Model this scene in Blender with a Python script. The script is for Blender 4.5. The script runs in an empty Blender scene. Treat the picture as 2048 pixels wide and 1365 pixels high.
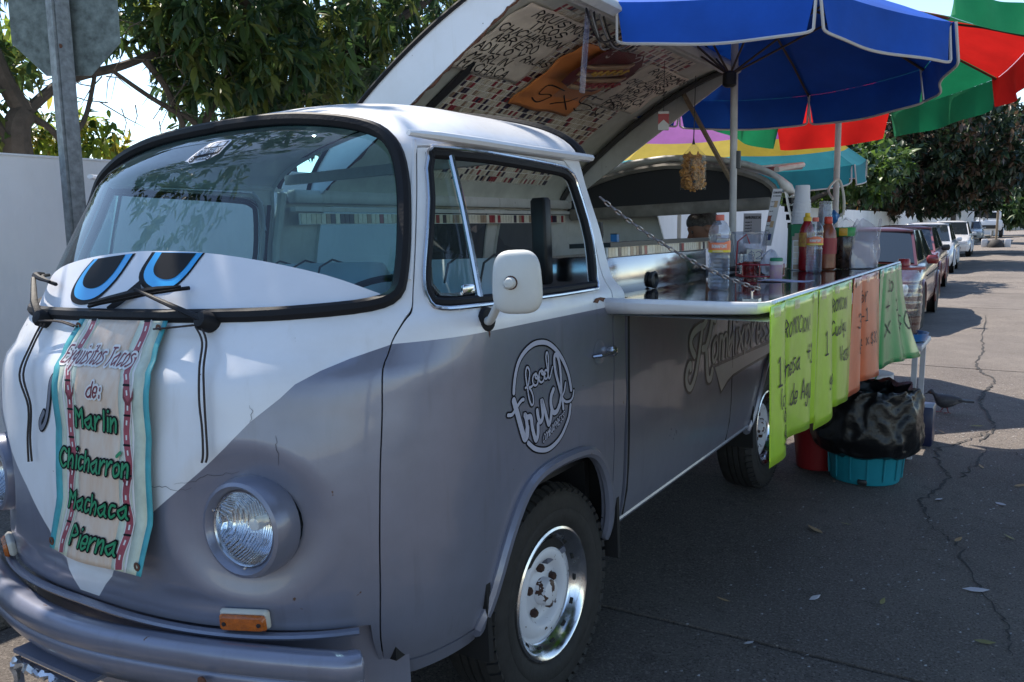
import bpy, bmesh, math, random
import numpy as np
from math import pi, sin, cos, radians as RAD
from mathutils import Vector as V, Matrix, noise as mnoise
from mathutils.geometry import delaunay_2d_cdt
random.seed(7)
SC=bpy.context.scene; COL=SC.collection
# ---------------------------------------------------------------- camera
cam=bpy.data.cameras.new('camera'); camo=bpy.data.objects.new('camera',cam); COL.objects.link(camo)
CAMP=V((1.947,-2.078,1.466))
def _cam(yaw,pitch,roll):
    fw=V((-sin(yaw)*cos(pitch),cos(yaw)*cos(pitch),-sin(pitch))); r=V((cos(yaw),sin(yaw),0)); u=r.cross(fw)
    r2=r*cos(roll)+u*sin(roll); u2=-r*sin(roll)+u*cos(roll)
    return Matrix(((r2.x,u2.x,-fw.x,CAMP.x),(r2.y,u2.y,-fw.y,CAMP.y),(r2.z,u2.z,-fw.z,CAMP.z),(0,0,0,1)))
camo.matrix_world=_cam(.5662,.1405,-.0119)
cam.sensor_width=36; cam.lens=1628.6/2048*36; cam.clip_end=900; cam.clip_start=.05
SC.camera=camo
# ---------------------------------------------------------------- sky and sun
SUN=V((-.56,.20,.80)).normalized()
w=bpy.data.worlds.new('World'); SC.world=w; w.use_nodes=True
nt=w.node_tree; bg=nt.nodes['Background']; sk=nt.nodes.new('ShaderNodeTexSky'); sk.sky_type='NISHITA'; sk.sun_disc=False
sk.sun_elevation=math.asin(SUN.z); sk.sun_rotation=math.atan2(SUN.x,SUN.y); sk.air_density=1.0; sk.dust_density=.1; sk.ozone_density=1.3
nt.links.new(sk.outputs[0],bg.inputs[0]); bg.inputs[1].default_value=.15
sl=bpy.data.lights.new('sun','SUN'); sl.energy=5.0; sl.angle=RAD(.53); sl.color=(1,.92,.81)
so=bpy.data.objects.new('sun',sl); COL.objects.link(so); so.rotation_euler=SUN.to_track_quat('Z','Y').to_euler(); so.location=(-6,2,9)
SC.view_settings.view_transform='Standard'; SC.view_settings.look='None'; SC.view_settings.gamma=1; SC.view_settings.exposure=.9
SC.view_settings.use_curve_mapping=False
# ---------------------------------------------------------------- materials
MATS={}
def mat(name,col,rough=.5,metal=0,spec=.5,var=0,vs=6,bump=0,bs=40,coat=0,alpha=1,transl=0,emit=0,stretch=None,col2=None,rv=0):
    if name in MATS: return MATS[name]
    m=bpy.data.materials.new(name); m.use_nodes=True; n=m.node_tree.nodes; L=m.node_tree.links; b=n['Principled BSDF']
    b.inputs['Roughness'].default_value=rough; b.inputs['Metallic'].default_value=metal; b.inputs['Specular IOR Level'].default_value=spec
    b.inputs['Coat Weight'].default_value=coat; b.inputs['Coat Roughness'].default_value=.08
    c=(*col,1); b.inputs['Base Color'].default_value=c
    co=None
    if var or bump or rv:
        tc=n.new('ShaderNodeTexCoord'); co=tc.outputs['Object']
        if stretch:
            mp=n.new('ShaderNodeMapping'); mp.inputs['Scale'].default_value=stretch; L.new(co,mp.inputs[0]); co=mp.outputs[0]
    out=None
    if var or rv:
        nz=n.new('ShaderNodeTexNoise'); nz.inputs['Scale'].default_value=vs; nz.inputs['Detail'].default_value=7; nz.inputs['Roughness'].default_value=.62; L.new(co,nz.inputs['Vector'])
        rp=n.new('ShaderNodeMapRange'); rp.inputs['From Min'].default_value=.3; rp.inputs['From Max'].default_value=.7; L.new(nz.outputs['Fac'],rp.inputs['Value'])
        if var:
            mx=n.new('ShaderNodeMix'); mx.data_type='RGBA'; L.new(rp.outputs[0],mx.inputs['Factor'])
            c1=tuple(x*(1-var) for x in col) if col2 is None else col
            c2=tuple(min(1,x*(1+var)) for x in col) if col2 is None else col2
            mx.inputs['A'].default_value=(*c1,1); mx.inputs['B'].default_value=(*c2,1); out=mx.outputs['Result']; L.new(out,b.inputs['Base Color'])
        if rv:
            r2=n.new('ShaderNodeMapRange'); r2.inputs['To Min'].default_value=max(0,rough-rv); r2.inputs['To Max'].default_value=min(1,rough+rv); L.new(rp.outputs[0],r2.inputs['Value']); L.new(r2.outputs[0],b.inputs['Roughness'])
    if bump:
        nb=n.new('ShaderNodeTexNoise'); nb.inputs['Scale'].default_value=bs; nb.inputs['Detail'].default_value=6; L.new(co,nb.inputs['Vector'])
        bp=n.new('ShaderNodeBump'); bp.inputs['Strength'].default_value=bump; bp.inputs['Distance'].default_value=.01; L.new(nb.outputs['Fac'],bp.inputs['Height']); L.new(bp.outputs[0],b.inputs['Normal'])
    if emit:
        b.inputs['Emission Color'].default_value=c; b.inputs['Emission Strength'].default_value=emit
    if transl:
        tr=n.new('ShaderNodeBsdfTranslucent'); ms=n.new('ShaderNodeMixShader'); ms.inputs[0].default_value=transl
        tr.inputs[0].default_value=c
        if out: L.new(out,tr.inputs[0])
        L.new(b.outputs[0],ms.inputs[1]); L.new(tr.outputs[0],ms.inputs[2]); L.new(ms.outputs[0],n['Material Output'].inputs[0])
    MATS[name]=m; return m
def glass(name,tint=(.85,.92,.92),rough=.0,ior=1.45,base=.0,haze=0,hcol=(.7,.7,.7)):
    if name in MATS: return MATS[name]
    m=bpy.data.materials.new(name); m.use_nodes=True; n=m.node_tree.nodes; L=m.node_tree.links
    n.remove(n['Principled BSDF'])
    t=n.new('ShaderNodeBsdfTransparent'); t.inputs[0].default_value=(*tint,1)
    g=n.new('ShaderNodeBsdfGlossy'); g.inputs['Roughness'].default_value=rough
    f=n.new('ShaderNodeFresnel'); ge=n.new('ShaderNodeNewGeometry'); io=n.new('ShaderNodeMapRange'); io.inputs['To Min'].default_value=ior; io.inputs['To Max'].default_value=1/ior; L.new(ge.outputs['Backfacing'],io.inputs['Value']); L.new(io.outputs[0],f.inputs['IOR'])
    ad=n.new('ShaderNodeMath'); ad.operation='ADD'; ad.inputs[1].default_value=base; ad.use_clamp=True; L.new(f.outputs[0],ad.inputs[0])
    ms=n.new('ShaderNodeMixShader'); L.new(ad.outputs[0],ms.inputs[0]); src=t.outputs[0]
    if haze:
        d=n.new('ShaderNodeBsdfDiffuse'); d.inputs[0].default_value=(*hcol,1); tl=n.new('ShaderNodeBsdfTranslucent'); tl.inputs[0].default_value=(*hcol,1)
        a=n.new('ShaderNodeMixShader'); a.inputs[0].default_value=.5; L.new(d.outputs[0],a.inputs[1]); L.new(tl.outputs[0],a.inputs[2])
        h=n.new('ShaderNodeMixShader'); h.inputs[0].default_value=haze; L.new(src,h.inputs[1]); L.new(a.outputs[0],h.inputs[2]); src=h.outputs[0]
    L.new(src,ms.inputs[1]); L.new(g.outputs[0],ms.inputs[2]); L.new(ms.outputs[0],n['Material Output'].inputs[0])
    MATS[name]=m; return m
# ---------------------------------------------------------------- objects
def tag(o,label=None,cat=None,group=None,kind=None):
    if label: o['label']=label
    if cat: o['category']=cat
    if group: o['group']=group
    if kind: o['kind']=kind
    return o
def empty(name,loc=(0,0,0),rz=0,label=None,cat=None,group=None):
    o=bpy.data.objects.new(name,None); COL.objects.link(o); o.location=loc; o.rotation_euler=(0,0,rz); o.empty_display_size=.1
    return tag(o,label,cat,group)
def link(name,me,parent=None):
    o=bpy.data.objects.new(name,me); COL.objects.link(o)
    if parent is not None: o.parent=parent
    return o
class MB:
    """collects shapes, builds ONE mesh object"""
    def __init__(s): s.v=[]; s.f=[]; s.m=[]; s.sm=[]; s.mats=[]; s.cur=0; s.T=None
    def mat(s,m):
        if m not in s.mats: s.mats.append(m)
        s.cur=s.mats.index(m); return s
    def add(s,vs,fs,smooth=False):
        k=len(s.v)
        if s.T is not None: vs=[s.T@V(p) for p in vs]
        s.v.extend([tuple(p) for p in vs]); s.f.extend([tuple(i+k for i in f) for f in fs]); s.m.extend([s.cur]*len(fs)); s.sm.extend([smooth]*len(fs)); return s
    def box(s,c,d,rot=None,bev=0,taper=1):
        hx,hy,hz=d[0]/2,d[1]/2,d[2]/2
        R=rot if rot is not None else Matrix.Identity(3)
        if bev<=0:
            vs=[]
            for z in (-1,1):
                t=taper if z>0 else 1
                for x,y in ((-1,-1),(1,-1),(1,1),(-1,1)): vs.append(V(c)+R@V((x*hx*t,y*hy*t,z*hz)))
            return s.add(vs,[(0,3,2,1),(4,5,6,7),(0,1,5,4),(1,2,6,5),(2,3,7,6),(3,0,4,7)])
        b=bev; n=3; ring=[]
        for qx,qy,a0 in ((1,1,0),(-1,1,1),(-1,-1,2),(1,-1,3)):
            for i in range(n+1):
                a=(a0+i/n)*pi/2; ring.append((qx*(hx-b)+b*cos(a),qy*(hy-b)+b*sin(a)))
        N=len(ring); vs=[]; lev=[(-hz,.0),(-hz+b,1),(hz-b,1),(hz,.0)]
        b2=b*.6
        for z,k in lev:
            for x,y in ring:
                sx=1 if k else (hx-b2)/hx; sy=1 if k else (hy-b2)/hy
                vs.append(V(c)+R@V((x*sx,y*sy,z)))
        fs=[tuple(reversed(range(N))),tuple(range(3*N,4*N))]
        for l in range(3):
            for i in range(N): fs.append((l*N+i,l*N+(i+1)%N,(l+1)*N+(i+1)%N,(l+1)*N+i))
        return s.add(vs,fs,True)
    def tube(s,pts,r,n=8,cap=True,flat=None):
        pts=[V(p) for p in pts]; m=len(pts); rr=r if hasattr(r,'__len__') else [r]*m
        vs=[]; up=None
        for i,p in enumerate(pts):
            d=(pts[min(i+1,m-1)]-pts[max(i-1,0)])
            d=d.normalized() if d.length>1e-9 else V((0,0,1))
            if up is None: up=V((0,0,1)) if abs(d.z)<.9 else V((1,0,0))
            x=d.cross(up); x=x.normalized() if x.length>1e-6 else d.orthogonal().normalized()
            y=x.cross(d).normalized(); up=y
            for k in range(n):
                a=2*pi*k/n; vs.append(p+x*(cos(a)*rr[i])+y*(sin(a)*rr[i]*(flat or 1)))
        fs=[(i*n+k,i*n+(k+1)%n,(i+1)*n+(k+1)%n,(i+1)*n+k) for i in range(m-1) for k in range(n)]
        if cap: fs+=[tuple(reversed(range(n))),tuple(range((m-1)*n,m*n))]
        return s.add(vs,fs,True)
    def lathe(s,prof,n=24,c=(0,0,0),axis='z',M=None,closed=False,cap=True):
        vs=[]
        for r,h in prof:
            for k in range(n):
                a=2*pi*k/n; p=V((r*cos(a),r*sin(a),h))
                if axis=='x': p=V((p.z,p.x,p.y))
                elif axis=='y': p=V((p.y,p.z,p.x))
                if M is not None: p=M@p
                vs.append(V(c)+p)
        m=len(prof); fs=[(i*n+k,i*n+(k+1)%n,(i+1)*n+(k+1)%n,(i+1)*n+k) for i in range(m-1) for k in range(n)]
        if closed: fs+=[((m-1)*n+k,(m-1)*n+(k+1)%n,(k+1)%n,k) for k in range(n)]
        elif cap:
            if prof[0][0]>1e-6: fs.append(tuple(reversed(range(n))))
            if prof[-1][0]>1e-6: fs.append(tuple(range((m-1)*n,m*n)))
        return s.add(vs,fs,True)
    def prism(s,poly,d0,d1,fn):
        """poly 2D outline, extruded between depths with map fn(u,v,d)"""
        N=len(poly); vs=[fn(u,v,d0) for u,v in poly]+[fn(u,v,d1) for u,v in poly]
        fs=[(i,(i+1)%N,N+(i+1)%N,N+i) for i in range(N)]+[tuple(reversed(range(N))),tuple(range(N,2*N))]
        return s.add(vs,fs)
    def grid(s,fn,nu,nv,smooth=True,flip=False):
        vs=[fn(i/nu,j/nv) for j in range(nv+1) for i in range(nu+1)]
        fs=[]
        for j in range(nv):
            for i in range(nu):
                a=j*(nu+1)+i; q=(a,a+1,a+nu+2,a+nu+1); fs.append(tuple(reversed(q)) if flip else q)
        return s.add(vs,fs,smooth)
    def build(s,name,m=None,parent=None,autos=40):
        me=bpy.data.meshes.new(name); me.from_pydata(s.v,[],s.f)
        for q in (s.mats or [m]): me.materials.append(q)
        if s.mats: me.polygons.foreach_set('material_index',s.m)
        me.polygons.foreach_set('use_smooth',s.sm); me.update()
        if autos and any(s.sm):
            try: me.set_sharp_from_angle(angle=RAD(autos))
            except Exception: pass
        return link(name,me,parent)
def thick(o,t,off=-1):
    md=o.modifiers.new('solid','SOLIDIFY'); md.thickness=t; md.offset=off; return o
def catmull(p,n=6,closed=False):
    p=[np.array(q,float) for q in p]; m=len(p); out=[]
    g=(lambda i:p[i%m]) if closed else (lambda i:p[min(max(i,0),m-1)])
    for i in range(m if closed else m-1):
        a,b,c,d=g(i-1),g(i),g(i+1),g(i+2)
        for k in range(n):
            t=k/n; out.append(.5*((2*b)+(-a+c)*t+(2*a-5*b+4*c-d)*t*t+(-a+3*b-3*c+d)*t**3))
    if not closed: out.append(p[-1])
    return [tuple(float(x) for x in q) for q in out]
def rpoly(poly,r,n=5):
    out=[]; N=len(poly)
    for i in range(N):
        a,b,c=[np.array(poly[j%N],float) for j in (i-1,i,i+1)]
        rr=r[i] if hasattr(r,'__len__') else r
        u=(a-b)/np.linalg.norm(a-b); w_=(c-b)/np.linalg.norm(c-b); k=min(rr,np.linalg.norm(a-b)*.48,np.linalg.norm(c-b)*.48)
        for j in range(n+1):
            t=j/n; q=(1-t)**2*(b+u*k)+2*t*(1-t)*b+t*t*(b+w_*k); out.append((float(q[0]),float(q[1])))
    return out
def dense(poly,step,closed=True):
    out=[]; N=len(poly)
    for i in range(N if closed else N-1):
        a=np.array(poly[i],float); b=np.array(poly[(i+1)%N],float); k=max(1,int(np.ceil(np.linalg.norm(b-a)/step)))
        for j in range(k): out.append(tuple(a+(b-a)*j/k))
    if not closed: out.append(tuple(poly[-1]))
    return out
def inside(pts,poly):
    P=np.asarray(pts,float).reshape(-1,2); x,y=P[:,0],P[:,1]; c=np.zeros(len(P),bool); q=np.asarray(poly,float); j=len(q)-1
    for i in range(len(q)):
        xi,yi=q[i]; xj,yj=q[j]
        if yi!=yj:
            m=((yi>y)!=(yj>y))&(x<(xj-xi)*(y-yi)/(yj-yi)+xi); c^=m
        j=i
    return c
def patch(name,surf,outer,holes=(),lines=(),step=.04,mats=(),pick=None,lip=.015,off=0,parent=None,eps=1e-3,reverse=False,extra=()):
    """trimmed surface patch: surf(u,v)->point, outline and holes in (u,v); edges turned inward by lip"""
    loops=[dense(outer,step)]+[dense(h,step) for h in holes]; segs=[dense(l,step,False) for l in lines]
    pts=[]; edges=[]
    for lp in loops:
        k=len(pts); pts+=lp; edges+=[(k+i,k+(i+1)%len(lp)) for i in range(len(lp))]
    for sg in segs:
        k=len(pts); pts+=sg; edges+=[(k+i,k+i+1) for i in range(len(sg)-1)]
    B=np.array(pts); lo=B.min(0); hi=B.max(0)
    gx=np.arange(lo[0]+step*.5,hi[0],step); gy=np.arange(lo[1]+step*.5,hi[1],step)
    g=np.array([(x+(step*.5 if j%2 else 0),y) for j,y in enumerate(gy) for x in gx])
    if len(g):
        m=inside(g,outer)
        for h in holes: m&=~inside(g,h)
        g=g[m]
        if len(g):
            dm=np.full(len(g),9.)
            for i in range(0,len(B),200): dm=np.minimum(dm,np.sqrt(((g[:,None]-B[None,i:i+200])**2).sum(2)).min(1))
            pts+=[tuple(q) for q in g[dm>step*.45]]
    pts+=list(extra)
    vo,eo,fo,_,_,_=delaunay_2d_cdt([V((float(a),float(b))) for a,b in pts],edges,[],0,1e-6)
    vo=[(p.x,p.y) for p in vo]; cen=np.array([np.mean([vo[i] for i in f],0) for f in fo])
    m=inside(cen,outer)
    for h in holes: m&=~inside(cen,h)
    keep=[tuple(f) for f,k in zip(fo,m) if k]; cen=cen[m]
    used=sorted({i for f in keep for i in f}); ix={u:i for i,u in enumerate(used)}
    P=[]; Nn=[]
    for u in used:
        a,b=vo[u]; p=V(surf(a,b)); du=V(surf(a+eps,b))-V(surf(a-eps,b)); dv=V(surf(a,b+eps))-V(surf(a,b-eps)); n=du.cross(dv)
        n=n.normalized() if n.length>1e-12 else V((0,0,1))
        if reverse: n=-n
        P.append(p+n*off); Nn.append(n)
    F=[]
    for f in keep:
        t=[ix[i] for i in f]
        fn=(P[t[1]]-P[t[0]]).cross(P[t[2]]-P[t[0]])
        if fn.dot(Nn[t[0]]+Nn[t[1]]+Nn[t[2]])<0: t.reverse()
        F.append(t)
    mi=[pick(*q) if pick else 0 for q in cen]; nmain=len(F)
    if lip:
        cnt={}
        for fi,f in enumerate(F):
            for i in range(3): cnt.setdefault(frozenset((f[i],f[(i+1)%3])),[]).append((f[i],f[(i+1)%3],fi))
        low={}
        def lo_(i):
            if i not in low: low[i]=len(P); P.append(P[i]-Nn[i]*lip); Nn.append(Nn[i])
            return low[i]
        for k,l in list(cnt.items()):
            if len(l)==1:
                a,b,fi=l[0]; F.append([b,a,lo_(a),lo_(b)]); mi.append(mi[fi])
    me=bpy.data.meshes.new(name); me.from_pydata([tuple(p) for p in P],[],F)
    for q in mats: me.materials.append(q)
    me.polygons.foreach_set('material_index',mi); me.polygons.foreach_set('use_smooth',[True]*len(F)); me.update()
    ln=[]
    for pi_,p in enumerate(me.polygons):
        for li in p.loop_indices:
            ln.append(tuple(Nn[me.loops[li].vertex_index]) if pi_<nmain else tuple(p.normal))
    me.normals_split_custom_set(ln)
    return link(name,me,parent)
# ---- ribbons (painted strokes) on a mapped surface
def ribbon(mb,path,w_,fn,d=0,cap=True,taper=None):
    n=len(path); P=[np.array(p,float) for p in path]; L_=[];R_=[]
    for i in range(n):
        t=P[min(i+1,n-1)]-P[max(i-1,0)]; l=np.linalg.norm(t); t=t/l if l>1e-9 else np.array([1,0]); q=np.array([-t[1],t[0]])
        ww=w_*.5*(taper(i/(n-1)) if taper else 1); L_.append(P[i]+q*ww); R_.append(P[i]-q*ww)
    vs=[fn(*a,d) for a in L_]+[fn(*a,d) for a in R_]; fs=[(i,n+i,n+i+1,i+1) for i in range(n-1)]
    mb.add(vs,fs)
    if cap:
        for i in (0,n-1):
            ww=w_*.5*(taper(i/(n-1)) if taper else 1)
            mb.add([fn(P[i][0]+ww*cos(a),P[i][1]+ww*sin(a),d+.00005) for a in np.linspace(0,2*pi,11)[:-1]],[tuple(range(10))])
GL={'A':'02 28 42|14 34','B':'02 08 27 36 25 05|25 44 33 02','C':'47 28 06 04 22 43','D':'02 08 37 45 33 02','E':'48 08 02 42|05 35','F':'48 08 02|05 35','G':'47 28 06 04 22 43 45 25','H':'02 08|42 48|05 45','I':'12 18','J':'48 43 22 03','K':'02 08|48 05 42','L':'08 02 42','M':'02 08 25 48 42','N':'02 08 42 48','O':'28 06 04 22 44 46 28','P':'02 08 37 46 25 05','Q':'28 06 04 22 44 46 28|34 51','R':'02 08 37 46 25 05|25 42','S':'47 28 06 25 44 22 03','T':'08 48|28 22','U':'08 03 22 43 48','V':'08 22 48','X':'08 42|02 48','Y':'08 25 48|25 22','Z':'08 48 02 42',
'a':'46 25 04 22 44|46 43 52','b':'08 02 24 36 25 04','c':'36 16 04 12 33','d':'36 15 03 22 43|48 42','e':'04 34 36 16 04 12 33','f':'37 18 16 12|05 35','g':'36 15 04 13 34|36 31 10 01','h':'08 02|04 26 35 32','i':'12 16|18 18','j':'26 21 00|28 28','k':'08 02|36 04 32','l':'18 12','m':'02 06|05 16 25 22|25 46 55 52','n':'02 06|04 26 35 32','o':'26 05 03 12 33 35 26','p':'00 06|05 26 44 22 03','q':'36 15 04 13 34|36 30 41','r':'02 06|04 26 36','s':'36 16 05 24 33 12 02','t':'18 13 22 33|06 36','u':'06 03 22 34|36 32','v':'06 22 46','x':'06 42|02 46','y':'06 23|46 00','z':'06 36 02 32',
'0':'28 06 04 22 44 46 28','1':'07 18 12|02 22','2':'07 28 46 34 02 42','3':'07 28 46 25 44 22 03','4':'38 04 44|38 32','5':'48 08 05 35 44 22 03','$':'47 28 06 25 44 22 03|29 21','+':'25 25|15 55|37 33','x':'06 42|02 46','/':'01 49','(':'29 05 21','.':'12 13','!':'18 14|12 12',':':'12 13|15 16','"':'18 16|28 26','-':'05 45','¡':'16 12|18 18','@':'47 28 06 04 22 43'}
STR=set('AEFHIKLMNTVXYZ147+/-$kvxzil.!:"')
def gstrokes(ch):
    o=[]
    for s in GL.get(ch,'').split('|'):
        p=[(int(q[0]),int(q[1])-2) for q in s.split()]
        if not p: continue
        if len(p)==1 or p[0]==p[-1] and len(p)==2: p=[p[0],(p[0][0]+.15,p[0][1]+.15)]
        if ch not in STR and len(p)>2: p=catmull(p,4)
        o.append(p)
    return o
def text(mb,s,x,y,h,fn,w_,d=0,slant=.0,base=0,jit=0,sx=1,curve=None,rnd=random):
    """hand-lettered line: origin x,y, cap height h, baseline slope base"""
    k=h/6; cx=0
    for ch in s:
        if ch==' ': cx+=3*sx; continue
        wmax=0; jy=rnd.uniform(-jit,jit); js=1+rnd.uniform(-jit,jit)*.25
        for st in gstrokes(ch):
            wmax=max(wmax,max(p[0] for p in st))
            pts=[]
            for px,py in dense(st,1.0,False):
                lx=(cx+px*sx)*k+slant*py*k; ly=(py*js+jy)*k; pts.append((x+lx,y+ly+base*lx+(curve(lx) if curve else 0)))
            ribbon(mb,pts,w_,fn,d)
        cx+=(wmax+1.5)*sx
    return cx*k
# ================================================================ SETTING
def roadz(x): return -.035*(.78-x) if x<.78 else 0.0
def concrete(name,base,dark):
    m=bpy.data.materials.new(name); m.use_nodes=True; n=m.node_tree.nodes; L=m.node_tree.links; b=n['Principled BSDF']; b.inputs['Roughness'].default_value=.92; b.inputs['Specular IOR Level'].default_value=.25
    g=n.new('ShaderNodeNewGeometry'); co=g.outputs['Position']
    def nz(s,d=6,r=.6):
        q=n.new('ShaderNodeTexNoise'); q.inputs['Scale'].default_value=s; q.inputs['Detail'].default_value=d; q.inputs['Roughness'].default_value=r; L.new(co,q.inputs['Vector']); return q.outputs['Fac']
    def mr(x,a,c,lo=0,hi=1):
        q=n.new('ShaderNodeMapRange'); q.inputs['From Min'].default_value=a; q.inputs['From Max'].default_value=c; q.inputs['To Min'].default_value=lo; q.inputs['To Max'].default_value=hi; L.new(x,q.inputs['Value']); return q.outputs[0]
    def mix(f,a,c,t='MIX'):
        q=n.new('ShaderNodeMix'); q.data_type='RGBA'; q.blend_type=t; L.new(f,q.inputs['Factor'])
        for s,k in ((a,'A'),(c,'B')):
            if isinstance(s,tuple): q.inputs[k].default_value=(*s,1)
            else: L.new(s,q.inputs[k])
        return q.outputs['Result']
    c=mix(mr(nz(1.1),.32,.68),dark,base)
    c=mix(mr(nz(9,8,.7),.52,.72),c,tuple(x*.50 for x in base)); c=mix(mr(nz(.35,4,.6),.52,.70),c,tuple(x*.55 for x in base))       # blotches, oil
    c=mix(mr(nz(95,4,.7),.50,.68),c,tuple(min(1,x*1.5) for x in base))   # aggregate
    c=mix(mr(nz(120,3,.6),.57,.66),c,tuple(x*.28 for x in base))   # pits
    v=n.new('ShaderNodeTexVoronoi'); v.inputs['Scale'].default_value=14; L.new(co,v.inputs['Vector'])
    c=mix(mr(v.outputs['Distance'],.07,.045),c,tuple(min(1,x*2.2) for x in base)) # light specks
    L.new(c,b.inputs['Base Color'])
    bp=n.new('ShaderNodeBump'); bp.inputs['Strength'].default_value=1.0; bp.inputs['Distance'].default_value=.015; L.new(mr(nz(70,8,.75),.2,.8),bp.inputs['Height']); L.new(bp.outputs[0],b.inputs['Normal'])
    return m
MCON=concrete('road_concrete',(.222,.194,.172),(.142,.123,.112))
MSID=concrete('sidewalk_concrete',(.25,.235,.22),(.17,.16,.15))
MDIRT=mat('joint_dirt',(.035,.032,.03),.95,var=.4,vs=30)
MEARTH=mat('earth',(.16,.14,.12),.95,var=.35,vs=.6)
gb=MB(); gb.add([(-700,-300,-.32),(700,-300,-.32),(700,900,-.32),(-700,900,-.32)],[(0,1,2,3)])
ground=tag(gb.build('ground',MEARTH),kind='structure')
rd=MB(); YS=[-30,-12,0,12,24,60,140,400]; XS=[-1.36,.78,4,10.5]
for i in range(len(YS)-1):
    for j in range(len(XS)-1):
        a,b_=XS[j],XS[j+1]; rd.add([(a,YS[i],roadz(a)-.03),(b_,YS[i],roadz(b_)-.03),(b_,YS[i+1],roadz(b_)-.03),(a,YS[i+1],roadz(a)-.03)],[(0,1,2,3)])
road=tag(rd.build('road',MDIRT),kind='structure')
rs=random.Random(3)
def slab(x0,x1,y0,y1,h=0):
    g=.007; mb=MB(); nx,ny=6,6
    f=lambda u,v_:(x0+g+(x1-x0-2*g)*u, y0+g+(y1-y0-2*g)*v_+ .03*(x0+(x1-x0)*u), roadz(x0+(x1-x0)*u)+h)
    mb.grid(f,nx,ny,False)
    lo=lambda p:(p[0],p[1],p[2]-.05)
    for k in range(4):
        e=[(f(i/6,0)) for i in range(7)] if k==0 else [f(1,i/6) for i in range(7)] if k==1 else [f(1-i/6,1) for i in range(7)] if k==2 else [f(0,1-i/6) for i in range(7)]
        for a,b_ in zip(e,e[1:]): mb.add([a,b_,lo(b_),lo(a)],[(0,3,2,1)])
    return mb.build('slab',MCON,road)
jy=[-12.2,-9.0,-5.8,-2.6,.62,3.86,7.1,10.4,13.7,17,20.4,24,28,33,40]
for j in range(len(jy)-1):
    for x0,x1 in ((-1.36,2.35),(2.35,6.1),(6.1,10.5)):
        if x0>3 and jy[j]>20: continue
        slab(x0,x1,jy[j],jy[j+1],rs.uniform(-.004,.002))
fr=MB(); 
for x0,x1 in ((-1.36,.78),(.78,10.5)): fr.add([(x0,40.4,roadz(x0)),(x1,40.4,roadz(x1)),(x1,420,roadz(x1)),(x0,420,roadz(x0))],[(0,1,2,3)])
fr.add([(2.36,20.6,-.002),(10.5,20.6,-.002),(10.5,40.4,-.002),(2.36,40.4,-.002)],[(0,1,2,3)])
fr.build('far_lane',MCON,road)
def crack(pts,w_,seed):
    r=random.Random(seed); p=catmull(pts,9); mb=MB(); L_=[]; 
    for i,(x,y) in enumerate(p):
        t=i/(len(p)-1); ww=w_*(.35+r.random()*1.1)*(1-.6*abs(2*t-1)**3); jx=r.gauss(0,.011); jy_=r.gauss(0,.012)
        L_.append((x+jx-ww,y+jy_,x+jx+ww))
    vs=[(a,y,roadz(a)+.004) for a,y,b_ in L_]+[(b_,y,roadz(b_)+.004) for a,y,b_ in L_]; n=len(L_)
    mb.add(vs,[(i,n+i,n+i+1,i+1) for i in range(n-1)]); return mb.build('crack',MDIRT,road)
crack([(1.42,12.6),(1.49,9.98),(1.56,8.3),(1.54,7.41),(1.62,6.95),(1.74,6.58),(1.70,6.0),(1.67,5.54),(1.74,5.0),(1.80,4.47),(1.73,4.05)],.011,1)
crack([(1.80,4.47),(1.66,4.05),(1.53,3.71),(1.55,3.4),(1.61,3.14),(1.60,2.85),(1.54,2.59),(1.58,2.4),(1.61,2.21)],.008,2)
crack([(1.61,3.14),(1.70,3.16),(1.74,3.5),(1.80,3.9)],.005,3)
crack([(1.61,2.21),(1.75,1.98),(1.86,1.55),(1.95,1.25),(1.98,1.0)],.004,4)
crack([(1.95,3.9),(2.1,3.2),(2.05,2.4),(2.2,1.8)],.005,5)
# kerb + pavement on the van's far side
pv=MB()
for y0,y1 in ((-12,-9),(-9,-6),(-6,-3),(-3,0),(0,3),(3,6),(6,9),(9,14),(14,30),(30,120)):
    pv.box((-2.06,(y0+y1)/2,.0),(1.07,y1-y0-.012,.18)); pv.box((-1.445,(y0+y1)/2,-.01),(.15,y1-y0-.01,.22),bev=.03)
tag(pv.build('pavement',MSID),kind='structure')
pe=MB(); pe.box((12,60,-.02),(3,400,.2)); tag(pe.build('far_pavement',MSID),kind='structure')
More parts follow.
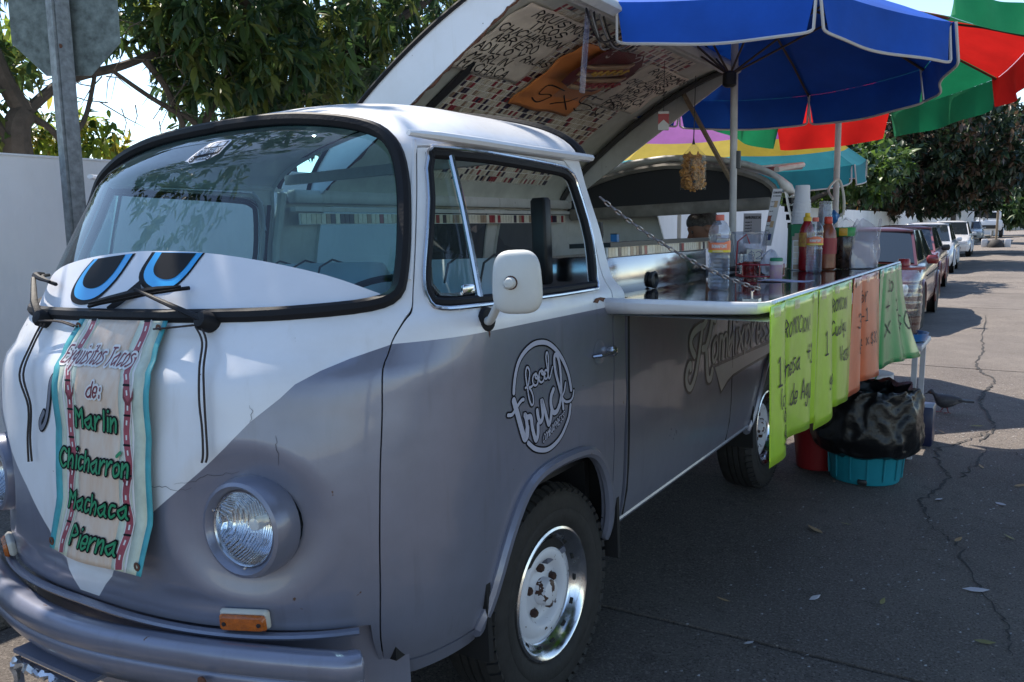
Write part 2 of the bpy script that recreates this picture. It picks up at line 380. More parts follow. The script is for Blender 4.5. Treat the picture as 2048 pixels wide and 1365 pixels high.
# ================================================================ FOOD TRUCK VAN
PHI=RAD(2.0); PIV=V((.78,0,0))
VM=Matrix.Translation(PIV)@Matrix.Rotation(-PHI,4,'Y')@Matrix.Translation(-PIV)
VAN=empty('food_truck_van',label='grey and white camper van with raised roof lid turned into a taco stand',cat='van'); VAN.matrix_world=VM
def van_paint(name,col,rough,metal,coat,dirt=.10):
    m=bpy.data.materials.new(name); m.use_nodes=True; n=m.node_tree.nodes; L=m.node_tree.links; b=n['Principled BSDF']
    b.inputs['Metallic'].default_value=metal; b.inputs['Coat Weight'].default_value=coat; b.inputs['Coat Roughness'].default_value=.06
    tc=n.new('ShaderNodeTexCoord')
    a=n.new('ShaderNodeTexNoise'); a.inputs['Scale'].default_value=3.2; a.inputs['Detail'].default_value=9; a.inputs['Roughness'].default_value=.68; L.new(tc.outputs['Object'],a.inputs['Vector'])
    mp=n.new('ShaderNodeMapping'); mp.inputs['Scale'].default_value=(14,14,1.4); L.new(tc.outputs['Object'],mp.inputs[0])
    s=n.new('ShaderNodeTexNoise'); s.inputs['Scale'].default_value=2.2; s.inputs['Detail'].default_value=6; L.new(mp.outputs[0],s.inputs['Vector'])
    mr=n.new('ShaderNodeMapRange'); mr.inputs['From Min'].default_value=.45; mr.inputs['From Max'].default_value=.8; L.new(a.outputs[0],mr.inputs[0])
    mr2=n.new('ShaderNodeMapRange'); mr2.inputs['From Min'].default_value=.55; mr2.inputs['From Max'].default_value=.85; L.new(s.outputs[0],mr2.inputs[0])
    mm=n.new('ShaderNodeMath'); mm.operation='MAXIMUM'; L.new(mr.outputs[0],mm.inputs[0]); L.new(mr2.outputs[0],mm.inputs[1])
    mx=n.new('ShaderNodeMix'); mx.data_type='RGBA'; mx.inputs['A'].default_value=(*col,1); d=tuple(x*(1-dirt*1.6)*k for x,k in zip(col,(1,.98,.94))); mx.inputs['B'].default_value=(*d,1); L.new(mm.outputs[0],mx.inputs['Factor'])
    # rust nicks
    v=n.new('ShaderNodeTexNoise'); v.inputs['Scale'].default_value=31; v.inputs['Detail'].default_value=3; L.new(tc.outputs['Object'],v.inputs['Vector'])
    mr3=n.new('ShaderNodeMapRange'); mr3.inputs['From Min'].default_value=.755; mr3.inputs['From Max'].default_value=.775; L.new(v.outputs[0],mr3.inputs[0])
    mx2=n.new('ShaderNodeMix'); mx2.data_type='RGBA'; L.new(mr3.outputs[0],mx2.inputs['Factor']); L.new(mx.outputs['Result'],mx2.inputs['A']); mx2.inputs['B'].default_value=(.10,.055,.035,1)
    L.new(mx2.outputs['Result'],b.inputs['Base Color'])
    r=n.new('ShaderNodeMapRange'); r.inputs['To Min'].default_value=rough-.06; r.inputs['To Max'].default_value=rough+.14; L.new(a.outputs[0],r.inputs[0]); L.new(r.outputs[0],b.inputs['Roughness'])
    # hand-applied film: soft waviness and dents
    w1=n.new('ShaderNodeTexNoise'); w1.inputs['Scale'].default_value=5; w1.inputs['Detail'].default_value=2; L.new(tc.outputs['Object'],w1.inputs['Vector'])
    bp=n.new('ShaderNodeBump'); bp.inputs['Strength'].default_value=.22; bp.inputs['Distance'].default_value=.02; L.new(w1.outputs[0],bp.inputs['Height'])
    w2=n.new('ShaderNodeTexNoise'); w2.inputs['Scale'].default_value=240; L.new(tc.outputs['Object'],w2.inputs['Vector'])
    b2=n.new('ShaderNodeBump'); b2.inputs['Strength'].default_value=.05; b2.inputs['Distance'].default_value=.002; L.new(w2.outputs[0],b2.inputs['Height']); L.new(bp.outputs[0],b2.inputs['Normal']); L.new(b2.outputs[0],b.inputs['Normal'])
    return m
MG=van_paint('grey_film',(.198,.208,.270),.27,.30,.4)
MW=van_paint('white_paint',(.72,.73,.76),.32,0,.25,.08)
MW2=van_paint('old_white_paint',(.62,.62,.60),.45,0,.0,.2)
MBLK=mat('black_rubber',(.012,.012,.014),.6,spec=.2,bump=.1,bs=120)
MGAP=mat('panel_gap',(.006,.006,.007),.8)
MCHR=mat('chrome',(.66,.66,.68),.20,1,rv=.10,vs=30)
MSTEEL=mat('stainless',(.52,.50,.50),.16,1,rv=.07,vs=9,bump=.06,bs=6)
MDARK=mat('dark_trim',(.018,.018,.02),.45)
MINT=mat('interior_grey',(.28,.28,.29),.6,var=.15)
MSEAT=mat('seat_vinyl',(.62,.62,.64),.42,var=.08,bump=.15,bs=14)
MRUST=mat('rust',(.11,.045,.025),.85,var=.5,vs=40,bump=.3,bs=90)
KN=np.array([(.33,.33,-.885,.762,.51),
(.40,.40,-.92,.790,.53),(.46,.46,-.955,.812,.55),(.52,.52,-.985,.826,.56),(.60,.60,-1.006,.837,.575),(.75,.75,-1.016,.845,.58),(.90,.90,-1.008,.849,.58),
(1.05,1.05,-.985,.852,.58),(1.12,1.12,-.971,.854,.575),(1.155,1.155,-.955,.855,.565),(1.185,1.185,-.924,.855,.55),(1.22,1.22,-.902,.854,.54),(1.25,1.25,-.882,.848,.535),(1.28,1.28,-.865,.828,.53),(1.31,1.31,-.850,.816,.525),
(1.45,1.45,-.775,.788,.50),(1.60,1.60,-.69,.752,.47),(1.68,1.68,-.64,.735,.45),(1.72,1.715,-.60,.715,.43),(1.80,1.765,-.53,.650,.40),(1.90,1.812,-.42,.535,.36),(2.02,1.850,-.28,.385,.31),(2.16,1.88,-.10,.21,.25),(2.32,1.894,.10,.004,.2)])
def _tan(xk,yk):
    h=np.diff(xk); d=np.diff(yk)/h; m=np.zeros(len(xk))
    for i in range(1,len(xk)-1):
        if d[i-1]*d[i]>0: m[i]=2*d[i-1]*d[i]/(d[i-1]+d[i])
    m[0]=d[0]; m[-1]=d[-1]; return m
_TT=[_tan(KN[:,0],KN[:,j]) for j in (1,2,3,4)]; _XK=list(KN[:,0])
from bisect import bisect_right
_pc={}
def prm(x):
    r=_pc.get(x)
    if r: return r
    xx=min(max(x,_XK[0]),_XK[-1]); i=min(max(bisect_right(_XK,xx)-1,0),len(_XK)-2); h=_XK[i+1]-_XK[i]; t=(xx-_XK[i])/h
    a,b_,c,d=2*t**3-3*t*t+1,(t**3-2*t*t+t)*h,-2*t**3+3*t*t,(t**3-t*t)*h
    r=tuple(float(a*KN[i,j+1]+b_*_TT[j][i]+c*KN[i+1,j+1]+d*_TT[j][i+1]) for j in range(4)); _pc[x]=r; return r
NP=2.5
HLX,HLZ=.537,.815
def S0(a,v):
    z,F,W,D=prm(v); y0=F+D; s=1 if a>=0 else -1; b=abs(a)
    if b<=pi/2: return V((s*W*sin(b)**(2/NP), y0-D*max(cos(b),0)**(2/NP), z))
    return V((s*W,y0+b-pi/2,z))
def S(a,v):
    p=S0(a,v)
    if .5<v<1.12 and abs(a)<1.1:   # dished headlamp surrounds and lower swage
        dx=abs(p.x)-HLX+.012; dz=p.z-HLZ; r=math.hypot(dx,dz)
        if r<.20: p.y+=.024*(.5+.5*cos(pi*min(1,max(0,(r-.10)/.10))))
    if .55<v<.78 and abs(a)<1.0: p.y+=.010*math.exp(-((p.z-(.655-.05*(p.x/.6)**2))/.016)**2)*(1-abs(a))
    return p
def fa(x,v):   # surface angle at lateral x (front)
    W=prm(v)[2]; return math.copysign(math.asin(min(1,(abs(x)/W))**(NP/2)),x)
def ya(y,v,s=1):   # surface angle at length y (side)
    z,F,W,D=prm(v); y0=F+D
    return s*(pi/2+y-y0) if y>=y0 else s*math.acos(min(1,((y0-y)/D))**(NP/2))
def mir(p): return [(-a,v) for a,v in reversed(p)]
gapF=[(1.123,1.668),(1.145,1.573),(1.155,1.453),(1.165,1.343),(1.156,1.278),(1.105,1.249),(1.072,1.209),(1.070,1.166),(1.083,1.091),(1.092,.977),(1.093,.814),(1.084,.66),(1.066,.52),(1.050,.432)]
DY=.322
door_out=catmull(gapF,4)+[(ya(y,v),v) for y,v in ((-.62,.425),(-.45,.428),(-.2,.44),(.1,.45),(DY,.49),(DY,.75),(DY,1.0),(DY,1.2),(DY-.002,1.3),(DY-.01,1.5),(DY-.045,1.63),(DY-.09,1.668),(-.1,1.672),(-.3,1.672))]
def grow(poly,d):
    P=np.array(poly); n=len(P); out=[]; c=P.mean(0)
    ar=.5*sum(P[i-1][0]*P[i][1]-P[i][0]*P[i-1][1] for i in range(n)); sg=1 if ar>0 else -1
    for i in range(n):
        t=P[(i+1)%n]-P[i-1]; l=np.linalg.norm(t); t=t/l if l>1e-9 else t; out.append(tuple(P[i]+sg*d*np.array([t[1],-t[0]])))
    return out
arch=[(-.435,.30),(-.425,.42),(-.40,.47),(-.345,.60),(-.27,.705),(-.20,.752),(-.10,.768),(.03,.766),(.13,.752),(.20,.71),(.255,.63),(.30,.50),(.312,.42),(.315,.30)]
def arch_av(off=0,s=1,yo=0):
    q=[(y+yo,v) for y,v in catmull(arch,3)]
    q=grow(q,off) if off else q
    return [(ya(y,max(.401,v),s),v) for y,v in q]
split=[(1.072,1.203),(.987,1.19),(.918,1.178),(.829,1.156),(.751,1.13),(.705,1.101),(.606,1.05),(.526,.995),(.408,.922),(.261,.829),(.148,.731),(.027,.584)]
spl=[(3.2,1.203)]+split+[(-.02,.584)]+[(-max(.02,a-.045 if a<.9 else a),v) for a,v in reversed(split[:-1])]+[(-3.2,1.203)]
_sx=np.array([p[0] for p in spl])[::-1]; _sy=np.array([p[1] for p in spl])[::-1]
white=lambda a,v: 0 if v>np.interp(a,_sx,_sy) else 1
seal=[(0,1.843),(.333,1.828),(.604,1.791),(.796,1.752),(.937,1.704),(1.021,1.65),(1.069,1.574),(1.09,1.475),(1.099,1.368),(1.078,1.313),(.97,1.291),(.732,1.282),(.506,1.278),(.182,1.277),(0,1.277)]
ws=catmull(seal,3)[:-1]; ws=ws+[(-a,v) for a,v in reversed(ws[1:])]
YB=.42
body_out=[(ya(-.52,.57,-1),.57),(-1.032,.385),(-1.03,.560),(-1.0,.562),(-.5,.572),(0,.572),(.5,.572),(1.0,.562),(1.03,.560),(1.032,.385)]+[(ya(y,v),v) for y,v in ((-.62,.378),(-.45,.382),(-.30,.40),(0,.445),(YB,.445))]
up=[(YB,.9),(YB,1.2),(YB-.005,1.24),(YB-.03,1.29),(YB-.045,1.45),(YB-.07,1.6),(YB-.08,1.68),(YB-.07,1.72),(YB-.06,1.8),(YB-.05,1.9),(YB-.05,2.02),(YB-.05,2.16),(YB-.05,2.315)]
body_out=body_out+[(ya(y,v),v) for y,v in up]+[(-ya(y,v),v) for y,v in reversed(up)]+[(-ya(y,v),v) for y,v in ((YB,.445),(0,.445),(-.30,.40),(-.45,.382),(-.62,.378))]
body_out=body_out[1:]
hole_hl=lambda s:[(fa(s*HLX+.100*cos(t),HLZ+.100*sin(t)),HLZ+.100*sin(t)) for t in np.linspace(0,2*pi,25)[:-1]]
dhole=grow(door_out,.0065)
hl_pts=[]
for s_ in (1,-1):
    for rr_ in np.arange(.108,.205,.0085):
        nn_=int(2*pi*rr_/.011)
        for k_ in range(nn_):
            t_=2*pi*(k_+.5*(int(rr_*1000)%2))/nn_; z_=HLZ+rr_*sin(t_); x_=s_*(HLX-.012)+rr_*cos(t_); hl_pts.append((fa(x_,z_),z_))
shell=patch('cab_shell',S,body_out,[ws,dhole,mir(dhole),arch_av(),arch_av(0,-1),hole_hl(1),hole_hl(-1)],[spl],.030,[MW,MG],white,.02,parent=VAN,extra=hl_pts)
# doors
WIN=[(-.407,1.640),(-.448,1.535),(-.504,1.412),(-.533,1.341),(-.538,1.305),(-.522,1.286),(-.392,1.282),(.177,1.278),(.25,1.296),(.283,1.42),(.268,1.58),(.239,1.622),(.131,1.637),(-.349,1.652)]
win=[(ya(y,v),v) for y,v in catmull(WIN,3,True)]
gapl=[(ya(y,1.203),1.203) for y in (-.9,-.7,-.3,.1,.5)]
def mirmesh(o,name,parent):
    me=o.data.copy(); nrm=[tuple(l.vector) for l in me.corner_normals]
    me.transform(Matrix.Scale(-1,4,(1,0,0))); me.flip_normals(); n=link(name,me,parent); return n
def seals(path,r,d,name,m,par,flat=.6,closed=True,s=1):
    pts=[]
    for a,v in path:
        p=S(a,v); du=S(a+1e-3,v)-S(a-1e-3,v); dv=S(a,v+1e-3)-S(a,v-1e-3); n=du.cross(dv).normalized(); pts.append(p+n*d)
    if closed: pts.append(pts[0])
    mb=MB(); mb.tube([(s*p.x,p.y,p.z) for p in pts],r,8,cap=not closed); return mb.build(name,m,par)
MGL=glass('window_glass',(.62,.78,.80),.0,1.45,.02); MGLW=glass('windshield_glass',(.36,.64,.71),.0,1.45,.03)
for s in (1,-1):
    dr=patch('door',S,door_out if s>0 else mir(door_out),[win if s>0 else mir(win),arch_av(.0,s)],[gapl if s>0 else mir(gapl)],.035,[MW,MG],lambda a,v:0 if v>1.203 else 1,.02,parent=VAN)
    W_=win if s>0 else mir(win)
    VG=[(ya(y,v),v) for y,v in ((-.407,1.640),(-.448,1.535),(-.504,1.412),(-.533,1.341),(-.538,1.305),(-.522,1.286),(-.392,1.284),(-.378,1.40),(-.365,1.52),(-.352,1.648))]; patch('vent_glass',S,VG if s>0 else mir(VG),[],[],.06,[MGL],None,0,-.012,parent=dr)
    seals(win,.013,-.002,'window_seal',MBLK,dr,s=s); seals(grow(win,.016),.006,.004,'chrome_trim',MCHR,dr,s=s)
    # quarter-light bar
    mb=MB(); mb.tube([(s*(S(ya(y,v),v).x+.004),y,v) for y,v in ((-.352,1.648),(-.365,1.52),(-.378,1.40),(-.392,1.288))],.009,8); mb.build('vent_bar',MCHR,dr)
    mb=MB(); mb.tube([(s*(S(ya(y,v),v).x-.004),y,v) for y,v in ((-.40,1.300),(-.47,1.297),(-.512,1.302),(-.524,1.33),(-.51,1.38))],.008,6); mb.box((s*(S(ya(-.43,1.305),1.305).x+.003),-.425,1.312),(.012,.05,.022),bev=.004); mb.build('vent_latch',MCHR,dr)
    seals(catmull(gapF,3),.008,-.016,'gap_seal',MGAP,dr,closed=False,s=s); seals([(ya(DY,v),v) for v in np.linspace(.80,1.62,16)],.008,-.016,'gap_seal',MGAP,dr,closed=False,s=s)
    # handle
    if s>0:
        x=S(ya(.2,1.06),1.06).x; mb=MB()
        dd=[(x+.004,.165,1.058),(x+.022,.178,1.06),(x+.03,.22,1.061),(x+.026,.265,1.06)]; mb.tube(dd,[.009,.012,.012,.011],8,flat=.6); mb.box((x+.012,.285,1.06),(.03,.035,.032),bev=.008); mb.build('handle',MCHR,dr)
        mb=MB(); mb.lathe([(.0,.0025),(.034,.002),(.04,.0008)],20,(x+.001,.215,1.065),'x'); mb.build('handle_recess',MG,dr)
    # arch lip
    for nm,off,r in (('arch_trim',.012,.017),):
        q=[(ya(y,max(v,.42),s),max(v,.42)) for y,v in grow(catmull(arch,3),.012)][1:-1]
        mb=MB(); mb.tube([S(a,v)+V((s*.002,0,0)) for a,v in q],.019,8,flat=1.0); mb.build(nm,MG,VAN)
patch('windshield',S,ws,[],[],.05,[MGLW],None,0,-.010,parent=VAN)
wsh=VAN.children[-1] if False else bpy.data.objects['windshield']
seals(ws,.018,.001,'windshield_seal',MBLK,wsh)
# printed white eyelid film with half-closed eyes on the lower windshield
dtop=[(-1.04,1.318),(-.967,1.33),(-.771,1.367),(-.497,1.406),(-.241,1.430),(-.044,1.441),(.05,1.441),(.241,1.432),(.497,1.406),(.771,1.367),(.967,1.328),(1.04,1.312)]
dlow=[(1.0,1.302),(.732,1.296),(.4,1.292),(0,1.291),(-.4,1.292),(-.732,1.296),(-1.0,1.302)]
MDEC=mat('white_film',(.66,.67,.72),.45,var=.05); MDB=mat('black_film',(.008,.008,.010),.6,spec=.15); MDC=mat('cyan_film',(.02,.34,.74),.35)
patch('eyelid_decal',S,catmull(dtop,3)+dlow,[],[],.04,[MDEC],None,0,-.007,parent=wsh)
def eye(pts,cy,m,off,nm='eye_decal'): patch(nm,S,catmull(pts,4)+cy,[],[],.03,[m],None,0,off,parent=wsh)
dz=lambda a:float(np.interp(a,[p[0] for p in dtop],[p[1] for p in dtop]))-.001
e1=[(-.195,1.425),(-.235,1.39),(-.255,1.345),(-.225,1.315),(-.15,1.304),(-.08,1.318),(-.03,1.367),(-.004,1.437)]
e2=[(.040,1.438),(.024,1.385),(.050,1.352),(.111,1.336),(.170,1.343),(.214,1.376),(.240,1.411),(.256,1.430)]
def inner(e,fx,fy,c=None,top=1.428):
    cx=sum(p[0] for p in e)/len(e) if c is None else c
    return [(cx+(a-cx)*fx,top+(v-top)*fy) for a,v in e]
for e,sh in ((e1,.0),(e2,.0)):
    eye(e,[],MDB,-.0055); i1=inner(e,.90,.90,c=e[0][0]*.35+e[-1][0]*.65); eye(i1,[],MDC,-.0045); eye(inner(e,.66,.66,c=e[0][0]*.45+e[-1][0]*.55),[],MDB,-.0035)
mb=MB()
def fs(u,v,d): 
    p=S(u,v); return V((p.x,p.y-.004-d,p.z))
ribbon(mb,[(.055,1.355),(.03,1.335),(.008,1.312),(-.012,1.292)],.026,fs,0,False,lambda t:1-.35*t); mb.build('eye_decal',MDB,wsh)
# window sticker (little van outline with lettering)
def stk(u,v,d):
    p=S(.088+u*.66,1.712+v*.64); n=V((0,-.78,.62)); return p+n*(-.005+d)
mb=MB(); mb.mat(MDEC); o=[(-.10,-.050),(-.082,-.052),(-.06,-.065),(.05,-.055),(.075,-.038),(.095,-.03),(.098,.0),(.105,.045),(.09,.055),(.0,.056),(-.045,.045),(-.07,.01)]; mb.add([stk(u,v,0) for u,v in o],[tuple(range(len(o)))])
mb.mat(MDB)
for q in ([(-.072,-.022),(-.06,.002),(.088,.006),(.088,-.03),(.02,-.036),(-.07,-.04)],[(-.055,.012),(-.03,.036),(.0,.046),(.0885,.047),(.088,.011)]): mb.add([stk(u,v,.0006) for u,v in q],[tuple(range(len(q)))])
mb.mat(MDEC)
for q in ([(-.045,.014),(-.028,.033),(-.012,.036),(-.018,.014)],[(-.012,.014),(-.004,.038),(.034,.040),(.03,.014)],[(.037,.014),(.041,.040),(.08,.041),(.078,.014)]): mb.add([stk(u,v,.0012) for u,v in q],[tuple(range(len(q)))])
text(mb,'SENOR FROGS',-.066,-.027,.024,stk,.0035,.0014,slant=.35,sx=.62,base=.05)
mb.mat(MDB)
for cx in (-.06,.045):
    for r,m_ in ((.016,MDB),(.010,MDEC),(.006,MDB)): mb.mat(m_); mb.add([stk(cx+r*cos(t)*.9,-.045+r*sin(t),.002+.0005*(.02-r)*100) for t in np.linspace(0,2*pi,13)[:-1]],[tuple(range(12))])
mb.mat(MDB); text(mb,'Mazatlan Mexico',-.035,-.054,.010,stk,.0014,.002,slant=.3,sx=.55)
mb.build('window_sticker',None,wsh)
# gutters
for s in (1,-1):
    mb=MB(); ps=[(s*(prm(1.69)[2]*f+.012),y,z) for f,y,z in ((.93,-.475,1.700),(.975,-.40,1.694),(1,-.25,1.690),(1,0,1.688),(1,.25,1.688),(1,.40,1.688))]
    mb.tube(ps,[.012,.020,.021,.021,.021,.021],8,flat=.62); mb.build('gutter',MW,VAN)
mb=MB(); pr=[]
for v in np.linspace(1.69,2.31,24): pr.append((prm(v)[2],.378,prm(v)[0]+.004))
pr=pr+[(-x,y,z) for x,y,z in reversed(pr)]; mb.tube(pr,.014,6); mb.build('roof_edge_seal',MBLK,VAN)
# A-pillar seam strip
for s in (1,-1):
    mb=MB(); q=[(1.098,1.69),(1.12,1.573),(1.132,1.453),(1.142,1.343)]; mb.tube([(s*S(a,v).x,S(a,v).y,S(a,v).z) for a,v in q],.006,6); mb.build('pillar_seam',MW,VAN)
# ---- headlights
MLENS=glass('lamp_glass',(.9,.93,.95),.02,1.5,.06)
MREF=mat('lamp_reflector',(.78,.80,.84),.10,1)
_n=MREF.node_tree.nodes; _L=MREF.node_tree.links; _t=_n.new('ShaderNodeTexCoord'); _w=_n.new('ShaderNodeTexWave'); _w.bands_direction='X'; _w.inputs['Scale'].default_value=46; _w.inputs['Distortion'].default_value=.6; _L.new(_t.outputs['Object'],_w.inputs['Vector']); _b=_n.new('ShaderNodeBump'); _b.inputs['Strength'].default_value=.55; _b.inputs['Distance'].default_value=.01; _L.new(_w.outputs['Fac'],_b.inputs['Height']); _L.new(_b.outputs[0],_n['Principled BSDF'].inputs['Normal'])
for s in (1,-1):
    a0=fa(s*HLX,HLZ); c=S0(a0,HLZ); nrm=(S0(a0+1e-3,HLZ)-S0(a0-1e-3,HLZ)).cross(S0(a0,HLZ+1e-3)-S0(a0,HLZ-1e-3)).normalized()
    ax=(nrm*.32+V((0,-1,.03))*.68).normalized(); M3=ax.to_track_quat('Z','Y').to_matrix()
    c=c+ax*.004
    mb=MB(); mb.lathe([(.112,-.055),(.115,-.026),(.114,-.002),(.108,.014),(.100,.018),(.092,.010),(.086,-.008),(.084,-.03)],40,c,'z',M3,cap=False); hl=mb.build('headlight',MG,VAN)
    mb=MB(); mb.lathe([(.0875,-.006),(.088,.001),(.085,.005),(.082,.002),(.082,-.006)],40,c,'z',M3,cap=False); mb.build('chrome_ring',MCHR,hl)
    mb=MB(); nn=44; N2=36
    def lens(u,v,c=c,M3=M3):
        r=.0835*u; t=2*pi*v; x,y=r*cos(t),r*sin(t); rib=.0018*abs(math.sin(x*210))*(1 if y>-.02 else .4)+.0016*abs(math.sin(y*150))*(1 if y<-.015 else 0)
        return c+M3@V((x,y,.004+.020*(1-u*u)+rib))
    mb.grid(lens,nn,64); mb.build('lens',MLENS,hl)
    mb=MB(); mb.lathe([(.082,-.006),(.071,-.035),(.05,-.058),(.02,-.068),(.0001,-.07)],32,c,'z',M3,cap=False); mb.build('reflector',MREF,hl)
    mb=MB(); mb.lathe([(.0001,-.028),(.014,-.03),(.016,-.045),(.012,-.07)],16,c,'z',M3); mb.build('bulb',mat('bulb',(.8,.8,.78),.2),hl)
    for t in (2.75,.4,-1.57):
        mb=MB(); mb.lathe([(.0001,.003),(.004,.002),(.005,-.002)],10,c+M3@V((.091*cos(t),.091*sin(t),.006)),'z',M3); mb.build('screw',MCHR,hl)
# ---- amber turn signals
MAMB=mat('amber_lens',(.42,.10,.008),.22,coat=.5,var=.3,vs=60,bump=.3,bs=220); MPLA=mat('cream_plastic',(.55,.52,.45),.5,var=.1)
for s in (1,-1):
    x=.515; z=.602; a0=fa(x,z); p=S0(a0,z); nrm=(S0(a0+1e-3,z)-S0(a0-1e-3,z)).cross(S0(a0,z+1e-3)-S0(a0,z-1e-3)).normalized(); nrm.x*=s; p.x*=s
    R3=nrm.to_track_quat('Z','Y').to_matrix()
    # keep local X horizontal
    hx=V((0,0,1)).cross(nrm).normalized(); hy=nrm.cross(hx); R3=Matrix((hx,hy,nrm)).transposed()
    mb=MB(); mb.box(p+nrm*.006,(.120,.046,.020),R3,bev=.008); ts=mb.build('turn_signal',MPLA,VAN)
    mb=MB(); mb.box(p+nrm*.019-hy*.003,(.114,.040,.018),R3,bev=.009); mb.build('amber_lens',MAMB,ts)
    for k in (-.042,.042): mb=MB(); mb.lathe([(.0001,.0305),(.005,.030),(.0055,.026)],10,p+hx*k-hy*.003,'z',R3); mb.build('screw',MDARK,ts)
# ---- apron lip and bumper
def planpath(z,off,xm,n=30):
    o=[]
    for t in np.linspace(-1,1,n):
        x=xm*t; p=S0(fa(x,z),z); nx=V((p.x*.9,p.y+.2,0)).normalized(); o.append(p+V((nx.x*off*(abs(t)**2),nx.y*off,0)))
    return o
mb=MB(); mb.tube([V((p.x,p.y,.570-.010*abs(t))) for p,t in zip(planpath(.575,.018,.72,40),np.linspace(-1,1,40))],.012,8,flat=.7); mb.build('apron_lip',MG,VAN)
mb=MB(); pa=planpath(.52,-.03,.78,30); mb.grid(lambda u,v:(pa[int(u*29)].x,pa[int(u*29)].y,.30+.28*v),29,2); mb.build('lower_apron',MG,VAN)
# bumper: pressed section swept round the nose
def bpath(t):
    # plan of the bumper face
    x=.845*math.sin(t*pi/2)*(1) ; 
    return x
half=[(0,-1.106),(.20,-1.090),(.47,-1.030),(.65,-.975),(.76,-.935),(.805,-.912),(.825,-.885)]
bp=catmull([(-x,y) for x,y in reversed(half[1:])]+half,6)
sec=[(-.056,.536),(-.042,.550),(-.010,.562),(-.001,.558),(.003,.547),(.001,.524),(-.005,.518),(-.005,.510),(.0,.502),(-.012,.472),(-.034,.442),(-.060,.432)]
vs=[];fsx=[]
for i_,(x,y) in enumerate(bp):
    a_,b_=bp[max(i_-1,0)],bp[min(i_+1,len(bp)-1)]; n_=V((b_[1]-a_[1],-(b_[0]-a_[0]),0)).normalized()
    for o_,z in sec: vs.append((x+n_.x*o_,y+n_.y*o_,z))
k=len(sec)
for i in range(len(bp)-1):
    for j in range(k-1): fsx.append((i*k+j,i*k+j+1,(i+1)*k+j+1,(i+1)*k+j))
fsx.append(tuple(range(k))); fsx.append(tuple(reversed(range((len(bp)-1)*k,len(bp)*k))))
mb=MB(); mb.add(vs,[tuple(reversed(f)) for f in fsx],True); bump=mb.build('bumper',MG,VAN,60); thick(bump,.012,-1)
# plate bracket with ragged foil under the bumper
mb=MB(); mb.box((-.02,-1.10,.40),(.36,.012,.012)); mb.box((-.19,-1.10,.36),(.012,.012,.09)); mb.box((.15,-1.10,.36),(.012,.012,.09)); mb.box((-.02,-1.07,.43),(.34,.08,.01)); pb=mb.build('plate_bracket',MG,bump)
rr=random.Random(5); mb=MB()
ps=[(x,-1.110+rr.uniform(-.006,.006),.398+rr.uniform(-.008,.008)) for x in np.linspace(-.19,.15,40)]; mb.tube(ps,[rr.uniform(.006,.014) for _ in ps],5)
ps=[(-.192+rr.uniform(-.006,.006),-1.110,z) for z in np.linspace(.40,.30,14)]; mb.tube(ps,[rr.uniform(.006,.013) for _ in ps],5); mb.build('foil_wrap',mat('foil',(.6,.6,.62),.25,.8),bump)
# dangling bumper bracket bolt slots
for x in (-.5,.5):
    mb=MB(); mb.lathe([(.0001,.004),(.012,.003),(.013,-.002)],12,(x,S0(fa(x,.52),.52).y-.135,.50),'y'); mb.build('bolt',MRUST,bump)
# ---- wheels
MTY=mat('tyre_rubber',(.018,.017,.017),.75,var=.35,vs=25,bump=.15,bs=80)
MRIMW=mat('rim_white',(.60,.61,.66),.4,var=.12,vs=20); MHOLE=mat('rim_hole',(.01,.01,.01),.8)
def rusty(name,col,thr=.62):
    m=bpy.data.materials.new(name); m.use_nodes=True; n=m.node_tree.nodes; L=m.node_tree.links; b=n['Principled BSDF']; b.inputs['Roughness'].default_value=.45
    tc=n.new('ShaderNodeTexCoord'); q=n.new('ShaderNodeTexNoise'); q.inputs['Scale'].default_value=34; q.inputs['Detail'].default_value=4; L.new(tc.outputs['Object'],q.inputs['Vector'])
    r=n.new('ShaderNodeMapRange'); r.inputs['From Min'].default_value=thr; r.inputs['From Max'].default_value=thr+.015; L.new(q.outputs[0],r.inputs[0])
    mx=n.new('ShaderNodeMix'); mx.data_type='RGBA'; mx.inputs['A'].default_value=(*col,1); mx.inputs['B'].default_value=(.055,.022,.014,1); L.new(r.outputs[0],mx.inputs['Factor']); L.new(mx.outputs['Result'],b.inputs['Base Color']); return m
MRIMR=rusty('rim_white_rust',(.62,.63,.68),.64); MHUB=rusty('hub_rust',(.62,.62,.66),.56); MNUT=mat('rusty_nut',(.06,.03,.022),.5,.5,var=.5,vs=60)
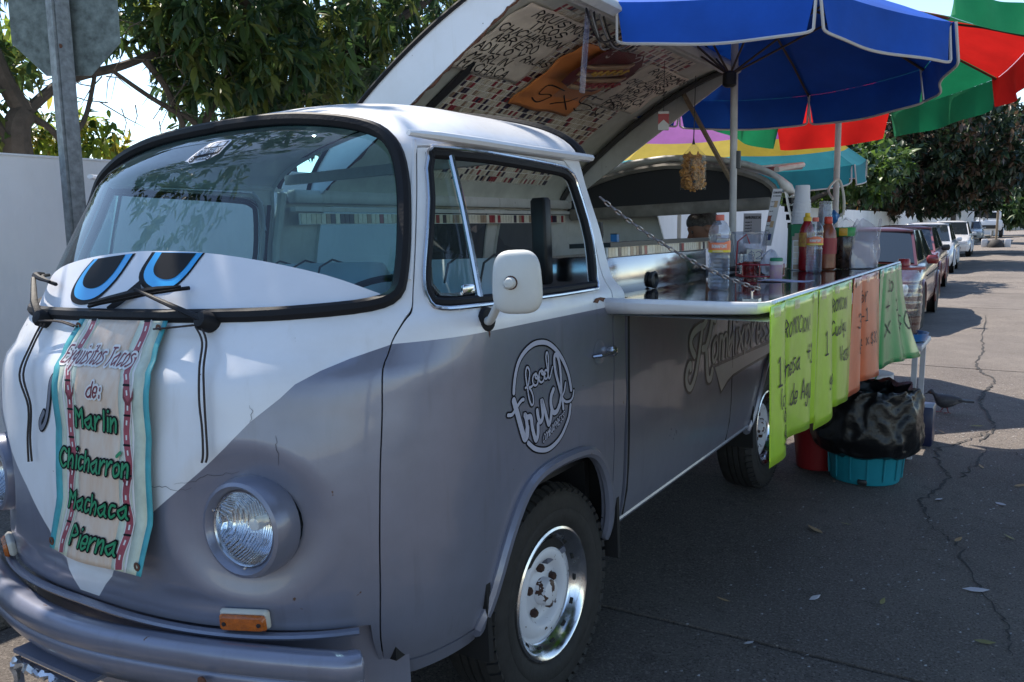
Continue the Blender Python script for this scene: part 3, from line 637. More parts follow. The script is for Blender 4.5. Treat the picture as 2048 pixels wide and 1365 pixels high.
def wheel(x,y,s,turn=0):
    T=Matrix.Translation((x,y,.34))@Matrix.Rotation(turn,4,'Z')@Matrix.Scale(s,4,(1,0,0)) if s<0 else Matrix.Translation((x,y,.34))@Matrix.Rotation(turn,4,'Z')
    def nb(): q=MB(); q.T=T; return q
    t=nb(); t.lathe([(.19,-.085),(.25,-.1),(.30,-.1),(.325,-.086),(.334,-.06),(.335,-.035),(.326,-.033),(.326,-.027),(.337,-.025),(.338,-.004),(.328,-.003),(.328,.003),(.338,.004),(.337,.025),(.326,.027),(.326,.033),(.335,.035),(.334,.060),(.326,.082),(.312,.093),(.300,.0975),(.272,.1005),(.262,.099),(.258,.1015),(.225,.097),(.212,.088),(.200,.078),(.19,.06)],64,axis='x',cap=False)
    for k in range(54):
        a=2*pi*k/54; R3=Matrix.Rotation(a,3,'X')
        t.box(R3@V((.078,0,.3235)),(.034,.024,.020),R3@Matrix.Rotation(.5,3,'Y'))
    o=t.build('wheel',MTY,VAN)
    t=nb(); t.lathe([(.203,.074),(.208,.084),(.206,.092),(.199,.095),(.190,.091),(.176,.071),(.166,.055),(.160,.050),(.160,.045)],64,axis='x',cap=False); t.build('trim_ring',MCHR,o)
    t=nb(); t.lathe([(.162,.046),(.156,.040),(.148,.041),(.138,.055),(.126,.063),(.112,.064),(.102,.058),(.092,.044),(.084,.036),(.072,.034),(.055,.037),(.046,.044),(.040,.044)],64,axis='x',cap=False); rim=t.build('rim',MRIMR,o)
    for k in range(14):
        a=2*pi*(k+.3)/14; t=nb(); R3=Matrix.Rotation(a,3,'X'); c=R3@V((.061,0,.1725)); t.T=T@Matrix.Translation(c)@(R3@Matrix.Rotation(RAD(35),3,'Y')).to_4x4()
        t.lathe([(.0001,.0),(.011,.0005),(.011,-.002)],12,axis='x') if False else t.box((.004,0,0),(.004,.020,.011),bev=.0018); t.build('vent_hole',MHOLE,o)
    t=nb(); t.lathe([(.042,.040),(.043,.062),(.038,.080),(.026,.086),(.0001,.087)],28,axis='x'); t.build('hub_cap',MHUB,o)
    for k in range(5):
        a=2*pi*k/5+.3; t=nb(); t.lathe([(.013,.035),(.013,.050),(.010,.054),(.0001,.055)],6,(0,.072*cos(a),.072*sin(a)),'x'); t.build('lug_nut',MNUT,o)
    return o
wheel(.692,0,1,RAD(-2)); wheel(-.692,0,-1); wheel(.692,2.4,1); wheel(-.692,2.4,-1)
for yc in (0,2.4):
    for s in (1,-1):
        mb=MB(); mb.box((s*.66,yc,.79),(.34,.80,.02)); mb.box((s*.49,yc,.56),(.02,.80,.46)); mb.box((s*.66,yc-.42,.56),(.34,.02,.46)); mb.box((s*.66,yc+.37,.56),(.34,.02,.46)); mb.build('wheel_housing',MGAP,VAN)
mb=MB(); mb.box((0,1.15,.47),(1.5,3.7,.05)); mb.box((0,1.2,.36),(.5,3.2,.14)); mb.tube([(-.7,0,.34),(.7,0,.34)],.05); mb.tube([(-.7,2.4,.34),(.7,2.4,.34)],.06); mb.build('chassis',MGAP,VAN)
mb=MB(); mb.box((.74,.36,.425),(.05,.03,.05)); mb.box((.74,.52,.43),(.02,1.0,.02)); mb.build('jack_point',MG,VAN)
# ---- wipers
def wp(a,v,d): 
    p=S(a,v); return p+V((0,-.8,.5)).normalized()*d
for piv,el,b0,b1 in (((.367,1.258),(.10,1.322),(-.072,1.294),(.262,1.338)),((-.30,1.255),(-.57,1.352),(-.90,1.372),(-.36,1.350))):
    mb=MB(); P0=wp(*piv,.03); P1=wp(*el,.045); mb.tube([P0,P0.lerp(P1,.35)+V((0,-.008,.004)),P1],[.012,.010,.006],8,flat=.6); mb.lathe([(.024,-.03),(.024,.012),(.018,.02),(.0001,.022)],20,P0-V((0,-.01,.006)),'z',V((0,-.85,.35)).to_track_quat('Z','Y').to_matrix()); wo=mb.build('wiper',MBLK,VAN)
    mb=MB(); n=9; mb.tube([wp(b0[0]+(b1[0]-b0[0])*i/n,b0[1]+(b1[1]-b0[1])*i/n+.004*sin(pi*i/n),.012+.006*sin(pi*i/n)) for i in range(n+1)],.0055,6); mb.tube([wp(b0[0]+(b1[0]-b0[0])*t,b0[1]+(b1[1]-b0[1])*t,.022+.018*sin(pi*t)) for t in (.05,.25,.5,.75,.95)],[.004,.007,.009,.007,.004],6); mb.build('blade',MBLK,wo)
# ---- mirror
mc=V((1.045,-.565,1.335)); MMIR=mat('mirror_shell',(.55,.56,.54),.42,var=.06,vs=8)
rot=Matrix.Rotation(RAD(18),3,'Z')
def msh(u,v):
    t=2*pi*u; k=.45+.55*1; ex=2/3.4; x=.055*math.copysign(abs(cos(t))**ex,cos(t)); z=.070*math.copysign(abs(sin(t))**ex,sin(t)); x*=1-.06*(z/.070)
    f=min(1,v*1.0); pr=[(.99,.016),(1.01,.010),(1.0,.002),(.95,-.006),(.80,-.012),(.45,-.017),(.0,-.018)]
    q=v*(len(pr)-1); i=min(int(q),len(pr)-2); w_=q-i; rr=pr[i][0]*(1-w_)+pr[i+1][0]*w_; yy=pr[i][1]*(1-w_)+pr[i+1][1]*w_
    return mc+rot@V((x*rr,yy,z*rr))
mb=MB(); mb.grid(msh,40,12,flip=True); mir_o=mb.build('mirror',MMIR,VAN,60)
mb=MB(); mb.add([mc+rot@V((.0535*math.copysign(abs(cos(t))**.588,cos(t)),.014,.0685*math.copysign(abs(sin(t))**.588,sin(t)))) for t in np.linspace(0,2*pi,41)[:-1]],[tuple(range(40))]); mb.build('mirror_glass',mat('mirror_silver',(.9,.9,.9),.03,1),mir_o)
bs=S(ya(-.40,1.245),1.245)
mb=MB(); ctrl=[bs+V((.0,-.004,-.012)),bs+V((.03,-.03,-.012)),bs+V((.075,-.07,.018)),bs+V((.13,-.12,.060)),mc+rot@V((-.010,-.030,.0))]; mb.tube(catmull(ctrl,5),.0105,10); mb.lathe([(.0001,-.036),(.009,-.034),(.013,-.026),(.012,-.014)],18,mc+rot@V((-.008,.0,.0)),'y',rot); mb.build('mirror_arm',MMIR,mir_o)
mb=MB(); mb.lathe([(.032,0),(.030,.012),(.018,.016)],18,bs+V((-.004,0,-.012)),'x'); mb.build('mirror_base',MBLK,mir_o)
mb=MB(); mb.lathe([(.0145,-.0195),(.016,-.0165),(.013,-.016)],18,mc+rot@V((-.008,0,0)),'y',rot); mb.build('rust_ring',MRUST,mir_o)
# ---- rust chip, scuffs and stains
def fd(y,z,d): return S(ya(y,z),z)+V((.0012+d,0,0))
mb=MB()
for poly in ([(.178,1.226),(.20,1.237),(.235,1.238),(.27,1.233),(.258,1.228),(.25,1.222),(.225,1.230),(.21,1.221),(.19,1.225)],[(-.405,1.224),(-.398,1.226),(-.396,1.195),(-.400,1.186)]): mb.add([fd(a,b_,0) for a,b_ in poly],[tuple(range(len(poly)))])
mb.build('rust_chip',MRUST,VAN)
MHC=mat('paint_crack',(.05,.048,.055),.7)
for pts in ([(.24,.900),(.29,.897),(.33,.899),(.37,.893),(.40,.896)],[(.36,.905),(.40,.912),(.43,.925),(.47,.930),(.51,.934)],[(.60,1.02),(.603,.99),(.600,.95)],[(.545,1.05),(.548,1.07),(.54,1.085)]):
    mb=MB(); rr=random.Random(len(pts)); q=[(x+rr.uniform(-.003,.003),z+rr.uniform(-.003,.003)) for x,z in catmull(pts,4)]; ribbon(mb,q,.0012,lambda x,z,d:S(fa(x,z),z)+V((0,-.0012-d,0)),0,False,lambda t:1-.7*abs(2*t-1)); mb.build('paint_crack',MHC,VAN)
# ---- door logo
LOGO=dict(
ring1=[(-.295,1.027),(-.292,1.05),(-.282,1.082),(-.264,1.11),(-.232,1.131),(-.193,1.143),(-.155,1.144),(-.116,1.137),(-.076,1.118),(-.04,1.09),(-.009,1.054),(.011,1.019),(.023,.979)],
ring2=[(-.228,.876),(-.198,.854),(-.16,.839),(-.12,.832),(-.079,.838),(-.042,.853),(-.012,.878),(.008,.903),(.017,.934)],
t1=[(-.296,1.006),(-.284,.978),(-.27,.944),(-.256,.911),(-.245,.892),(-.234,.897),(-.231,.918)],
t2=[(-.326,.973),(-.306,.971),(-.289,.981),(-.273,.992),(-.257,1.),(-.247,1.)],
r=[(-.231,.918),(-.236,.944),(-.243,.958),(-.232,.948),(-.216,.947),(-.209,.938),(-.205,.915),(-.194,.885),(-.185,.874),(-.175,.888),(-.174,.916)],
u=[(-.177,.956),(-.171,.933),(-.16,.92),(-.147,.935),(-.152,.981),(-.136,.951),(-.123,.92),(-.114,.903),(-.103,.916),(-.097,.94)],
c=[(-.084,.999),(-.098,.981),(-.099,.956),(-.087,.933),(-.066,.932),(-.05,.947)],
k1=[(-.05,.947),(-.038,.983),(-.041,1.044),(-.053,1.084),(-.069,1.098),(-.077,1.085),(-.07,1.048),(-.053,1.009),(-.034,.964),(-.027,.932)],
k2=[(-.012,1.006),(-.02,.983),(-.033,.967),(-.013,.95),(.014,.947),(.031,.955),(.039,.974)],
f=[(-.237,1.03),(-.223,1.034),(-.216,1.052),(-.213,1.071),(-.222,1.084),(-.23,1.082),(-.234,1.067),(-.23,1.045),(-.224,1.019),(-.218,.996),(-.207,.978),(-.197,.98),(-.197,.997),(-.206,1.016),(-.217,1.028),(-.205,1.028),(-.193,1.033)],
o1=[(-.18,1.061),(-.194,1.056),(-.198,1.042),(-.189,1.029),(-.174,1.03),(-.169,1.044),(-.178,1.058),(-.184,1.052),(-.176,1.046),(-.162,1.047)],
o2=[(-.147,1.065),(-.161,1.06),(-.164,1.043),(-.155,1.032),(-.14,1.034),(-.135,1.048),(-.144,1.062),(-.149,1.056),(-.137,1.05),(-.128,1.052)],
d=[(-.113,1.055),(-.127,1.062),(-.135,1.051),(-.128,1.037),(-.115,1.043),(-.11,1.072),(-.112,1.103),(-.12,1.111),(-.124,1.097),(-.117,1.066),(-.111,1.039),(-.103,1.036),(-.095,1.05),(-.088,1.065)])
WID=dict(ring1=.013,ring2=.013,t1=.020,t2=.010,r=.015,u=.014,c=.015,k1=.012,k2=.008,f=.0062,o1=.006,o2=.006,d=.006)
MLOG=mat('logo_grey',(.42,.43,.53),.45); mbk=MB(); mbw=MB(); kk=0
for nm,p in LOGO.items():
    q=catmull(p,6); kk+=1; ribbon(mbk,q,WID[nm]+.009,fd,.0003+kk*2e-5); ribbon(mbw,q,WID[nm],fd,.0009+kk*2e-5)
text(mbk,'COMBIXPRESS',-.150,.856,.022,fd,.0075,.0008,base=.36,sx=.60,slant=.25); text(mbw,'COMBIXPRESS',-.150,.856,.022,fd,.0026,.0016,base=.36,sx=.60,slant=.25)
mbk.build('logo_outline',MDB,VAN); mbw.build('logo_lettering',MLOG,VAN)
# ---- rear body: side panels, tail, far side with windows
def RS(u,v):   # u=y along side then round the tail, v=z ; left side
    z,F,W,D=prm(min(v,1.69)); W=W if v<1.69 else prm(v)[2]
    y1=2.72
    if u<y1: return V((W,u,z))
    t=(u-y1)/.62; a=min(t,1)*pi/2
    return V((W*max(0,cos(a))**.7,y1+.42*sin(a)**.8,z))
def RSm(u,v): p=RS(u,v); return V((-p.x,p.y,p.z))
ra=[(y+2.4,v) for y,v in catmull(arch,3)]
side_out=[(.425,.445),(2.6,.445),(3.34,.46),(3.34,1.20),(2.75,1.20),(.425,1.20)]
sp=patch('side_panel',RS,side_out,[ra],[],.06,[MG],None,.02,parent=VAN)
mb=MB(); mb.tube([RS(y,max(v,.42))+V((.002,0,0)) for y,v in grow(ra,.012)][1:-1],.019,8); mb.build('arch_trim',MG,VAN)
mb=MB(); mb.tube([(RS(1.585,z).x-.001,1.585,z) for z in np.linspace(.46,1.19,9)],.0035,6); mb.tube([(RS(.437,z).x+.001,.437,z) for z in np.linspace(.46,1.19,9)],.004,6); mb.build('panel_seam',MGAP,VAN)
mb=MB(); mb.tube([(RS(y,.447).x-.008,y,.447) for y in (.32,1,1.6,2.05)],.013,8); mb.build('sill_trim',MG,VAN)
def wn(y0,y1): return rpoly([(y0,1.29),(y1,1.29),(y1-.01,1.62),(y0+.01,1.62)],.06)
pr_out=[(.425,.445),(3.34,.46),(3.34,1.20),(3.30,1.62),(2.85,1.66),(.40,1.66)]
rw=patch('far_side_panel',RSm,pr_out,[ra,wn(.62,1.22),wn(1.36,2.0),wn(2.12,2.66)],[[( .3,1.2),(3.5,1.2)]],.07,[MW2,MG],lambda a,v:0 if v>1.2 else 1,.02,parent=VAN,reverse=True)
for i,(a,b_) in enumerate(((.62,1.22),(1.36,2.0),(2.12,2.66))): patch('side_window',RSm,wn(a,b_),[],[],.2,[MGL if i==0 else glass('tinted_glass',(.06,.07,.075),.02,1.5,.03)],None,0,-.01,parent=rw,reverse=True)
# inner trims of the far side: channel and printed tile strip
TC=[(.64,.56,.43),(.76,.71,.60),(.32,.035,.05),(.045,.03,.06),(.36,.25,.18),(.74,.68,.57)]
TM=[mat('tile_%s'%n,c,.28,var=.12,vs=40) for n,c in zip(('sand','cream','red','plum','brown','ivory'),TC)]
def tpick(r): return TM[r.choices(range(6),(6,9,3,4,4,6))[0]]
MGROUT=mat('grout_white',(.85,.84,.82),.6)
mb=MB(); mb.box((-.695,1.66,1.655),(.06,2.5,.055),bev=.012); mb.box((-.685,1.66,1.60),(.03,2.5,.02)); mb.build('roof_channel',MW2,VAN)
mb=MB(); mb.mat(MGROUT); mb.box((-.705,1.66,1.545 if False else 1.635-.075),(.006,2.4,.05)); rr=random.Random(2)
for k in range(80):
    mb.mat(tpick(rr)); mb.box((-.700,.48+k*.03,1.56),(.006,.027,.044))
mb.build('tile_strip',None,VAN)
# ---- roof lid, hinged on the far gutter
TH=RAD(31); HX,HZ=-.72,1.64
def LP(v,y,n): return V((HX+v*cos(TH)-n*sin(TH),y,HZ+v*sin(TH)+n*cos(TH)))
LW=1.43; Y0,Y1=.57,2.86
def ar(v): t=min(max(v/LW,0),1); return .035+.135*(4*t*(1-t))**.62
mb=MB(); mb.grid(lambda u,v:LP(v*LW,Y0+(Y1-Y0)*u,ar(v*LW)),16,22); lid=mb.build('roof_lid',MW,VAN)
MLIN=mat('lid_lining',(.55,.56,.50),.55,var=.18,vs=5,bump=.2,bs=12)
mb=MB(); mb.grid(lambda u,v:LP(.02+v*(LW-.04),Y0+.02+(Y1-Y0-.04)*u,ar(v*LW)-.022),16,22,flip=True); mb.build('lid_lining',MLIN,lid)
def capp(y,t,m,nm):
    mb=MB(); n=26
    for i in range(n):
        a,b_=LW*i/n,LW*(i+1)/n
        P=[LP(a,y,-.006),LP(b_,y,-.006),LP(b_,y,ar(b_)),LP(a,y,ar(a))]; Q=[p+V((0,t,0)) for p in P]
        mb.add(P+Q,[(0,1,2,3),(7,6,5,4),(0,4,5,1),(3,2,6,7)])
    return mb.build(nm,m,lid)
capp(Y0-.012,.014,MW,'front_flange'); capp(Y1-.004,.014,MW2,'rear_flange')
mb=MB(); mb.tube([LP(v,Y0-.016,ar(v)+.004) for v in np.linspace(0,LW,24)],.010,6); mb.build('lid_seal',MBLK,lid); mb=MB(); mb.tube([LP(v,Y1+.012,ar(v)+.002) for v in np.linspace(0,LW,24)],.012,6); mb.build('lid_seal',MBLK,lid)
rr=random.Random(9); mb=MB(); mb.tube([LP(v,Y0-.006+rr.uniform(-.004,.004),-.008+rr.uniform(-.004,.004)) for v in np.linspace(.1,LW-.02,40)],[rr.uniform(.003,.008) for _ in range(40)],5); mb.build('rust_edge',MRUST,lid)
mb=MB(); mb.box(LP(LW-.015,(Y0+Y1)/2,.01),(.05,Y1-Y0,.06),Matrix.Rotation(-TH,3,'Y'),bev=.01); mb.tube([LP(LW-.07,Y0+.05,.03),LP(LW-.07,Y1-.05,.03)],.014,8); mb.build('lid_edge_rail',MW2,lid)
mb=MB(); mb.tube([LP(v,Y1-.05,ar(v)-.05) for v in np.linspace(.05,LW-.05,20)],.028,6,flat=.6); mb.build('lid_gasket',mat('grey_rubber',(.05,.05,.05),.6),lid)
mb=MB(); mb.box(LP(.62,.93,ar(.62)-.030),(1.20,.05,.012),Matrix.Rotation(-TH,3,'Y')); mb.build('dark_strip',mat('charcoal_strip',(.035,.035,.04),.6),lid)
# printed tile sheet on the lining : tiles one by one
TY0,TY1,TV0,TV1=.985,2.52,.05,1.36
mb=MB(); mb.grid(lambda u,v:LP(TV0+(TV1-TV0)*v,TY0+(TY1-TY0)*u,ar(TV0+(TV1-TV0)*v)-.026),8,24,flip=True); mb.build('grout_sheet',MGROUT,lid)
rr=random.Random(21); cells=[]; tv,ty=.0385,.0225
nv=int((TV1-TV0)/tv); ny=int((TY1-TY0)/ty)
for i in range(nv):
    for j in range(ny):
        v=TV0+(i+.5)*tv; y=TY0+(j+.5)*ty
        if i==8 and j%30 not in (5,6): pass
        cells.append((v,y))
def tl(mb,v,y,n=.002):
    P=[]
    for dn in (-.0262,-.0262-n):
        for a,b_ in ((-1,-1),(1,-1),(1,1),(-1,1)): vv=v+a*(tv/2-.0030); P.append(LP(vv,y+b_*(ty/2-.0023),ar(vv)+dn))
    mb.add(P,[(4,7,6,5)] + [(0,1,5,4),(1,2,6,5),(2,3,7,6),(3,0,4,7)])
cells.sort(key=lambda q:(q[1]>1.7)*2+abs(q[0]-.55)+abs(q[1]-1.1)*.8)
stuff={}
for k,(v,y) in enumerate(cells):
    m_=tpick(rr)
    if k<290:
        mb=MB(); tl(mb,v,y); mb.build('tile',m_,lid,0)
    else: tl(stuff.setdefault(m_.name,(MB(),m_))[0].mat(m_),v,y)
big=MB()
for b_,m_ in stuff.values(): big.mat(m_); big.add(b_.v,b_.f)
tag(big.build('tiles',None,lid,0),kind='stuff')
# prop stick and chain stay of the lid
MWOOD=mat('weathered_wood',(.27,.20,.13),.8,var=.25,vs=20,stretch=(1,1,8),bump=.2,bs=60)
# ---- rear hoop, louvred pillars, open tailgate
mb=MB()
def hoop(u,v):
    a=-pi/2+pi*u; 
    return V((0,0,0))
n=22; prof=[]
for v in np.linspace(1.66,2.31,12): z,F,W,D=prm(v); prof.append((W,z))
prof=prof+[(-x,z) for x,z in reversed(prof[:-1])]
vs=[(x,y,z+dz_) for y,dz_ in ((2.88,0),(3.14,-.03)) for x,z in prof]; n=len(prof)
mb.add(vs,[(i,i+1,n+i+1,n+i) for i in range(n-1)],True); hp=mb.build('rear_roof',MW2,VAN); thick(hp,.03,-1)
mb=MB(); vs=[]
for y in (2.90,2.94):
    for x,z in prof: vs.append((x*.97,y,z-.02))
    for x,z in prof: vs.append((x*.93,y,min(z-.06,1.60+.0*z)))
mb.add(vs,[(i,i+1,n+i+1,n+i) for i in range(n-1)]+[(2*n+n+i,2*n+n+i+1,2*n+i+1,2*n+i) for i in range(n-1)]+[(n+i,n+i+1,3*n+i+1,3*n+i) for i in range(n-1)]); mb.build('rear_header',mat('dark_liner',(.03,.03,.032),.6),hp)
mb=MB(); mb.tube([(x*.965,2.885,z-.035) for x,z in prof],.022,6); mb.box((0,2.90,1.585),(1.36,.05,.075),bev=.015); mb.build('rear_header_rail',mat('dark_rail',(.24,.22,.19),.6,var=.4,vs=8),hp)  # rail in a darker, blotchy tone than the old white parts
for s in (1,-1):
    mb=MB(); 
    def pil(u,v,s=s):
        z=1.18+.50*v; W=prm(z)[2]; y=2.86+.14*v*(1-.3*v)+.30*u-.10*u*v; return V((s*(W-.03*u*u),y,z))
    mb.grid(pil,6,10,flip=s<0); po=mb.build('rear_pillar',MW2,VAN)
    for k in range(7):
        z=1.30+k*.05; mb=MB(); W=prm(z)[2]; y0=2.93+.12*((z-1.18)/.5)*.8
        mb.box((s*(W-.012),y0+.09,z),(.05,.20-.008*k,.034)); mb.build('louvre_slot',MGAP,po)
        mb=MB(); mb.box((s*(W+.006),y0+.10,z+.022),(.03,.20-.008*k,.010),Matrix.Rotation(s*-.6,3,'Y')); mb.build('louvre',MW2,po)
MTG=mat('tailgate_paint',(.18,.055,.055),.4,coat=.3,var=.1)
mb=MB(); tg=Matrix.Rotation(RAD(4),3,'X'); mb.box(V((.05,3.55,1.83)),(1.15,.80,.03),tg,bev=.012); tgo=mb.build('tailgate',MTG,VAN)
mb=MB(); mb.tube([(.64,3.17,1.80),(.645,3.5,1.835),(.63,3.9,1.87),(.5,3.96,1.875),(-.4,3.96,1.875),(-.53,3.9,1.87),(-.54,3.17,1.80)],.018,8); mb.build('tailgate_edge',MW2,tgo)
# ---- counter flap (the lower side wall, hinged down) 
MTOP=mat('counter_top',(.020,.018,.022),.07,spec=.7,rv=.05,vs=14)
CX0,CX1,CY0,CY1=.862,1.36,.275,3.02
cz=lambda x:1.222-.012*(x-.86)/.45
mb=MB(); mb.add([(CX0,CY0+.02,cz(CX0)),(CX1-.012,CY0+.02,cz(CX1)),(CX1-.012,CY1,cz(CX1)),(CX0,CY1,cz(CX0))],[(0,1,2,3)]); mb.add([(CX0-.12,CY0+.18,cz(CX0)-.001),(CX0,CY0+.18,cz(CX0)-.001),(CX0,CY1,cz(CX0)-.001),(CX0-.12,CY1,cz(CX0)-.001)],[(0,1,2,3)]); ct=mb.build('counter_top',MTOP,VAN)
mb=MB(); secp=[(0,.004),(-.012,.004),(-.018,-.004),(-.016,-.018),(-.006,-.030),(.02,-.036)]
ed=[(CX0-.01,CY0,0,-1),(CX0+.12,CY0-.004,0,-1),(CX1-.10,CY0,0,-1),(CX1-.03,CY0+.008,.3,-.95),(CX1-.006,CY0+.04,.95,-.3),(CX1,CY0+.10,1,0),(CX1,1.5,1,0),(CX1,CY1,1,0)]
vs=[];k=len(secp)
for x,y,nx,ny in ed:
    kz=1.15-.6*min(1,max(0,(x-CX0)/(CX1-CX0)))
    for o_,z in secp: vs.append((x-nx*o_*kz-nx*.012,y-ny*o_*kz-ny*.012,cz(x)+(z*kz if z<0 else z)))
mb.add(vs,[(i*k+j,(i+1)*k+j,(i+1)*k+j+1,i*k+j+1) for i in range(len(ed)-1) for j in range(k-1)],True); fl=mb.build('counter_rim',MW,ct); thick(fl,.006,-1)
mb=MB(); mb.add([(CX0,CY0+.01,cz(CX0)-.045),(CX1,CY0+.01,cz(CX1)-.045),(CX1,CY1,cz(CX1)-.045),(CX0,CY1,cz(CX0)-.045)],[(3,2,1,0)]); mb.build('counter_underside',MW2,ct)
mb=MB(); mb.tube([(CX1+.004,CY0+.06,cz(CX1)+.006),(CX1+.004,CY1,cz(CX1)+.006)],.007,6); mb.build('foil_edge',mat('foil_edge',(.55,.62,.72),.3,.7,bump=.5,bs=60),ct)
mb=MB(); mb.box((CX1-.10,CY0+.20,cz(CX1)+.004),(.05,.03,.006)); mb.tube([(CX1-.10,CY0+.20,cz(CX1)),(CX1-.10,CY0+.20,cz(CX1)+.028),(CX1-.10,CY0+.215,cz(CX1)+.03)],.004,6); mb.build('chain_bracket',MSTEEL,ct)
# ---- steel griddle box behind the counter
mb=MB(); mb.box((.58,.99,1.275),(.36,1.02,.17),bev=.006); gr=mb.build('steel_griddle',MSTEEL,VAN)
mb=MB(); mb.mat(MGROUT); mb.box((.763,.99,1.372),(.006,1.03,.034)); rr=random.Random(31)
for k in range(40): mb.mat(tpick(rr)); mb.box((.766,.49+k*.0258,1.372),(.006,.0225,.032))
mb.build('tile_strip',None,gr)
mb=MB(); mb.box((.70,.99,1.398),(.16,1.04,.016)); mb.build('griddle_shelf',MDARK,gr)
mb=MB(); mb.lathe([(.030,0),(.034,.016),(.026,.020),(.018,.01)],20,(.762,.86,1.255),'x'); mb.build('griddle_knob',MDARK,gr)
# ---- cabin interior
mb=MB(); mb.box((0,-.50,1.17),(1.2,.34,.16),bev=.05); mb.box((.33,-.50,1.27),(.34,.14,.10),bev=.04); dsh=mb.build('dashboard',MDARK,VAN)
mb=MB(); M3=Matrix.Rotation(RAD(35),3,'X'); c=V((.36,-.34,1.22)); mb.tube([c+M3@V((.19*cos(t),.19*sin(t),0)) for t in np.linspace(0,2*pi,33)],.011,8); mb.tube([c,c+M3@V((0,0,-.25))],.02); mb.tube([c+M3@V((-.19,0,0)),c+M3@V((.19,0,0))],.01); mb.build('steering_wheel',MDARK,VAN)
for x in (.40,-.32):
    mb=MB(); mb.box((x,.12,1.12),(.50 if x>0 else .74,.16,.50),Matrix.Rotation(RAD(-9),3,'X'),bev=.06); so_=mb.build('seat',MSEAT,VAN)
    mb=MB(); mb.box((x,-.12,.86),(.50 if x>0 else .74,.46,.16),bev=.05); mb.build('seat_cushion',MSEAT,so_)
    mb=MB()
    for dx in (-.14,.0,.14): mb.tube([(x+dx,.025,1.30),(x+dx,.05,1.36),(x+dx,.115,1.385),(x+dx,.17,1.37)],.004,5)
    mb.build('seat_seam',MDARK,so_)
mb=MB(); mb.box((0,.3,.75),(1.5,.03,.5)); mb.box((0,-.1,.70),(1.5,1.3,.03)); mb.build('cabin_floor',MDARK,VAN)
mb=MB(); mb.box((.0,.385,1.72),(1.36,.03,.04)); mb.build('cabin_roof_beam',MW2,VAN)
for s in (1,-1):
    mb=MB(); mb.tube([(s*.70,.37,1.67),(s*.76,.37,1.45),(s*.80,.38,1.24)],.02,8); mb.build('inner_pillar',MW2,VAN)
mb=MB(); mb.box((.55,.40,1.42),(.06,.05,.30),bev=.01); mb.build('belt_pillar',MDARK,VAN)
# ================================================================ SURROUNDINGS
MWALL=mat('white_wall',(.76,.75,.76),.85,var=.07,vs=2.2,bump=.3,bs=25,stretch=(1,1,.5))
def wallseg(y0,y1,h,x=-2.6,t=.18,m=MWALL,name='garden_wall',label=None):
    mb=MB(); mb.box((x-t/2,(y0+y1)/2,h/2),(t,y1-y0-.004,h)); o=mb.build(name,m)
    mb=MB(); mb.box((x-t/2,(y0+y1)/2,h+.006),(t+.012,y1-y0-.002,.014),bev=.005); mb.build('wall_cap',m,o)
    mb=MB(); mb.add([(x+.002,y0+.02,.09),(x+.002,y1-.02,.09),(x+.002,y1-.02,.22),(x+.002,y0+.02,.20)],[(0,1,2,3)]); mb.build('splash_band',mat('wall_dirt',(.42,.40,.38),.9,var=.25,vs=6),o)
    return tag(o,label,'wall')
wallseg(-14,15.2,1.86,label='long white plastered garden wall running behind the van under the trees')
w2=wallseg(15.2,31.5,1.80,label='white wall stretch with black street lettering behind the parked cars')
wallseg(31.5,60,1.95,x=-2.55,label='farther white wall with vertical dark lettering past the parked cars')
def fw_(u,v,d): return V((-2.594+d,u,v))
mb=MB(); text(mb,'DOMO  2  NORTE',20.6,1.10,.22,fw_,.035,.002,sx=1.7); mb.build('wall_lettering',mat('sign_black',(.015,.015,.02),.7),w2)
w3=bpy.data.objects['garden_wall.002']
mb=MB(); fw3=lambda u,v,d:V((-2.545+d,u,v))
for i,ch in enumerate('RUNAD'): text(mb,ch,33.2,.85+.13*i,.12,fw3,.03,.002,sx=3)
text(mb,'8',36.2,1.6,.15,fw3,.03,.002,sx=3); mb.build('wall_lettering',MATS['sign_black'],w3)
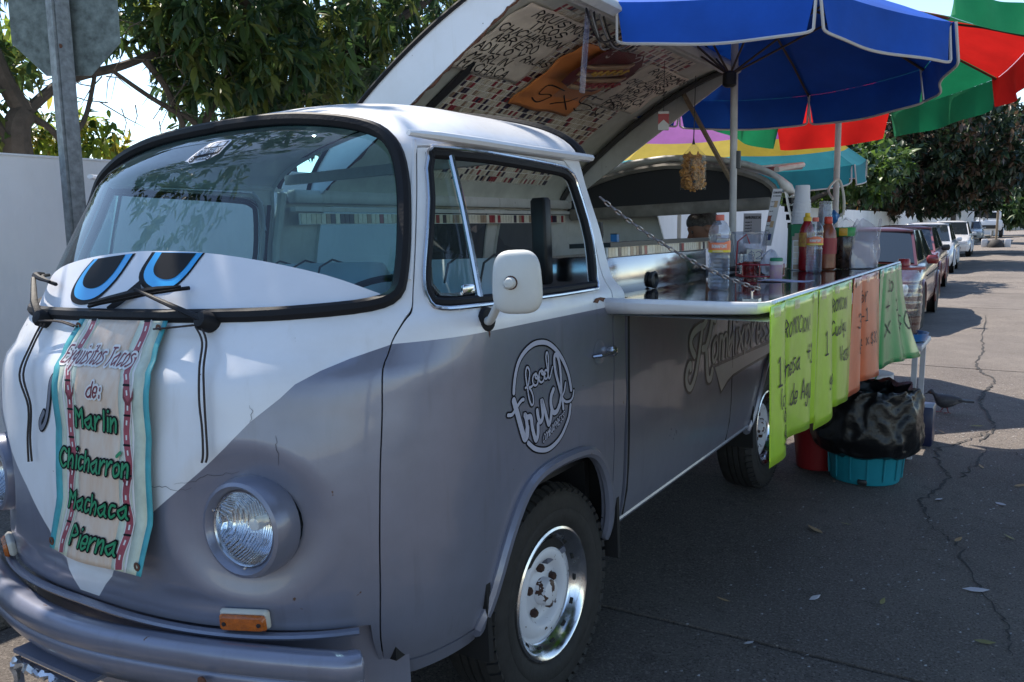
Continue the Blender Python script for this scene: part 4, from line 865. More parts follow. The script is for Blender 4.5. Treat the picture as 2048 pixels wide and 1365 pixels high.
# ---- leaves
def leafmesh(name,clusters,leafL,leafW,mats,seed,droop=.6,nl=(7,12),parent=None,curl=.15):
    """clusters: list of (pos, size). whorls of long leaves, 6 triangles each"""
    rg=np.random.default_rng(seed); V_=[];F=[];MI=[]; k=0
    for p,sz in clusters:
        n=rg.integers(*nl); ax=rg.normal(0,1,3); ax[2]=abs(ax[2])*.3-.2; ax/=np.linalg.norm(ax); ph=rg.uniform(0,6.28); cm=rg.integers(0,len(mats))
        e1=np.cross(ax,[.3,.5,.8]); e1/=np.linalg.norm(e1); e2=np.cross(ax,e1)
        for i in range(n):
            a=ph+i*2.4; d=ax*rg.uniform(.1,.8)+(e1*np.cos(a)+e2*np.sin(a)); d/=np.linalg.norm(d); d[2]-=droop*rg.uniform(.3,1.2); d/=np.linalg.norm(d)
            L=leafL*sz*rg.uniform(.65,1.2); W=leafW*sz*rg.uniform(.8,1.2)
            s=np.cross(d,rg.normal(0,1,3)*.4+[0,0,1]); s/=np.linalg.norm(s)+1e-9; nn=np.cross(s,d)
            b=np.array(p)+rg.normal(0,.025*sz,3)
            q=[b,b+d*L*.3+s*W*.42+nn*W*.15,b+d*L*.3-s*W*.42+nn*W*.15,b+d*L*.62+s*W*.45-nn*L*curl*.2+nn*W*.15,b+d*L*.62-s*W*.45-nn*L*curl*.2+nn*W*.15,b+d*L-nn*L*curl,b+d*L*.32,b+d*L*.62-nn*L*curl*.25]
            V_+=q; F+=[(k,k+6,k+1),(k,k+2,k+6),(k+1,k+6,k+7,k+3),(k+6,k+2,k+4,k+7),(k+3,k+7,k+5),(k+7,k+4,k+5)]; k+=8
            mi=cm if rg.random()<.75 else rg.integers(0,len(mats)); MI+=[mi]*6
    me=bpy.data.meshes.new(name); me.from_pydata([tuple(q) for q in V_],[],F)
    for m in mats: me.materials.append(m)
    me.polygons.foreach_set('material_index',MI); me.polygons.foreach_set('use_smooth',[True]*len(F)); me.update(); return link(name,me,parent)
def leafmat(name,c,tr=.35,rough=.42): return mat(name,c,rough,spec=.45,transl=tr,var=.25,vs=2.5)
LM=[leafmat('leaf_dark',(.045,.090,.035),.42),leafmat('leaf_mid',(.075,.130,.035),.45),leafmat('leaf_deep',(.036,.078,.038),.40),leafmat('leaf_olive',(.12,.15,.035),.5)]
LB=[leafmat('leaf_backlit',(.22,.30,.04),.6),leafmat('leaf_backlit_yellow',(.36,.32,.05),.6),leafmat('leaf_mid2',(.07,.13,.03),.5)]  # sun glow of backlit leaves put into brighter, yellower colours
MBARK=mat('bark',(.065,.052,.042),.9,var=.35,vs=14,bump=.6,bs=40)
def blob(rg,c,r,n,size=(.8,1.2),shell=.0):
    o=[]
    while len(o)<n:
        p=rg.uniform(-1,1,3); l=np.linalg.norm(p)
        if l>1 or l<shell: continue
        q=np.array(c)+p*np.array(r); o.append((q,rg.uniform(*size)))
    return o
def limb(mb,pts,r0,r1,n=8):
    q=catmull(pts,5); m=len(q); mb.tube(q,[r0+(r1-r0)*i/(m-1) for i in range(m)],n)
rg=np.random.default_rng(4)
# leafy tree over the wall, left part (sparse, backlit)
t1=empty('leafy_tree',(-4.1,1.3,-.1),label='sparse leafy tree with crooked bare branches behind the street sign',cat='tree'); I=Matrix.Translation((4.1,-1.3,.1))
mb=MB(); mb.T=I
limb(mb,[(-4.1,1.3,-.3),(-4.05,1.1,1.2),(-4.0,.95,2.05),(-4.0,1.02,2.28)],.13,.08); limb(mb,[(-4.0,1.02,2.28),(-4.05,.9,2.6),(-4.2,.8,3.4),(-4.0,.9,4.4)],.07,.03)
tr=mb.build('trunk',MBARK,t1)
for pts,r0,r1 in (([(-4.0,1.0,2.25),(-4.0,1.32,2.53),(-4.0,1.76,2.70),(-4.0,2.14,2.88),(-3.9,2.66,3.12),(-3.6,3.2,3.5)],.04,.018),([(-4,1.98,2.78),(-4,2.13,2.62),(-4,2.20,2.49),(-4,2.29,2.28),(-4.1,2.4,1.9)],.028,.02),([(-4,1.70,2.66),(-4,1.97,2.52),(-4,2.18,2.43),(-4,2.39,2.35),(-4.1,2.5,2.2)],.016,.028),([(-4.1,2.5,2.2),(-4,2.56,2.47),(-4,2.64,2.57),(-3.9,2.8,2.9)],.035,.025),([(-4,1.56,2.62),(-4,1.50,2.41),(-4,1.44,2.26),(-4,1.34,2.13),(-4.1,1.25,1.9)],.015,.022),([(-4,1.02,2.28),(-4,1.10,2.24),(-4,1.2,2.18),(-4.1,1.4,2.0)],.03,.02),([(-4,.95,2.05),(-4,.70,2.35),(-3.9,.45,2.7)],.04,.02)):
    mb=MB(); mb.T=I; limb(mb,pts,r0,r1); mb.build('branch',MBARK,t1)
mb=MB(); mb.T=I; rr=random.Random(8)
for k in range(70):
    p=V((-4+rr.uniform(-.4,.4),rr.uniform(1.2,2.6),rr.uniform(2.3,3.0))); d=V((rr.gauss(0,.5),rr.gauss(0,1),rr.gauss(-.2,.6))).normalized()*rr.uniform(.15,.45); mb.tube([p,p+d*.5+V((0,rr.gauss(0,.03),rr.gauss(0,.03))),p+d],[.005,.004,.002],4)
tag(mb.build('twigs',MBARK,t1),kind='stuff')
cl=blob(rg,(-4.1,.75,2.75),(.5,.5,.55),46)+blob(rg,(-4.1,1.75,3.15),(.6,.75,.26),62)+blob(rg,(-4.2,.7,2.2),(.3,.4,.25),22)+blob(rg,(-4.0,2.3,3.05),(.5,.5,.20),44)
o=leafmesh('crown',[(q-np.array((-4.1,1.3,-.1)),s) for q,s in cl],.15,.045,LM[:2]+LM[3:],11,parent=t1)
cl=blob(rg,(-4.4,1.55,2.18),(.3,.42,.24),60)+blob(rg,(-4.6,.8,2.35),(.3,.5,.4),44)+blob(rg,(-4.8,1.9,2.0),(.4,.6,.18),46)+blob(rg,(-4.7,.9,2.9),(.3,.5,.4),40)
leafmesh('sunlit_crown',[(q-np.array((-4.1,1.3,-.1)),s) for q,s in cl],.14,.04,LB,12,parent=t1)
# mango-like tree, dense part hanging behind the van roof
t2=empty('mango_tree',(-4.6,3.9,-.1),label='dense dark tree with long hanging leaves above the van roof',cat='tree'); B=np.array((-4.6,3.9,-.1)); I=Matrix.Translation((4.6,-3.9,.1))
mb=MB(); mb.T=I; limb(mb,[(-4.6,3.9,-.3),(-4.5,3.8,1.4),(-4.4,3.6,2.6),(-4.0,3.2,4.0)],.22,.12); mb.build('trunk',MBARK,t2)
for pts in ([(-4.4,3.6,2.4),(-3.8,2.9,3.0),(-3.2,2.2,3.6)],[(-4.4,3.6,2.6),(-4,4.4,3.3),(-3.6,5.2,3.9)],[(-4.2,3.4,3.2),(-3,2.6,4.0),(-1.4,1.8,4.4)],[(-4,3.2,4.0),(-2.8,1.4,4.5),(-1.8,-.4,4.5)],[(-4,3.2,4.0),(-3.2,4.2,4.8),(-2,5,5)]):
    mb=MB(); mb.T=I; limb(mb,pts,.09,.03); mb.build('branch',MBARK,t2)
cl=blob(rg,(-3.75,2.9,2.98),(.65,1.0,.62),330)+blob(rg,(-4.1,4.6,3.55),(.8,1.2,.8),340)+blob(rg,(-5.2,4.2,3.1),(.8,1.4,.9),250)+blob(rg,(-4.8,6.4,4.1),(.9,1.3,1.0),240)
leafmesh('crown',[(q-B,s) for q,s in cl],.19,.05,LM,13,droop=.9,parent=t2)
cl=blob(rg,(-3.0,2.2,4.2),(1.3,1.6,.6),150)+blob(rg,(-2.2,.3,4.45),(1.4,1.5,.55),135)+blob(rg,(-3.6,-1.6,4.3),(1.5,1.4,.8),130)+blob(rg,(-1.9,3.6,4.6),(1.1,1.3,.5),90)+blob(rg,(-4.6,3.8,5.0),(1.8,2.2,.9),170)
leafmesh('upper_crown',[(q-B,s) for q,s in cl],.21,.06,LM,14,droop=.7,parent=t2)
# ---- trees farther along the street
FM=[leafmat('far_leaf_dark',(.018,.036,.016),.25),leafmat('far_leaf_mid',(.034,.062,.024),.25),leafmat('far_leaf_brown',(.10,.062,.038),.25),leafmat('far_leaf_dark2',(.024,.042,.024),.25)]
FB=[leafmat('far_leaf_bright',(.10,.17,.03),.5),leafmat('far_leaf_mid',(.034,.062,.024)),leafmat('far_leaf_green',(.06,.11,.03),.4)]
def tree(base,h,blobs,label,mats,L,W,seed,trunk=.22,lean=(0,0),grp=None):
    rg=np.random.default_rng(seed); t=empty('street_tree',base,label=label,cat='tree',group=grp)
    mb=MB(); limb(mb,[(0,0,-.2),(lean[0]*.3,lean[1]*.3,h*.35),(lean[0],lean[1],h*.75)],trunk,trunk*.5); mb.build('trunk',MBARK,t)
    for k,(c,r,n) in enumerate(blobs):
        mb=MB(); limb(mb,[(lean[0]*.3,lean[1]*.3,h*.35),(c[0]*.5,c[1]*.5,h*.35+(c[2]-h*.35)*.6),c],trunk*.45,trunk*.12); mb.build('branch',MBARK,t)
    cl=[]
    for c,r,n in blobs: cl+=blob(rg,c,r,n)
    leafmesh('crown',cl,L,W,mats,seed+50,droop=.6,nl=(6,10),parent=t)
    return t
tree((-3.6,19,0),4.2,[((1.6,1,2.9),(1.5,1.6,.9),330),((.2,-.5,3.2),(1.3,1.5,.9),240),((2.3,-1.0,2.45),(.8,1.0,.6),160),((.6,1.5,2.2),(1.2,1.6,.5),150)],'bright green low tree hanging over the wall beyond the counter',FB,.22,.10,31)
tree((-3.4,29,0),7.0,[((2.0,0,4.3),(3.0,2.6,1.8),900),((-1,2,5.0),(3,2.6,1.8),600),((3.6,1.5,3.4),(1.8,2.2,1.1),460),((0,-1,3.0),(2.2,2,1.1),420),((1.6,3,2.4),(2.2,2.0,.8),380)],'dark street tree with brown seed pods nearest above the parked cars',FM,.30,.12,32,.3)
tree((-3.0,41,0),8.0,[((2.8,0,5.0),(3.4,3,2.0),760),((-1,2,5.5),(3,3,2),520),((5,1,4.2),(2.2,2.4,1.3),420),((1.5,2,2.8),(2.6,2.4,1.0),420)],'dark street tree reaching over the road behind the nearest one',FM,.38,.15,33,.32)
tree((-2.6,58,0),9.0,[((3.5,0,5.8),(4,3,2.2),700),((0,2,6.2),(4,3,2.2),520),((6.5,1,5),(2.6,3,1.6),260)],'tall dark tree at the far end of the parked row',FM,.5,.2,34,.35)
tree((9.5,62,0),9,[((-2.5,0,5),(3.4,3,2.4),420),((0,2,6),(3.4,3,2.4),300),((-4,-1,3.6),(2,2,1.5),200)],'lighter green tree on the right side of the far road',FB[1:]+FM[1:2],.7,.26,35,.35)
tree((7,84,0),7,[((-2,0,4),(5,3,2.2),360),((2,0,3.4),(5,3,2.4),300),((-6,1,2.4),(3,3,1.3),160)],'low bushy tree closing the street at the far end',FB[1:]+FM[1:2],.8,.3,36,.35)
tree((-3.6,7.2,0),3.4,[((.7,-.3,2.4),(.8,1.1,.45),120),((1.7,-1.0,2.0),(.7,.6,.32),50)],'small tree behind the van drooping over the white wall',LM,.20,.06,37,.10)
for i,(x,y) in enumerate(((8.6,-5.5),(8.8,.5),(8.4,6.5))):  # unseen trees added to block high skylight and darken the van's reflections
    tree((x,y,0),7.5,[((-.8,0,6.8),(2.8,3.0,1.7),260),((.6,1.5,7.6),(2.6,2.6,2.0),200),((-2.0,-1.4,6.4),(2.2,2.2,1.2),150)],('unseen leafy tree added for shade across the street behind the camera','unseen leafy tree added for shade across the street opposite the van','unseen leafy tree added for shade across the street opposite the side table')[i],FM[:2]+FB[2:],.5,.2,60+i,.25)
# ---- street sign (back of an octagon) on a post
MGALV=mat('galvanised',(.20,.22,.23),.55,.6,var=.35,vs=30,bump=.1,bs=60); MSB=mat('sign_back',(.15,.18,.175),.6,.5,var=.45,vs=24,bump=.1,bs=50)
sg=empty('street_sign',(-2.1,.235,.09),label='weathered octagonal sign seen from behind on a grey steel post',cat='sign')
mb=MB(); mb.box((-.0,.0,1.25),(.052,.088,2.6)); mb.box((.028,0,1.25),(.008,.062,2.6)); mb.build('post',MGALV,sg)
mb=MB(); R8=.285; d=V((.56,-.83,0)).normalized(); hx=V((d.y*-1,d.x,0)); pts=[(R8*cos(pi/8+k*pi/4),R8*sin(pi/8+k*pi/4)) for k in range(8)]
mb.prism(pts,-.002,.003,lambda u,v,q:hx*u+V((0,0,2.40+v))-d*(.055+q)); mb.build('sign_plate',MSB,sg)
for z in (2.26,2.52): mb=MB(); mb.lathe([(.0001,.008),(.010,.006),(.011,0)],8,V((0.03,-.02,z)),'z',d.to_track_quat('Z','Y').to_matrix()); mb.build('bolt',MRUST,sg)
# ---- far buildings and street furniture
MBW=mat('far_white',(.66,.66,.68),.8,var=.06,vs=1); MBG=mat('far_grey',(.22,.22,.23),.8,var=.1); MBX=mat('far_beige',(.40,.36,.31),.8,var=.1,vs=1); MWIN=mat('far_window',(.02,.025,.03),.15)
def building(c,d,m,label,wins=(),roof=True,cat='building'):
    o=empty('building',c,label=label,cat=cat); mb=MB(); mb.box((0,0,d[2]/2),d); mb.build('wall',m,o)
    if roof: mb=MB(); mb.box((0,0,d[2]+.08),(d[0]+.2,d[1]+.2,.16)); mb.build('roof',m,o)
    for x,z,w_,h in wins:
        mb=MB(); mb.box((x,-d[1]/2-.02,z),(w_,.06,h)); wo=mb.build('window',MWIN,o); mb=MB(); mb.box((x,-d[1]/2-.05,z-h/2-.05),(w_+.2,.1,.08)); mb.build('sill',m,wo)
    return o
building((-7.6,33,0),(5.5,6,5.2),MBW,'tall white house wall behind the grey trunk beyond the van',[(-1,3,1,1.2)])
building((-3.2,66,0),(2.6,8,3.6),MBW,'white roadside house past the dark trees',[(.3,1.7,.7,1.1)])
building((-1.6,92,0),(2.2,6,4.4),MBW,'narrow white house near the far end of the street',[(0,2.8,.7,1.0)])
building((-1,140,0),(16,8,9.5),MBX,'beige far building with two rows of dark windows',[(x,z,1.2,1.6) for x in (-5,-2,1,4,7) for z in (5.2,8)])
mb=MB(); mb.tube([(-4.6,26,-.1),(-4.55,26,2.2),(-4.4,26.1,5.2)],[.24,.20,.16],12); tag(mb.build('tree_trunk',mat('pale_bark',(.22,.20,.17),.9,var=.2,vs=6,bump=.3,bs=20)),'pale grey bare trunk standing beside the tall white house','trunk')
mb=MB(); mb.tube([(-3.3,27.2,-.1),(-3.3,27.2,3.4)],.085,10); tag(mb.build('utility_pole',MDARK),'thin dark pole behind the yellow frame above the wall','pole')
MYEL=mat('yellow_paint',(.62,.30,.03),.5); yf=empty('yellow_frame',(-3.2,0,0),label='yellow metal frame standing above the white wall',cat='frame')
for nm,a,b_ in (('post',(0,25.3,1.5),(0,25.3,2.03)),('post',(0,28.2,1.5),(0,28.2,2.12)),('post',(0,29.5,1.5),(0,29.5,2.15)),('rail',(0,25.3,2.03),(0,29.5,2.15))): mb=MB(); mb.tube([a,b_],.035,8); mb.build(nm,MYEL,yf)
mb=MB(); mb.tube([(-2.35,9.2,.08),(-2.35,9.2,1.9)],.03,8); tag(mb.build('wall_pipe',MBX),'thin beige pipe standing against the white wall seen through the van','pipe')
for i,(x,y,h,lab) in enumerate(((-1.9,70,4.6,'grey utility pole nearest behind the white parked cars'),(-1.6,78,4.2,'slim pale pole next to the dark street board'),(-1.2,86,5.4,'tall grey pole at the far end of the parked row'))):
    mb=MB(); mb.tube([(x,y,0),(x,y,h)],.11-.03*(i==1),8); tag(mb.build('utility_pole',mat('pole_grey',(.30,.30,.30),.8)),lab,'pole')
bd=empty('street_board',(-1.7,74,0),label='dark rectangular board on a post beyond the parked cars',cat='sign'); mb=MB(); mb.box((0,0,2.2),(1.3,.06,1.0)); mb.build('board',MDARK,bd); mb=MB(); mb.tube([(0,.05,0),(0,.05,1.8)],.05,8); mb.build('post',MBG,bd)
# barrier post in a tyre base
ba=empty('barrier_post',(.30,50,0),label='short post standing in a dark base with white blocks on the far road',cat='barrier')
mb=MB(); mb.lathe([(.42,0),(.42,.12),(.28,.34),(.16,.42),(.0001,.43)],14); mb.build('base',MTY,ba); mb=MB(); mb.tube([(0,0,.3),(0,0,2.0)],.06,8); mb.build('post',MWOOD,ba)
for x in (-.55,.55): mb=MB(); mb.box((x,.1,.22),(.3,.3,.44),bev=.03); mb.build('block',MBW,ba)
# ---- parked cars (fronts towards the van)
MCG=mat('car_glass',(.015,.02,.025),.05,spec=.7); MLAMP=mat('car_lamp',(.75,.77,.8),.15,coat=.4)
def car(loc,paint,label,L=4.1,Wd=1.68,H=1.42,rz=0,name='parked_car',mirror=None,hatch=False,pl=True):
    c=empty(name,loc,rz,label,'car','cars parked along the kerb'); hw=Wd/2
    sec=[(0,.80,.30,.58),(.05,.90,.22,.66),(.22,.965,.20,.72),(.9,.99,.20,.86),(1.15,1,.20,.90),(1.8,1,.20,.92),(3.0,1,.20,.94),(L-.55,.98,.20,.96 if not hatch else .95),(L-.12,.93,.24,.93),(L,.82,.34,.82)]
    vs=[];n=0
    for y,wf,zb,zt in sec:
        w_=hw*wf; half=[(w_*.55,zb),(w_*.92,zb+.02),(w_*.985,zb+.14),(w_,.50),(w_*.985,zt-.13),(w_*.94,zt-.03),(w_*.84,zt),(w_*.45,zt+.025),(0,zt+.03)]
        ring=half+[(-x,z) for x,z in reversed(half[:-1])]; n=len(ring); vs+=[(x,y,z) for x,z in ring]
    mb=MB(); fs=[(i*n+j,i*n+(j+1)%n,(i+1)*n+(j+1)%n,(i+1)*n+j) for i in range(len(sec)-1) for j in range(n)]; fs+=[tuple(reversed(range(n))),tuple(range((len(sec)-1)*n,len(sec)*n))]
    mb.add(vs,fs,True); mb.build('body',paint,c,50)
    yb0,yb1,yt0,yt1=1.02,L-(.28 if hatch else .55),1.78,L-(.75 if hatch else 1.15); zb=.915; wb,wt=hw*.87,hw*.69; zt=H-.05
    G=lambda x,y,z:V((x,y,z)); B=[G(wb,yb0,zb-.03),G(wb,yb1,zb),G(-wb,yb1,zb),G(-wb,yb0,zb-.03)]; T=[G(wt,yt0,zt),G(wt,yt1,zt),G(-wt,yt1,zt),G(-wt,yt0,zt)]
    def pane(a,b_,c_,d_,nm,k=.06,out=.006):
        m=(a+b_+c_+d_)/4; P=[q+(m-q)*k for q in (a,b_,c_,d_)]; N=(P[1]-P[0]).cross(P[3]-P[0]).normalized(); 
        if N.dot(m-V((0,(yb0+yb1)/2,zb)))<0: N=-N
        mb=MB(); 
        def f(u,v): 
            q=(P[0]*(1-u)+P[1]*u)*(1-v)+(P[3]*(1-u)+P[2]*u)*v; return q+N*(out+.03*(4*u*(1-u))*.6)
        mb.grid(f,8,4); mb.build(nm,MCG,c)
    mb=MB(); mb.add(B+T,[(0,1,5,4),(1,2,6,5),(2,3,7,6),(3,0,4,7)]); mb.build('cabin',paint,c)
    rf=MB(); rf.grid(lambda u,v:V(((u*2-1)*(wt+.02*(1-abs(2*v-1)**4)),yt0-.10+(yt1-yt0+.18)*v,zt-.012+.055*(1-(2*u-1)**4)*(1-(2*v-1)**6)+.0)),10,10); ro=rf.build('roof',paint,c); thick(ro,.03,-1)
    pane(B[3],B[0],T[0],T[3],'windshield',.07,.012); pane(B[1],B[2],T[2],T[1],'rear_window',.1)
    for s in (1,-1):
        b0,b1,t0,t1=G(s*wb,yb0,zb),G(s*wb,yb1,zb),G(s*wt,yt0,zt),G(s*wt,yt1,zt); bm=b0.lerp(b1,.52); tm=t0.lerp(t1,.50)
        pane(b0,bm,tm,t0,'side_window',.08); pane(bm,b1,t1,tm,'side_window',.10)
        mb=MB(); mb.box((s*(hw+.06),yb0+.25,.955),(.16,.10,.12),bev=.035); mb.build('mirror',mirror or paint,c)
        mb=MB(); mb.box((s*hw*.66,.075,.60),(hw*.40,.10,.14),Matrix.Rotation(s*-.25,3,'Z'),bev=.03); mb.build('headlight',MLAMP,c)
        mb=MB(); mb.box((s*hw*.72,L-.05,.74),(.28,.08,.16),bev=.02); mb.build('tail_lamp',mat('tail_red',(.3,.01,.01),.25),c)
        for y in (.78,L-.80):
            mb=MB(); mb.lathe([(.18,-.09),(.28,-.1),(.305,-.07),(.31,0),(.305,.07),(.28,.1),(.2,.095),(.18,.07)],26,(s*(hw-.105),y,.31),'x'); wo=mb.build('wheel',MTY,c)
            mb=MB(); mb.lathe([(.20,.092*s),(.17,.075*s),(.06,.085*s),(.0001,.09*s)],20,(s*(hw-.105),y,.31),'x'); mb.build('rim',mat('alloy',(.45,.45,.47),.3,.8),wo)
            mb=MB(); mb.tube([(s*(hw+.003),y+.375*cos(a),.31+.375*sin(a)) for a in np.linspace(-.25,pi+.25,17)],.022,6); mb.build('arch',paint,c)
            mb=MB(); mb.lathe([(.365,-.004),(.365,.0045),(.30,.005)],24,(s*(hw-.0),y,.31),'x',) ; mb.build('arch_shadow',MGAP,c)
        mb=MB(); mb.tube([(s*(hw+.002),1.25,.72),(s*(hw+.002),3.5,.74)],.008,5); mb.build('side_moulding',MBLK,c)
    mb=MB(); mb.box((0,.03,.36),(hw*1.15,.07,.15),bev=.03); mb.build('grille',MDARK,c); mb=MB(); mb.box((0,.0,.60),(hw*.72,.06,.06),bev=.015); mb.build('upper_grille',MDARK,c)
    if pl: mb=MB(); mb.box((0,-.02,.47),(.32,.015,.15)); mb.build('number_plate',MBW,c)
    mb=MB(); mb.tube([(-.32,1.0,.885),(.1,1.06,.93)],.008,5); mb.build('wiper',MBLK,c); 
    return c
P=lambda n,c,r=.3:mat(n,c,r,coat=.8,var=.05)
car((-.10,9.65,-.03),P('maroon',(.075,.014,.016)),'dark maroon car parked nearest behind the counter',rz=RAD(1.0),mirror=P('red_mirror',(.20,.02,.02)))
car((-.40,15.6,-.03),P('faded_red',(.19,.055,.055)),'faded red car parked second in the kerb row',rz=RAD(1.5),mirror=MDARK)
car((-.72,23.9,-.03),P('car_white',(.55,.55,.57)),'white car parked third in the kerb row behind the red ones',hatch=True,H=1.46,rz=RAD(1.5),L=3.9)
car((-1.0,36.6,-.03),P('car_white2',(.58,.58,.60)),'white hatchback with dark grille parked fourth in the kerb row',hatch=True,H=1.5,rz=RAD(1.5),L=3.7)
car((-1.9,66,-.03),P('car_silver',(.40,.42,.44)),'small silver car far off below the white truck',H=1.45,rz=RAD(1.5),L=4)
# white flatbed truck at the end
tk=empty('flatbed_truck',(-1.2,78,0),RAD(1),label='white truck with open bonnet shape at the far end of the street',cat='truck')
mb=MB(); mb.box((0,1.0,1.05),(1.95,2.2,.9),bev=.15); mb.build('cab',MBW,tk); mb=MB(); mb.box((0,1.4,1.85),(1.7,1.3,.75),bev=.15); mb.build('cab_top',MBW,tk); mb=MB(); mb.box((0,.74,1.86),(1.4,.05,.5)); mb.build('windshield',MCG,tk); mb=MB(); mb.box((0,-.12,.9),(1.4,.06,.3)); mb.build('grille',MDARK,tk)
mb=MB(); mb.box((0,4.2,1.0),(2.1,4.0,.25)); mb.build('bed',MBW,tk)
for s in (1,-1):
    for y in (.7,4.9): mb=MB(); mb.lathe([(.2,-.12),(.38,-.13),(.42,0),(.38,.13),(.2,.12)],18,(s*.9,y,.42),'x'); mb.build('wheel',MTY,tk)
mb=MB(); mb.box((-.4,2.5,2.7),(.9,.08,1.3),Matrix.Rotation(.5,3,'Y')); mb.build('raised_panel',MBW,tk)
# ================================================================ UMBRELLAS
def fabric(n,c,tr=.35): return mat(n,c,.7,spec=.25,transl=tr,var=.22,vs=2.2,bump=.5,bs=6)
MPOLE=mat('pole_white',(.50,.48,.46),.5,var=.15,vs=12); MRIB=mat('rib_metal',(.10,.07,.055),.6,.3)
def umbrella(name,label,C,tx,ty,ph,r,cols,ph_base,bind,H=.40,drop=.19,rings=None,flip=(),lift={},skip=(),wave=0,pole_r=.019,n=8,seed=1,notch=6):
    C=V(C); u=empty(name,(ph_base[0],ph_base[1],ph_base[2]),label=label,cat='umbrella'); O=V(ph_base)
    nn=V((tx,ty,1)).normalized(); e1=V((0,1,0)).cross(nn).normalized(); e2=nn.cross(e1); rg=random.Random(seed)
    rim=[C+(e1*cos(ph+k*2*pi/n)+e2*sin(ph+k*2*pi/n))*r for k in range(n)]; rim=[p+V((0,0,lift.get(k,0))) for k,p in enumerate(rim)]; apex=C+nn*H
    def rp(k,t): # along rib: gentle convex
        p=apex.lerp(rim[k%n],t); return p+nn*(.10*sin(pi*t)*r*.6)
    for k in range(n):
        m=cols[k%len(cols)]; sag=.016*r
        def panel(s,t,k=k):
            a,b_=rp(k,t),rp(k+1,t); p=a.lerp(b_,s); return p-nn*(sag*4*s*(1-s)*t)-O
        if rings:
            edges=[0]+[q[0] for q in rings]
            mb=MB()
            for i,(t1,mm) in enumerate(rings):
                mb.mat(mm); mb.grid(lambda s,t,t0=edges[i],t1=t1:panel(s,t0+(t1-t0)*t),8,4)
            po=mb.build('canopy_panel',None,u)
        else: mb=MB(); mb.grid(panel,10,10); po=mb.build('canopy_panel',m,u)
        a,b_=rim[k],rim[(k+1)%n]; out=((a+b_)/2-C); out.z=0; out.normalize(); fl=k in flip
        def flap(s,v,k=k):
            e=panel(s,1.0,k)+O; pr=(1-abs(2*s-1)**notch)**(1/notch); dd=drop*pr*v; 
            dirn=V((0,0,-1))*.97+out*.12 if not fl else nn*.55+out*-.1+V((0,0,.3))
            w_=out*(.018*sin(s*9+k)*v+wave*.05*sin(s*14+k*2)*v)
            return e+dirn*dd+w_-O+out*.002
        if k not in skip: mb=MB(); mb.grid(flap,24,4); fo=mb.build('valance',rings[-1][1] if rings else m,u)
        if bind and k not in skip: mb=MB(); mb.tube([flap(s,1) for s in np.concatenate([np.linspace(0,.04,6)**1,np.linspace(.06,.94,20),np.linspace(.96,1,6)])],.0065,5); mb.build('binding',bind,fo)
        mb=MB(); mb.tube([apex-nn*.03-O]+[rp(k,t)-nn*.012-O for t in (.25,.5,.75,1.0)],.007,5); mb.build('rib',MRIB,u)
        mb=MB(); mb.tube([apex-nn*.45-O,rp(k,.52)-nn*.015-O],.006,5); mb.build('strut',MRIB,u)
    mb=MB(); top=apex+nn*.05-O; mb.tube([V((0,0,0)),V((0,0,0)).lerp(top,.5),top],pole_r,12); mb.build('pole',MPOLE,u)
    mb=MB(); q=(apex-nn*.47-O); mb.lathe([(.02,-.04),(.035,-.03),(.035,.03),(.02,.04)],14,q); mb.build('hub',MDARK,u)
    return u
BLU=fabric('blue_canvas',(.010,.085,.46),.05); MBIND=mat('grey_binding',(.55,.52,.50),.8)
ub=umbrella('market_umbrella','big blue canvas parasol with grey binding shading the counter',(.581,2.196,2.309),.011,.078,-1.736,1.027,[BLU],(.61,2.25,.55),MBIND,H=.36,drop=.18,notch=16,skip=(6,7),lift={7:.20,6:.12})
mb=MB(); mb.tube([(0,0,1.20),(-.002,0,1.29)],.022,12); mb.build('tape',MDARK,ub)
RED=fabric('red_canvas',(.62,.018,.015),.42); GRN=fabric('green_canvas',(.012,.20,.085),.30)
ur=umbrella('market_umbrella','red and green parasol behind the blue one with pale tilted pole',(.88,3.6,2.353),-.11,.096,-1.68,1.034,[RED,GRN],(.93,3.25,.0),None,H=.36,drop=.20,flip=(1,),skip=(6,7,0),lift={0:.32,7:.34,6:.16},wave=.4,seed=2,notch=12)
PUR=fabric('purple_canvas',(.36,.10,.42),.5); YEL=fabric('yellow_canvas',(.55,.42,.04),.5); TEA=fabric('teal_canvas',(.03,.27,.32),.45); PNK=fabric('pink_canvas',(.5,.2,.3),.5)
umbrella('market_umbrella','faded purple, yellow and teal striped parasol beyond the rear of the van',(-.62,5.6,2.0),.02,-.10,-1.9,1.36,[PUR],(-.62,5.6,0),MBIND,H=.72,drop=.17,rings=[(.74,PUR),(.88,YEL),(1.0,TEA)],seed=3,notch=9)
# rope hook on the pale pole
mb=MB(); mb.tube(catmull([(.95,3.0,1.60),(.90,3.12,1.66),(.935,3.225,1.72),(.97,3.21,1.62),(.975,3.2,1.52),(.945,3.2,1.5)],5),.008,6); tag(mb.build('pole_hook',MPLA),'pale hooked strap tied to the tilted parasol pole','hook')
